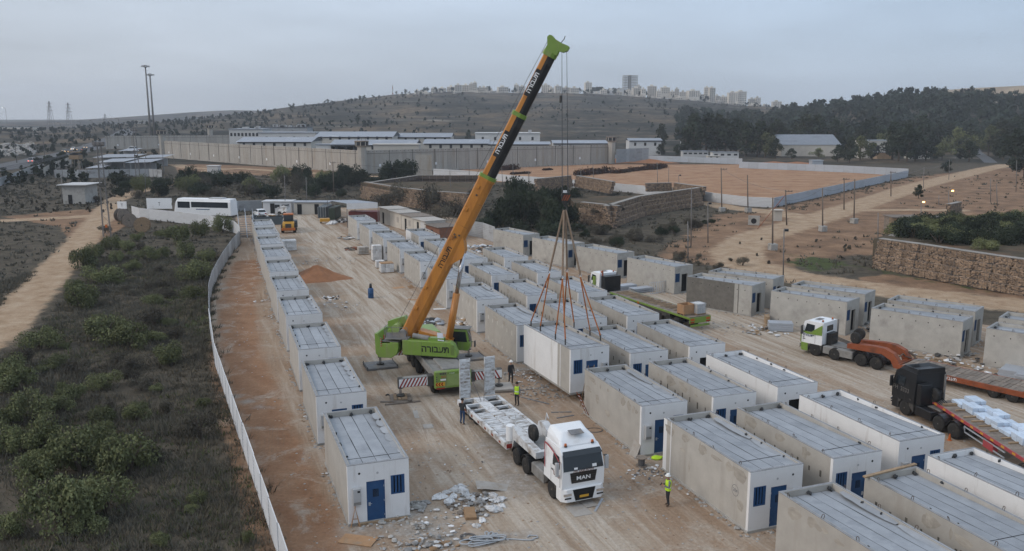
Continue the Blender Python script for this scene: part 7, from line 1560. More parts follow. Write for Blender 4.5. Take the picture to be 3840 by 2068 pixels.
ground_cover('low_scrub', 34000, (-62, -8, 24, 120), .2, .7, 'twig', 'grey twiggy low scrub between the bushes', scrub_test, 2, .014, 10, .28)
ground_cover('green_herbs', 18000, (-60, -12, 30, 120), .1, .3, 'herb', 'low green weeds in the scrub', lambda x, y, r: scrub_test(x, y, r) & (wob(x, y, 9, 4) > -.1), 3, .022, 8, .22)
ground_cover('far_grass', 26000, (-190, 190, 95, 290), .2, .6, 'twig', 'dark dry grass on the far scrub ground', scrub_test, 4, .05, 6, .4)
# gravel and crumbs on the yard, more along the foot of the modules
b = MB(); gg = random.Random(17)
for k in range(2600):
    u, v = gg.uniform(880, 3800), gg.uniform(900, 2060); p = G(u, v)
    if weight_at(zones['yard'], np.array([p.x]), np.array([p.y]))[0] < .9: continue
    b.use(gg.choice(['rubble', 'stone', 'board_grey', 'stone'])).rock((p.x, p.y, .01), gg.uniform(.015, .05) * (1 + p.y / 90), (1.2, 1, .6), gg)
for key, r_ in MODS.items():
    if key == 'A_lift': continue
    rot = Matrix.Rotation(r_.rotation_euler.z, 3, 'Z')
    for k in range(46):
        x, y = gg.choice([(-MW / 2 - gg.uniform(.05, .5), gg.uniform(-.3, 8)), (gg.uniform(-1.6, 1.6), -gg.uniform(.05, .7)), (-MW / 2 - gg.uniform(.05, .25), gg.uniform(-.3, 8))]); p = r_.location + rot @ Vector((x, y, 0)); b.use(gg.choice(['rubble', 'rubble', 'concrete', 'stone'])).rock((p.x, p.y, .01), gg.uniform(.03, .13), (1.2, 1, .7), gg)
o = b.build('yard_gravel'); o['kind'] = 'stuff'; o['label'] = 'loose stones and plaster crumbs strewn over the yard'; o['category'] = 'gravel'
# ================================================================ people
def person(x, y, rz, label, top, legs, vest=None, hat=None, pose='stand', hair=True, h=1.76, name='person'):
    t = thing(name, label, 'person', (x, y, 0), rz); s = h / 1.76
    arms = {'stand': [(-.24, .02, 1.10), (-.25, .06, .86), (.24, .02, 1.10), (.25, .06, .86)], 'phone': [(-.25, .05, 1.12), (-.10, .30, 1.20), (.25, .06, 1.12), (.06, .31, 1.24)], 'reach': [(-.26, .12, 1.12), (-.22, .36, 1.05), (.26, .02, 1.12), (.24, .10, .88)]}[pose]
    V_ = [(0, 0, .96), (0, -.01, 1.12), (0, -.02, 1.30), (0, 0, 1.44), (0, .01, 1.52), (0, .02, 1.60),     # pelvis, waist, chest, neck, head base, head
          (-.10, 0, .90), (-.11, .03, .50), (-.12, -.03, .10), (-.12, .12, .05), (.10, 0, .90), (.12, -.01, .50), (.13, -.07, .10), (.13, .08, .05),
          (-.19, -.01, 1.38), arms[0], arms[1], (.19, -.01, 1.38), arms[2], arms[3], (0, .03, 1.68)]
    E_ = [(0, 1), (1, 2), (2, 3), (3, 4), (4, 5), (5, 20), (0, 6), (6, 7), (7, 8), (8, 9), (0, 10), (10, 11), (11, 12), (12, 13), (2, 14), (14, 15), (15, 16), (2, 17), (17, 18), (18, 19)]
    Rr = [(.16, .11), (.145, .10), (.17, .115), (.06, .06), (.055, .055), (.085, .098), (.095, .095), (.068, .068), (.05, .05), (.045, .035), (.095, .095), (.068, .068), (.05, .05), (.045, .035), (.065, .065), (.05, .05), (.036, .036), (.065, .065), (.05, .05), (.036, .036), (.078, .085)]
    me = bpy.data.meshes.new('body'); me.from_pydata([tuple(c * s for c in v) for v in V_], E_, []); o = obj('body', me, t)
    sk = o.modifiers.new('skin', 'SKIN'); sk.use_smooth_shade = True
    for sv, r_ in zip(me.skin_vertices[0].data, Rr): sv.radius = (r_[0] * s, r_[1] * s)
    me.skin_vertices[0].data[0].use_root = True; ss = o.modifiers.new('sub', 'SUBSURF'); ss.levels = 2; ss.render_levels = 2
    dg = bpy.context.evaluated_depsgraph_get(); dg.update(); m2 = bpy.data.meshes.new_from_object(o.evaluated_get(dg)); o.modifiers.clear(); o.data = m2
    mats = [M['skin'], M[top], M[legs], M['shoe']]; m2.materials.clear(); [m2.materials.append(q) for q in mats]
    hands = [Vector(arms[1]) * s, Vector(arms[3]) * s]
    for p in m2.polygons:
        c = p.center; z = c.z / s; hd_ = min((c - hh).length for hh in hands)
        p.material_index = 3 if z < .13 else 2 if z < .97 and abs(c.x) < .23 * s and hd_ > .10 else 0 if (z > 1.455 or hd_ < .075 * s) else 1
        p.use_smooth = True
    # hands with fingers
    for k, (a, hv) in enumerate(((arms[0], arms[1]), (arms[2], arms[3]))):
        d = (Vector(hv) - Vector(a)).normalized(); q = Vector(hv) * s; sd_ = d.cross(Vector((0, 1, .3))).normalized(); hb_ = MB().use('skin')
        hb_.cyl(q, q + d * .07 * s, .034 * s, .038 * s, n=8)
        for f in range(4): b0 = q + d * .065 * s + sd_ * (f - 1.5) * .019 * s; L_ = (.055, .068, .064, .048)[f] * s; hb_.tube([b0, b0 + d * L_ * .55, b0 + d * L_ * .9 + Vector((0, .02, 0))], .0095 * s, 5)
        th = q + d * .02 * s + sd_ * .035 * s; hb_.tube([th, th + sd_ * .03 * s + d * .02 * s, th + sd_ * .035 * s + d * .05 * s], .010 * s, 5); hb_.build('hand', t)
    hz0 = 1.655 * s
    fc = MB().use('skin'); fc.cyl((0, .10 * s, hz0 - .015), (0, .128 * s, hz0 - .02), .014, n=6); fc.cyl((-.088 * s, .01, hz0 - .01), (-.10 * s, .01, hz0), .022, n=6); fc.cyl((.088 * s, .01, hz0 - .01), (.10 * s, .01, hz0), .022, n=6); fc.use('hair')
    for sx_ in (-1, 1): fc.box(sx_ * .034 - .012, sx_ * .034 + .012, .100 * s, .108 * s, hz0 + .008, hz0 + .02)
    fc.box(-.022, .022, .098 * s, .107 * s, hz0 - .06, hz0 - .052); fc.build('face', t)
    def cap(m, r, z0, name, brim=0):
        b = MB().use(m); b.lathe([(r * 1.02, 0), (r * 1.0, .04), (r * .8, .10), (r * .45, .135), (.01, .145)], 14, 'z', (0, .012, z0))
        if brim: b.cyl((0, .025, z0 - .005), (0, .025, z0 + .012), r * 1.32, n=16)
        b.build(name, t, True)
    if hat: cap(hat, .118 * s, 1.68 * s, 'hard_hat', 1)
    elif hair: cap('hair', .108 * s, 1.655 * s, 'hair')
    if vest:
        b = MB().use(vest); rings = []
        for z, rx_, ry, cy in ((.90, .205, .155, 0), (1.02, .195, .145, 0), (1.18, .20, .145, -.01), (1.34, .215, .150, -.015), (1.42, .185, .125, -.01), (1.46, .10, .09, 0)):
            rings.append([(rx_ * s * math.cos(a), cy * s + ry * s * math.sin(a), z * s) for a in np.linspace(0, 2 * math.pi, 16, endpoint=False)])
        n = 16; vs = [p for r_ in rings for p in r_]; b.add(vs, [(j * n + i, j * n + (i + 1) % n, (j + 1) * n + (i + 1) % n, (j + 1) * n + i) for j in range(len(rings) - 1) for i in range(n)]); vo = b.build('vest', t, True)
        b = MB().use('text_white'); r0 = [(.207 * s * math.cos(a), .152 * s * math.sin(a), 1.06 * s) for a in np.linspace(0, 2 * math.pi, 17)]; b.add(r0 + [(p[0], p[1], p[2] + .05) for p in r0], [(i, i + 1, i + 18, i + 17) for i in range(16)]); b.build('reflective_band', vo)
    return t
pm = person(8.08, 41.37, 100, 'man in yellow vest and white hard hat looking at his phone', 'cloth_grey', 'cloth_dark', 'hivis', 'hat_white', 'phone')
MB().use('black_paint').box(-.04, .04, .33, .345, 1.22, 1.37).build('phone', pm) if False else None
ph = MB().use('black_paint').box(-.045, .045, -.008, .008, -.075, .075).build('phone'); ph.location = (8.08 + .0, 41.37, 0); ph.rotation_euler = (R(35), 0, R(100)); dv = Matrix.Rotation(R(100), 3, 'Z') @ Vector((-.02, .40, 1.27)); ph.location = Vector((8.08, 41.37, 0)) + dv; tag(ph, 'black phone held by the man in the yellow vest', 'phone')
person(-.08, 61.9, -150, 'man in black clothes and white hard hat beside the outrigger', 'cloth_dark', 'cloth_dark', None, 'hat_white', 'stand', h=1.8)
person(-3.25, 53.25, -25, 'man in dark jacket and jeans at the side of the low loader', 'cloth_dark', 'jeans', None, None, 'reach', h=1.78)
person(.35, 56.9, 150, 'man in yellow vest standing behind the low loader deck', 'cloth_grey', 'cloth_dark', 'hivis', None, 'stand', h=1.72)

# ================================================================ yard clutter
def heap(name, label, cat, p, r, h, m, n=0, seed=0, sq=(1, 1)):
    rng = np.random.default_rng(seed); N = 26; K_ = 9; vs = [(0, 0, h)]; fs = []
    for k in range(1, K_ + 1):
        for i in range(N):
            a = 2 * math.pi * i / N; q = k / K_; rr = r * q * (1 + .12 * math.sin(3 * a + seed) + .07 * math.sin(7 * a + 2 * seed)); z = h * (1 - q) ** 1.15 * (1 + rng.normal() * .05) if k < K_ else -.03
            vs.append((rr * math.cos(a) * sq[0], rr * math.sin(a) * sq[1], z + (rng.normal() * .03 if k < K_ else 0)))
    for i in range(N): fs.append((0, 1 + i, 1 + (i + 1) % N))
    for k in range(K_ - 1):
        for i in range(N): fs.append((1 + k * N + i, 1 + (k + 1) * N + i, 1 + (k + 1) * N + (i + 1) % N, 1 + k * N + (i + 1) % N))
    b = MB().use(m).add(vs, fs); o = b.build(name, None, True); o.location = p; tag(o, label, cat); return o
heap('sand_heap', 'heap of reddish sand beside the single file of modules', 'sand heap', G(1190, 1045), 4.0, 1.7, 'sand_red', seed=1, sq=(1.0, .75))
def scatter(name, label, cat, p, r, n, mats, seed, sz=(.08, .3), flat=.6, stuff=False):
    g = random.Random(seed); b = MB()
    for k in range(n):
        b.use(g.choice(mats)); a = g.uniform(0, 6.28); q = r * g.random() ** .7; x, y = q * math.cos(a), q * math.sin(a); s = g.uniform(*sz); z = max(.02, (1 - q / r) * .35 * r * .4) * g.random()
        if g.random() < .6: b.rock((x, y, z + s * .3), s, (g.uniform(.7, 1.6), g.uniform(.7, 1.6), g.uniform(.3, flat)), g)
        else: b.at(x, y, z, g.uniform(0, 360), g.uniform(-25, 25), g.uniform(-25, 25)); b.box(-s, s, -s * .5, s * .5, 0, s * g.uniform(.05, .4)); b.at()
    o = b.build(name); o.location = (p.x, p.y, 0.0); tag(o, label, cat)
    if stuff: o['kind'] = 'stuff'
    return o
# rubbish heap beside the lane: bags, sheet, box and crumbs
P0 = G(1790, 1895)
scatter('rubbish_heap', 'loose heap of crumpled plastic and rubble beside the lane', 'rubbish', P0, 1.5, 150, ['board_grey', 'rubble', 'rubble', 'timber_grey', 'plastic_white'], 2, (.04, .16), .8, True)
def bag(p, s, label, m='plastic_white', seed=0, group=None):
    g = random.Random(seed); b = MB().use(m); N = 18
    ph = [g.uniform(0, 6) for _ in range(4)]; rings = []
    for z, r in ((0, .9), (.10, 1.05), (.25, 1.0), (.42, .72), (.55, .40), (.62, .08)): rings.append([(r * s * math.cos(a) * (1 + .22 * math.sin(3 * a + ph[0]) + .14 * math.sin(7 * a + ph[1] + 6 * z)) * g.uniform(.86, 1.14), r * s * .7 * math.sin(a) * (1 + .2 * math.sin(2 * a + ph[2]) + .14 * math.sin(6 * a + ph[3] - 5 * z)) * g.uniform(.86, 1.14), z * s * g.uniform(.75, 1.25)) for a in np.linspace(0, 2 * math.pi, N, endpoint=False)])
    b.loft(rings); o = b.build('plastic_bag', None, False); o.location = p; o.rotation_euler = (g.uniform(-.2, .2), g.uniform(-.2, .2), g.uniform(0, 6)); tag(o, label, 'bag', group)
BG = 'crumpled plastic bags in the rubbish heap'
for k, (u, v, s) in enumerate([(1650, 1868, .42), (1722, 1840, .48), (1745, 1856, .34), (1685, 1885, .4), (1868, 1880, .36), (1850, 1915, .44), (1808, 1955, .26), (1785, 1975, .24), (1672, 1850, .26), (1850, 1860, .28), (1700, 1865, .3), (1880, 1900, .24)]): bag(G(u, v), s, 'crumpled white plastic bag in the rubbish heap', seed=k, group=BG)
o = MB().use('cardboard').cbox(-.28, .28, -.5, .5, 0, .22, .01).build('cardboard_box'); o.location = G(1762, 1935); o.rotation_euler = (R(6), R(4), R(10)); tag(o, 'flattened cardboard box on the rubbish heap', 'box')
b = MB().use('board_grey'); n = 10
b.add([q for i in range(n + 1) for q in ((-1.05 + 2.1 * i / n, -.45, .10 + .13 * math.cos(math.pi * i / n)), (-1.05 + 2.1 * i / n, .42, .16 + .16 * math.cos(math.pi * i / n)))], [(2 * i, 2 * i + 2, 2 * i + 3, 2 * i + 1) for i in range(n)]); o = b.build('bent_board', None, True); o.location = G(1858, 1832); o.rotation_euler = (0, 0, R(8)); tag(o, 'curved grey board lying beside the rubbish heap', 'board')
# rope coil
b = MB().use('cable_grey'); g = random.Random(2)
for k in range(6):
    cx_, cy_ = g.uniform(-.25, .35), g.uniform(-.15, .2); ra, rb = g.uniform(.55, 1.1), g.uniform(.18, .42); a0 = g.uniform(0, 3)
    b.tube([(cx_ + ra * math.cos(t) * math.cos(a0 * .2) - rb * math.sin(t) * math.sin(a0 * .2), cy_ + ra * math.cos(t) * math.sin(a0 * .2) + rb * math.sin(t), .04 + .03 * k + .02 * math.sin(3 * t)) for t in np.linspace(0, 6.0, 22)], .032, 6)
for a0 in (.9, 1.25, 1.6): b.tube([(.25 + r_ * .8 * math.cos(a0 + d), .1 + r_ * .8 * math.sin(a0 + d), .1) for r_, d in ((0, 0), (.5, -.15), (.9, -.12), (1.0, 0), (.9, .12), (.5, .15), (0, 0))], .03, 6)
b.tube([(.6 + t * 1.9, .05 + .25 * t + .12 * math.sin(t * 5), .04) for t in np.linspace(0, 1, 12)], .03, 6); b.tube([(2.45, .28, .04), (2.7, .4, .04), (2.65, .6, .04), (2.3, .62, .04), (2.2, .45, .04)], .03, 6)
o = b.build('hose_coil', None, True); o.location = G(1805, 2035); tag(o, 'tangled coil of pale grey hose on the dirt', 'hose')
b = MB().use('rope'); [b.tube([(.35 * math.cos(t) * k, .3 * math.sin(t) * k, .03 + .02 * q) for t in np.linspace(0, 6.28, 16)], .02, 5) for q, k in enumerate((1, .85, 1.1))]; o = b.build('wire_coil', None, True); o.location = G(1755, 2018); tag(o, 'loop of black wire beside the hose coil', 'wire')
b = MB().use('rope'); [b.tube([(.55 * math.cos(t) * k, .40 * math.sin(t) * k, .02 + .015 * q) for t in np.linspace(0, 6.28, 20)], .018, 5) for q, k in enumerate((1, .95))]; o = b.build('wire_coil', None, True); o.location = G(2228, 1615); tag(o, 'thin loop of wire lying by the ladder module', 'wire')
o = MB().use('plywood').cbox(-.95, .75, -.45, .45, .02, .06, .008).build('plywood_sheet'); o.location = G(1350, 2030); o.rotation_euler = (0, 0, R(-14)); tag(o, 'orange brown plywood sheet under the sawhorse', 'plywood')
t = thing('sawhorse', 'rusty metal sawhorse in front of the blue door', 'sawhorse', G(1335, 1965), 8)
for s in (-1, 1):
    b = MB().use('plywood').tube([(s * .0 - .22, s * .35, 0), (0, s * .33, 1.0), (.22, s * .35, 0)], .04, 6); b.tube([(-.13, s * .34, .42), (.13, s * .34, .42)], .022, 5); b.build('leg_frame', t)
MB().use('plywood').tube([(0, -.4, 1.0), (0, .4, 1.0)], .03, 6).build('top_bar', t)
o = MB().use('timber').cbox(-1.3, 1.2, -.07, .07, 0, .12, .01).build('timber_beam'); o.location = G(1440, 1958); o.rotation_euler = (0, 0, R(18)); tag(o, 'long timber beam lying along the sawhorse module', 'timber')
scatter('rubble_heap', 'grey rubble strewn in front of the sawhorse module', 'rubble', G(1560, 1985), 2.6, 150, ['rubble', 'rubble', 'board_grey', 'concrete', 'concrete', 'plastic_white'], 5, (.03, .13), .6, True)
scatter('rubble_heap', 'broken concrete lump at the corner of the sawhorse module', 'rubble', G(1570, 1895), .5, 26, ['rubble', 'concrete'], 6, (.08, .22), .8, True)
scatter('rubble_heap', 'rubble and bagged scraps near the bottom hose', 'rubble', G(1620, 2050), 1.4, 60, ['rubble', 'plastic_white', 'cardboard'], 8, (.04, .18), .7, True)
# boards on the ground and leaning
def sheet(u, v, w, l, rz, m, label, cat='board', z=.01, th=.02, rx=0):
    o = MB().use(m).box(-w / 2, w / 2, -l / 2, l / 2, 0, th).build('board_sheet'); o.location = G(u, v) + Vector((0, 0, z)); o.rotation_euler = (R(rx), 0, R(rz)); tag(o, label, cat)
sheet(2170, 1915, 1.0, 1.25, 20, 'board_grey', 'grey board lying in front of the white truck'); sheet(2205, 1890, .7, .9, 24, 'board_grey', 'smaller board overlapping the one before the truck', z=.035); sheet(2245, 1895, .12, 1.6, -20, 'galv', 'thin metal strip on the dirt before the truck', 'metal strip')
sheet(1605, 1600, .62, .75, 15, 'board_grey', 'small grey board on the lane behind the sawhorse module'); sheet(1560, 1555, .32, 1.5, 12, 'board_grey', 'narrow grey plank on the lane'); sheet(1500, 1425, .4, .5, 30, 'board_grey', 'scrap of board near the crane')
o = MB().use('board_grey').box(-.35, .35, -.015, .015, 0, 1.0).build('leaning_board'); q = G(2372, 1712); o.location = q; o.rotation_euler = (R(-24), 0, R(-60)); tag(o, 'pale board leaning on the corner of the ladder module', 'board')
t = thing('cable_drum', 'small cable drum with dark winding between two modules', 'cable drum', G(2405, 1748)); MB().use('rope').cyl((0, 0, .06), (0, 0, .50), .20, n=14).build('winding', t); [MB().use('timber_grey').cyl((0, 0, z), (0, 0, z + .05), .33, n=16).build('flange', t) for z in (0, .5)]
scatter('rubble_heap', 'dark scrap and cable pieces round the cable drum', 'rubble', G(2430, 1770), 1.1, 50, ['rubble', 'rope', 'plastic_white'], 9, (.03, .12), .6, True)
o = MB().use('hivis').rock((0, 0, .1), .3, (1.3, .8, .5)).build('yellow_vest'); o.location = G(2460, 1723); tag(o, 'discarded yellow vest by the blue door', 'vest')
# ladder
t = thing('ladder', 'long wooden ladder leaning against the end of a module', 'ladder', G(2150, 1580), 18); 
MOD = MODS['A8']
for s in (-.22, .22): MB().use('timber').tube([(s, -.9, 0), (s, .35, 3.3)], .03, 6).build('rail', t)
for k in range(10): z = .3 + k * .3; y = -.9 + 1.25 * z / 3.3; MB().use('timber').tube([(-.22, y, z), (.22, y, z)], .02, 5).build('rung', t)
t.location = MOD.location + Matrix.Rotation(R(20), 3, 'Z') @ Vector((-.95, ML + .42, 0)); t.rotation_euler = (0, 0, R(200))
t = thing('ladder', 'short red and grey ladder standing by the mottled end wall', 'ladder', MOD.location + Matrix.Rotation(R(20), 3, 'Z') @ Vector((-1.95, ML - .6, 0)), 110)
for s in (-.2, .2): MB().use('rust_orange').tube([(s, -.5, 0), (s, .28, 1.7)], .028, 6).build('rail', t)
for k in range(5): z = .25 + k * .3; MB().use('galv').tube([(-.2, -.5 + .78 * z / 1.7, z), (.2, -.5 + .78 * z / 1.7, z)], .02, 5).build('rung', t)
# steel angles on the ground, trench of rubble under the hanging module
for k, (u, v, l, rz) in enumerate([(2105, 1548, 1.4, 5), (2120, 1565, 1.3, 25), (1990, 1500, 3.2, -38), (2000, 1460, 2.5, 22)]): o = MB().use('plate_grey').box(-l / 2, l / 2, -.05, .05, 0, .06).build('steel_bar'); o.location = G(u, v); o.rotation_euler = (0, 0, R(rz)); tag(o, 'grey steel bar lying near the hanging module', 'steel bar', 'steel bars on the dirt')
scatter('gravel_strip', 'line of grey gravel along the empty slot under the hanging module', 'gravel', G(2040, 1470), 2.2, 150, ['rubble', 'concrete'], 12, (.03, .11), .6, True); scatter('gravel_strip', 'grey gravel patch beside the lifted corner', 'gravel', G(1960, 1410), 1.8, 120, ['rubble', 'plastic_white'], 13, (.03, .11), .6, True)
for k, (u, v) in enumerate([(2660, 1840), (2740, 1920), (2800, 1985), (2590, 1780), (2520, 1770)]): scatter('rubble_heap', 'broken plaster and stones along the foot of the mottled module', 'rubble', G(u, v), .9, 38, ['rubble', 'plastic_white', 'stone'], 30 + k, (.03, .12), .6, True)['group'] = 'rubble along the module foot'
for k, (u, v) in enumerate([(1180, 1560), (1120, 1390), (1245, 1770), (1010, 1190), (985, 1130), (1060, 1250)]): scatter('rubble_heap', 'stones and scraps along the foot of the single file modules', 'rubble', G(u, v), .9, 26, ['rubble', 'plastic_white', 'stone'], 40 + k, (.03, .13), .6, True)['group'] = 'scraps along the single file'
# pallets along the lane
def pallet_stack(u, v, w, l, h, label, m='plastic_white', rows=4, rz=20, cat='pallet load', grp=None):
    t = thing('pallet_load', label, cat, G(u, v), rz, grp); 
    for k in range(3): MB().use('timber').box(-w / 2, w / 2, -l / 2 + k * (l - .1) / 2, -l / 2 + .1 + k * (l - .1) / 2, 0, .12).build('runner', t)
    gg = random.Random(int(u))
    for r_ in range(rows):
        for i in range(3): x0 = -w / 2 + w * i / 3; o = MB().use(m).cbox(x0, x0 + w / 3 - .02, -l / 2, l / 2, .125 + (h - .12) * r_ / rows, .12 + (h - .12) * (r_ + 1) / rows, .02).build('packet', t); o.location = (gg.uniform(-.03, .03), gg.uniform(-.04, .04), 0)
    return t
pallet_stack(1082, 940, 2.3, 1.8, 1.6, 'bulky wrapped load of white sacks beside the single file', 'plastic_white', 5)
pallet_stack(1362, 955, 1.5, 1.2, 1.15, 'grey paving blocks stacked on a pallet by the lane row', 'board_grey', 6)
pallet_stack(1413, 978, 1.3, 1.2, 2.2, 'tall white shrink wrapped pallet by the lane row', 'plastic_white', 4); pallet_stack(1425, 1005, 1.1, 1.0, 1.0, 'small white wrapped pallet next to the tall one', 'plastic_white', 2)
t = pallet_stack(1450, 1022, 1.7, 1.4, 1.2, 'white carton crate with brown top among the pallets', 'plastic_white', 2); MB().use('cardboard').box(-.8, .8, -.65, .65, 1.205, 1.3).build('carton_top', t)
scatter('scrap_heap', 'reddish brown brush and scrap heap in the lane row', 'scrap', G(1335, 935), 1.8, 90, ['rust_orange', 'bark', 'steel_dark', 'brick'], 51, (.06, .25), .8, True); scatter('scrap_heap', 'white and dark scrap pile near the first lane module', 'scrap', G(1305, 895), 1.6, 70, ['plastic_white', 'rubble', 'steel_dark', 'cardboard'], 52, (.08, .35), .9, True); scatter('scrap_heap', 'pile of bags and tarpaulin beside the green container', 'scrap', G(1285, 832), 2.2, 60, ['plastic_white', 'steel_dark', 'rubble'], 53, (.15, .5), 1.0, True)
scatter('scrap_heap', 'mixed metal scrap behind the lane modules by the dark fence', 'scrap', G(1790, 935), 3.6, 110, ['rubble', 'plastic_white', 'steel_dark', 'cardboard', 'galv'], 54, (.1, .4), .9, True); scatter('scrap_heap', 'crates and pallets heaped beside the old sheds', 'scrap', G(1690, 900), 2.4, 60, ['timber', 'rubble', 'board_grey'], 55, (.15, .45), 1.0, True)
scatter('litter', 'white scraps scattered on the lane near the blue barrel', 'litter', G(1270, 1150), 2.5, 40, ['plastic_white', 'board_grey'], 56, (.03, .16), .5, True); scatter('litter', 'white scraps and dark bits below the sand heap', 'litter', G(1245, 1120), 1.2, 34, ['plastic_white', 'steel_dark', 'plastic_white'], 57, (.05, .2), .7, True); scatter('litter', 'rubble crumbs scattered in the lane past the pallets', 'litter', G(1230, 985), 4.5, 60, ['rubble', 'rubble', 'board_grey', 'plastic_white'], 58, (.04, .14), .5, True)
scatter('litter', 'bits of plaster scattered before the white truck', 'litter', G(1700, 1720), 3.2, 40, ['plastic_white', 'steel_dark', 'rubble'], 59, (.02, .08), .5, True); scatter('litter', 'plaster crumbs around the man in the vest', 'litter', G(2400, 1850), 3.0, 40, ['rubble', 'rubble', 'board_grey', 'plastic_white'], 60, (.02, .09), .4, True)
scatter('scrap_heap', 'debris heap of boards and cartons behind the crane cab', 'scrap', G(1745, 1215), 1.6, 60, ['plastic_white', 'plywood', 'board_grey', 'rubble', 'timber'], 61, (.1, .4), .9, True); scatter('scrap_heap', 'grey cable tray scraps behind the boom foot', 'scrap', G(1620, 1215), 1.4, 40, ['steel_dark', 'galv', 'rubble'], 62, (.08, .35), .8, True)
sheet(1495, 1080, 1.4, .9, 30, 'plywood', 'plywood sheet on the dirt beside the lane modules'); sheet(1555, 1125, 1.6, .7, -10, 'plywood', 'second plywood sheet nearer the crane boom'); sheet(1545, 1082, .9, .9, 60, 'plywood', 'brown carton board leaning up near the lane modules', rx=35)
sheet(1650, 1160, 1.4, .5, 10, 'plastic_white', 'white panel scraps lying behind the crane boom')
# blue barrel unit in the lane
t = thing('blue_cylinder_unit', 'blue drum with black cap standing alone in the lane', 'drum', G(1391, 1118)); MB().use('blue_paint').lathe([(.30, 0), (.32, .06), (.31, .5), (.33, .55), (.31, .6), (.31, 1.0), (.22, 1.12), (.18, 1.15)], 16).build('drum', t, True); MB().use('black_paint').cyl((0, 0, 1.15), (0, 0, 1.62), .17, .13, n=14).build('cap', t, True)
# steel stair towers by the bend
for k, (u, lb) in enumerate(((914, 'grey steel stair flight by the panel fence'), (942, 'grey steel stair flight next to the end module'))):
    t = thing('stair_flight', lb, 'stairs', G(u, 892), 20)
    for i in range(9): MB().use('plate_grey').box(-.55, .55, .1 + i * .42, .45 + i * .42, .25 + i * .33, .30 + i * .33).build('tread', t)
    for s in (-.6, .6): MB().use('galv').prism([(-.1, .0), (.35, .0), (4.3, 3.2), (3.9, 3.4)], s - .04, s + .04, 'x').build('stringer', t); MB().use('galv').tube([(s, 0, 1.2), (s, 4.0, 4.4)], .04, 5).build('handrail', t)
# skip with scrap behind the end module
t = thing('metal_skip', 'dark metal skip full of scrap behind the end module', 'skip', G(1005, 842), 15); b = MB().use('container_grey'); b.prism([(-2.4, 0), (2.4, 0), (2.9, 1.5), (-2.9, 1.5)], -1.1, 1.1, 'y'); b.build('tub', t); b = MB(); g = random.Random(3)
for k in range(40): b.use(g.choice(['steel_dark', 'timber', 'plastic_white', 'container_grey'])).rock((g.uniform(-2.5, 2.5), g.uniform(-.9, .9), 1.5 + g.uniform(0, .3)), g.uniform(.15, .4), (1.6, 1, .6), g)
b.build('scrap', t)['kind'] = 'stuff'
# stacked galvanised sheets and crates right side
for k, (u, v, lb) in enumerate(((3000, 1240, 'bundle of grey steel decking strapped beside the tractor unit'), (2935, 1215, 'stack of pale planks beside the strapped decking'))):
    t = thing('material_bundle', lb, 'bundle', G(u - 60 if k else u - 75, v - 0), -10); 
    for i in range(4): MB().use('galv' if k == 0 else 'timber').cbox(-1.1 if k == 0 else -.2, 1.1 if k == 0 else .2, -.6, .6, .06 + i * .2, .24 + i * .2, .015).build('layer', t)
for k in range(4):
    t = thing('sheet_stack', 'stack of grey corrugated sheets by the edge module' if k < 2 else 'stack of grey slabs behind the lime flatbed', 'sheet stack', (G(3790 + 60 * k, 1400 + 18 * k) if k < 2 else G(2345 + 60 * (k - 2), 1085 + 10 * (k - 2))), 48 if k < 2 else 28, 'sheet stacks')
    for i in range(5): o = MB().use('galv').box(-1.3, 1.3, -.6, .6, i * .11, i * .11 + .09).build('sheet', t); o.location = (rnd.uniform(-.08, .08), rnd.uniform(-.08, .08), 0)
for k in range(9): o = MB().use('timber').cbox(-1.8, 1.8, -.06, .06, 0, .08, .008).build('timber_plank'); o.location = G(3420 + k * 22 + rnd.uniform(-10, 10), 1335 + k * 5 + rnd.uniform(-8, 8)); o.rotation_euler = (0, 0, R(-42 + rnd.uniform(-14, 14))); tag(o, 'loose timber plank behind the orange gooseneck', 'plank', 'planks behind the gooseneck')
scatter('rubble_heap', 'grey rubble and white scraps along the orange trailer', 'rubble', G(3560, 1360), 4.0, 140, ['rubble', 'board_grey', 'plastic_white', 'steel_dark'], 71, (.05, .25), .6, True); scatter('litter', 'scraps around the strapped steel decking', 'litter', G(2870, 1240), 2.2, 60, ['plastic_white', 'timber', 'rubble'], 72, (.05, .25), .6, True); scatter('litter', 'rubble between the bare modules', 'litter', G(3300, 1230), 2.6, 50, ['rubble', 'steel_dark', 'plastic_white'], 73, (.05, .2), .6, True); scatter('litter', 'crumbs on the lane behind the lime flatbed', 'litter', G(2740, 1230), 3.0, 40, ['rubble', 'board_grey'], 74, (.04, .16), .5, True)
# bent wire frames
t = thing('wire_frame_stack', 'bent white metal frames leaning before a bare module', 'metal frame', G(2440, 1105), 25)
for k in range(3): x = k * .9; b = MB().use('galv'); [b.tube([(x + a, .2 * k, 0), (x + a, .2 * k, 1.3)], .03, 5) for a in (0, .3, .6, .9)]; b.tube([(x, .2 * k, 1.3), (x + .9, .2 * k, 1.3)], .03, 5); b.tube([(x, .2 * k, .1), (x + .9, .2 * k, .1)], .03, 5); o = b.build('frame', t); o.rotation_euler = (R(-12 + 10 * k), 0, 0)
o = MB().use('timber').cbox(-1.75, 1.75, -.09, .09, 0, .07, .01).build('timber_plank'); mb9 = MODS['B9']; o.location = mb9.location + Matrix.Rotation(R(20), 3, 'Z') @ Vector((.0, ML - .05, MH + .02)); o.rotation_euler = (0, 0, R(26)); tag(o, 'long plank lying across the roof end of a module', 'plank')
o = MB().use('amber').lathe([(.16, 0), (.16, .03), (.10, .05), (.03, .42), (.02, .43)], 10).build('traffic_cone'); o.location = G(3560, 1652); tag(o, 'small orange cone beside the black truck', 'cone')
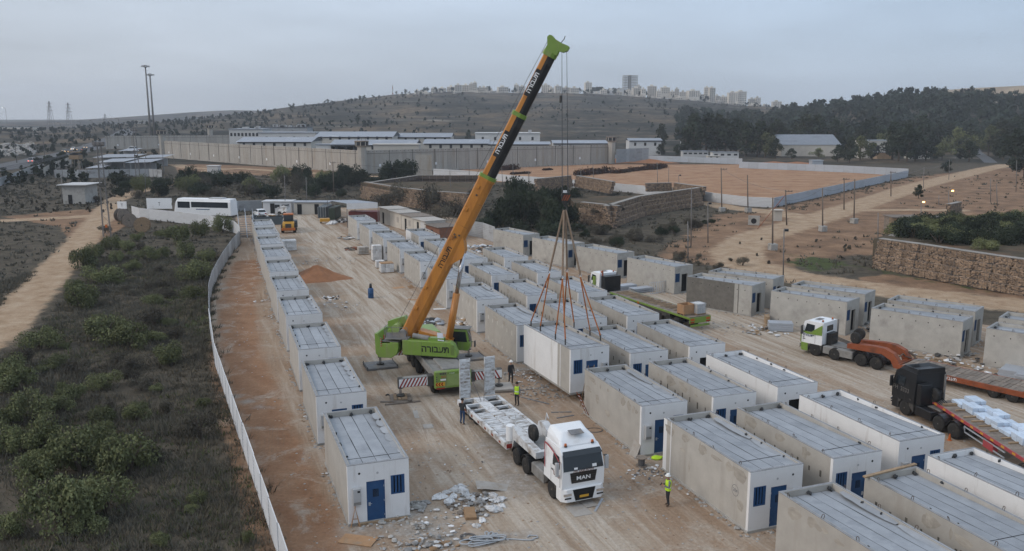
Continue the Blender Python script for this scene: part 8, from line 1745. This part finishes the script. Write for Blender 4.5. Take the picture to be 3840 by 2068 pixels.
# ================================================================ other vehicles
def bus():
    p = G(652, 812); q = G(872, 818); d = (p - q); hd_ = math.degrees(math.atan2(d.y, d.x)); t = thing('coach_bus', 'white coach bus parked behind the ribbed fence', 'bus', q + Vector((0, 1.3, 0)), hd_ - 90); L_ = 12.6
    b = MB().use('white_gloss').loft([[(-1.25, 0, z0), (1.25, 0, z0), (1.25, 0, 3.0), (1.05, .1, 3.6), (-1.05, .1, 3.6), (-1.25, 0, 3.0)] for z0 in (.35,)] + [[(-1.25, L_ - .5, .35), (1.25, L_ - .5, .35), (1.25, L_ - .6, 3.0), (1.05, L_ - .9, 3.6), (-1.05, L_ - .9, 3.6), (-1.25, L_ - .6, 3.0)], [(-1.15, L_, .4), (1.15, L_, .4), (1.1, L_ - .3, 2.4), (1.0, L_ - .9, 3.5), (-1.0, L_ - .9, 3.5), (-1.1, L_ - .3, 2.4)]]); bo = b.build('body', t, bevel=.08)
    for s in (-1, 1):
        MB().use('glass').box(min(s * 1.25, s * 1.265), max(s * 1.25, s * 1.265), .6, 8.6, 1.9, 3.0).build('side_window', bo); MB().use('glass').box(min(s * 1.25, s * 1.265), max(s * 1.25, s * 1.265), 8.9, 11.6, 1.75, 3.0).build('side_window', bo)
        MB().use('jeans').box(min(s * 1.25, s * 1.262), max(s * 1.25, s * 1.262), 4.6, 7.6, 1.45, 1.62).build('side_lettering', bo)
        for y in (2.6, 9.2): wheel(t, s * 1.08, y, .5, .32)
        MB().use('steel_dark').tube([(s * 1.1, L_ - .5, 3.1), (s * 1.5, L_ + .1, 2.7), (s * 1.5, L_ + .1, 2.2)], .06, 6).build('mirror', t)
    MB().use('glass').add([(-1.05, L_ - .26, 1.5), (1.05, L_ - .26, 1.5), (.95, L_ - .80, 3.3), (-.95, L_ - .80, 3.3)], [(3, 2, 1, 0)]).build('windscreen', bo); MB().use('grey_box').box(-.8, .8, 2, 5, 3.6, 3.8).build('roof_unit', bo)
bus()
def car(p, rz, label, paint, group=None, s=1.0, lights=None, suv=False):
    t = thing('car', label, 'car', p, rz, group); z1 = 1.0 if not suv else 1.1; zt = 1.5 if not suv else 1.8
    b = MB().use(paint).loft([[(-.85, -2.2, .35), (.85, -2.2, .35), (.85, -2.1, .9), (-.85, -2.1, .9)], [(-.88, -1.8, .3), (.88, -1.8, .3), (.88, -1.8, z1), (-.88, -1.8, z1)], [(-.88, .8, .3), (.88, .8, .3), (.88, .8, z1), (-.88, .8, z1)], [(-.86, 2.1, .35), (.86, 2.1, .35), (.82, 2.1, .78), (-.82, 2.1, .78)]]); b.loft([[(-.82, -1.9, z1), (.82, -1.9, z1), (.82, .9, z1), (-.82, .9, z1)], [(-.68, -1.5, zt), (.68, -1.5, zt), (.68, .1, zt), (-.68, .1, zt)]]); bo = b.build('body', t, bevel=.05)
    g_ = MB().use('glass'); 
    for sx_ in (-1, 1): g_.add([(sx_ * .815, -1.6, z1 + .05), (sx_ * .815, .65, z1 + .05), (sx_ * .71, .05, zt - .06), (sx_ * .71, -1.4, zt - .06)], [(0, 1, 2, 3)])
    g_.add([(-.75, .93, z1 + .02), (.75, .93, z1 + .02), (.63, .17, zt - .05), (-.63, .17, zt - .05)], [(0, 1, 2, 3)]); g_.add([(-.75, -1.93, z1 + .02), (.75, -1.93, z1 + .02), (.63, -1.55, zt - .05), (-.63, -1.55, zt - .05)], [(3, 2, 1, 0)]); g_.build('windows', bo)
    for y in (-1.35, 1.35):
        for sx_ in (-1, 1): wheel(t, sx_ * .78, y, .33, .2)
    for sx_ in (-1, 1):
        MB().use(lights[0] if lights else 'red_lens').box(sx_ * .62 - .16, sx_ * .62 + .16, -2.22, -2.17, .65, .85).build('tail_light', t); MB().use(lights[1] if lights else 'chrome').box(sx_ * .62 - .16, sx_ * .62 + .16, 2.08, 2.13, .55, .72).build('headlight', t)
    t.scale = (s, s, s); return t
car(G(1560, 862), 160, 'white car parked by the old sheds', 'white_gloss'); car(G(975, 812), 30, 'white car half hidden behind the skip', 'white_gloss')
def hw_at(t): 
    n = len(HWY) - 1; k = min(int(t * n), n - 1); a = HWY[k].lerp(HWY[k + 1], t * n - k); d = HWY[k + 1] - HWY[k]; return a, math.degrees(math.atan2(d.y, d.x)) - 90
for k in range(20):
    tt = .33 if k == 0 else .56 + .42 * (k - 1) / 19; a, hd_ = hw_at(tt); side = Vector((math.cos(R(hd_)), math.sin(R(hd_)), 0)) * (3.2 if k % 3 == 0 else (-2.2 if k % 3 == 1 else -5.2)); back = k % 3 != 0
    car(a + side + Vector((0, 0, .08)), hd_ + (180 if back and k else 0), 'light coloured car driving alone with brake lights on' if k == 0 else 'car with lit headlights in the highway queue' if back else 'car showing red tail lights in the highway queue', vg.choice(['white_gloss', 'grey_box', 'deck_grey', 'black_paint']) if k else 'grey_box', 'cars on the highway', 1.15, ('lamp_red', 'lamp_head'), k == 0)
car(G(3680, 560), 95, 'white van at the end of the asphalt street', 'white_gloss', None, 1.3, None, True); q = AY(575, 515, 500); car(Vector((q.x, 470, 0)), 80, 'white van beside the highway end tower', 'white_gloss', None, 1.6, None, True)
# wheel loader
p = Vector((-38.3, 145.2, 0)); t = thing('wheel_loader', 'orange wheel loader seen from behind', 'loader', p, 12)
for s in (-1, 1):
    for y in (.6, 3.6): wheel(t, s * 1.0, y, .72, .5, 'amber_yellow')
MB().use('amber_yellow').prism([(-.5, .75), (1.4, .75), (1.4, 1.9), (-.3, 1.75), (-.5, 1.3)], -.95, .95, 'x').build('engine_hood', t, bevel=.06); MB().use('steel_dark').box(-.5, .5, -.53, -.5, .95, 1.65).build('radiator_grille', t); MB().use('orange_paint').box(-1.15, 1.15, -.75, -.45, .55, .95).build('counterweight', t)
cb_ = MB().use('glass').prism([(1.1, 1.7), (2.5, 1.7), (2.3, 3.0), (1.2, 3.0)], -.7, .7, 'x').build('cab', t); MB().use('orange_paint').cbox(-.85, .85, .9, 2.6, 3.0, 3.2, .06).build('cab_roof', t)
b = MB().use('steel_dark'); [b.tube([(sx_ * .72, y, 1.7), (sx_ * .72, y * .95 + .1, 3.0)], .06, 5) for sx_ in (-1, 1) for y in (1.1, 2.5)]; b.build('cab_post', t)
MB().use('amber_yellow').prism([(2.4, .7), (4.4, .7), (4.4, 1.3), (2.4, 1.4)], -.5, .5, 'x').build('front_frame', t); b = MB().use('steel_dark'); [b.tube([(sx_ * .45, 3.2, 1.5), (sx_ * .5, 4.6, 1.9), (sx_ * .55, 5.6, 1.0)], .14, 6) for sx_ in (-1, 1)]; b.build('lift_arm', t); MB().use('container_grey').prism([(5.4, .3), (6.6, .3), (6.8, .5), (6.0, 1.6), (5.4, 1.4)], -1.3, 1.3, 'x').build('bucket', t)
# mixer-like white machine behind the loader
t = thing('skid_loader', 'white compact loader parked behind the orange one', 'loader', G(1066, 808), 70)
for s in (-1, 1):
    for y in (-.6, .6): wheel(t, s * .7, y, .42, .32)
MB().use('white_worn').prism([(-1.1, .5), (1.0, .5), (1.0, 1.2), (.2, 1.3), (-.2, 2.1), (-1.1, 1.9)], -.7, .7, 'x').build('body', t); MB().use('glass').box(-.6, .6, -.9, .1, 1.95, 2.2).build('cab', t); b = MB().use('white_worn'); [b.tube([(sx_ * .8, -1.0, 1.9), (sx_ * .8, .9, 1.6), (sx_ * .8, 1.5, .5)], .08, 6) for sx_ in (-1, 1)]; b.build('lift_arm', t)
o = MB().use('amber_yellow').cbox(-.9, .9, -.5, .5, .35, .9, .05).build('compressor_body'); 
t = thing('compressor_trailer', 'small yellow compressor on wheels by the containers', 'compressor', G(1219, 838), 10); o.parent = t; [wheel(t, s * .75, 0, .3, .2) for s in (-1, 1)]
bag(G(1244, 842), .9, 'white bulk bag beside the yellow compressor', 'plastic_white', 4)
# wooden cable reels by the track
for k, (u, v, r, lb) in enumerate(((457, 832, 1.25, 'grey wooden cable reel at the back of the three'), (487, 851, 1.2, 'middle wooden cable reel of the three by the track'), (536, 872, 1.3, 'rusty brown cable reel in front of the white fence'))):
    p = G(u, v); t = thing('cable_reel', lb, 'cable reel', p, [60, 20, 10][k], 'cable reels by the track')
    for s in (-1, 1):
        f = MB().use('timber_grey' if k < 2 else 'timber').cyl((0, s * .55 - .05, r), (0, s * .55 + .05, r), r, n=22).build('flange', t); MB().use('steel_dark').cyl((0, s * .62, r), (0, s * .55, r), .14, n=10).build('hub', f)
    MB().use('rust_orange' if k == 2 else 'bark').cyl((0, -.5, r), (0, .5, r), r * .62, n=18).build('winding', t)
# signs on the left
for k, (u, v, w, h_, lb) in enumerate(((460, 800, 1.9, 1.5, 'small white traffic barrier sign by the track'), (600, 800, 5.2, 2.2, 'large white sign board behind the ribbed fence'))):
    p = G(u, v); t = thing('sign_board', lb, 'sign', p); MB().use('white_gloss').box(-w / 2, w / 2, -.04, .04, .9, .9 + h_).build('panel', t); MB().use('text_black').box(-.25, .25, -.05, -.042, 1.2 + h_ * .45, 1.27 + h_ * .45).build('symbol', t); MB().use('text_black').box(-.04, .04, -.05, -.042, 1.0 + h_ * .25, 1.2 + h_ * .45).build('symbol', t); [MB().use('post_steel').cyl((s * w * .4, .06, 0), (s * w * .4, .06, 1.4), .05, n=6).build('post', t) for s in (-1, 1)]
# pale rubble dump by the highway, brush heaps on the field
b = MB(); g = random.Random(6)
for k in range(420):
    u = g.uniform(-10, 130); v = g.uniform(535, 590) + (u * -.05); p = G(u, v); b.use(g.choice(['rubble', 'concrete', 'board_grey'])).rock((p.x, p.y, g.uniform(0, 1.6)), g.uniform(.5, 1.4), (1.2, 1, .6), g)
o = b.build('rubble_dump'); tag(o, 'wide dump of pale broken rubble beside the highway', 'rubble', None, 'stuff')
M['brush'] = mat('brush', (0.055, 0.030, 0.022), .95, .35, .4, (0.03, .022, .018), .3, spec=.05)
for k, (u0, v0, u1, v1, w, h_) in enumerate([(2160, 660, 2290, 648, 7, 2.6), (2300, 652, 2420, 636, 4, 1.5), (2430, 638, 2490, 630, 6, 2.3), (1880, 640, 1930, 636, 5, 2.2), (1920, 655, 1985, 652, 3, .8), (2040, 640, 2068, 638, 3, .7), (2095, 612, 2120, 610, 4, 2.0)]):
    a, c = G(u0, v0), G(u1, v1); rng = np.random.default_rng(80 + k); n = 9; cs = []; rs = []
    for i in range(n): q = a.lerp(c, (i + .5) / n); cs.append((q.x - a.x, q.y - a.y + rng.normal() * w * .1, h_ * .25)); rs.append(max(h_, (c - a).length / n * .9) * (.7 + .5 * rng.random()))
    v, f = leaf_quads(cs, [260] * n, rs, .22, rng, (1.1, 1.0, h_ / max(rs) * .75), .3); v[:, 2] = np.abs(v[:, 2]); o = obj('brush_heap', np_mesh('brush_heap', v, f, [M['brush']], False)); o.location = (a.x, a.y, 0)
    tag(o, ['longest dark heap of cleared brush on the orange field', 'long thin tail of the dark brush heap', 'dark brush heap at the far end of the field', 'dark brush heap behind the crane boom', 'low strip of brush behind the crane boom', 'smallest brush heap left on the field', 'reddish brush heap against the far tin fence'][k], 'brush heap')
for k, (u, v, r, h_) in enumerate([(2250, 612, 16, 1.6), (2370, 606, 14, 2.4), (2160, 615, 12, 1.2), (2440, 612, 12, 1.6), (2900, 618, 14, 1.3), (2990, 616, 10, 1.0)]): heap('earth_mound', 'low mound of loose earth along the far tin fence', 'earth mound', G(u, v), r, h_, 'sand_red', seed=k, sq=(1, .35))['group'] = 'earth mounds on the field'
# ================================================================ haze
hb = MB(); hm = bpy.data.materials.new('haze_air'); hm.use_nodes = True; nt = hm.node_tree; nt.nodes.clear()
ho = nt.nodes.new('ShaderNodeOutputMaterial'); pv = nt.nodes.new('ShaderNodeVolumePrincipled'); nt.links.new(pv.outputs[0], ho.inputs['Volume'])
pv.inputs['Color'].default_value = (0.80, 0.86, 0.95, 1); pv.inputs['Density'].default_value = 0.00019; pv.inputs['Anisotropy'].default_value = 0.0
hb.use(hm).box(-3200, 3200, -450, 3600, -5, 130); o = hb.build('haze'); o['kind'] = 'stuff'; o['label'] = 'thin grey dusk haze in the air'; o['category'] = 'haze'
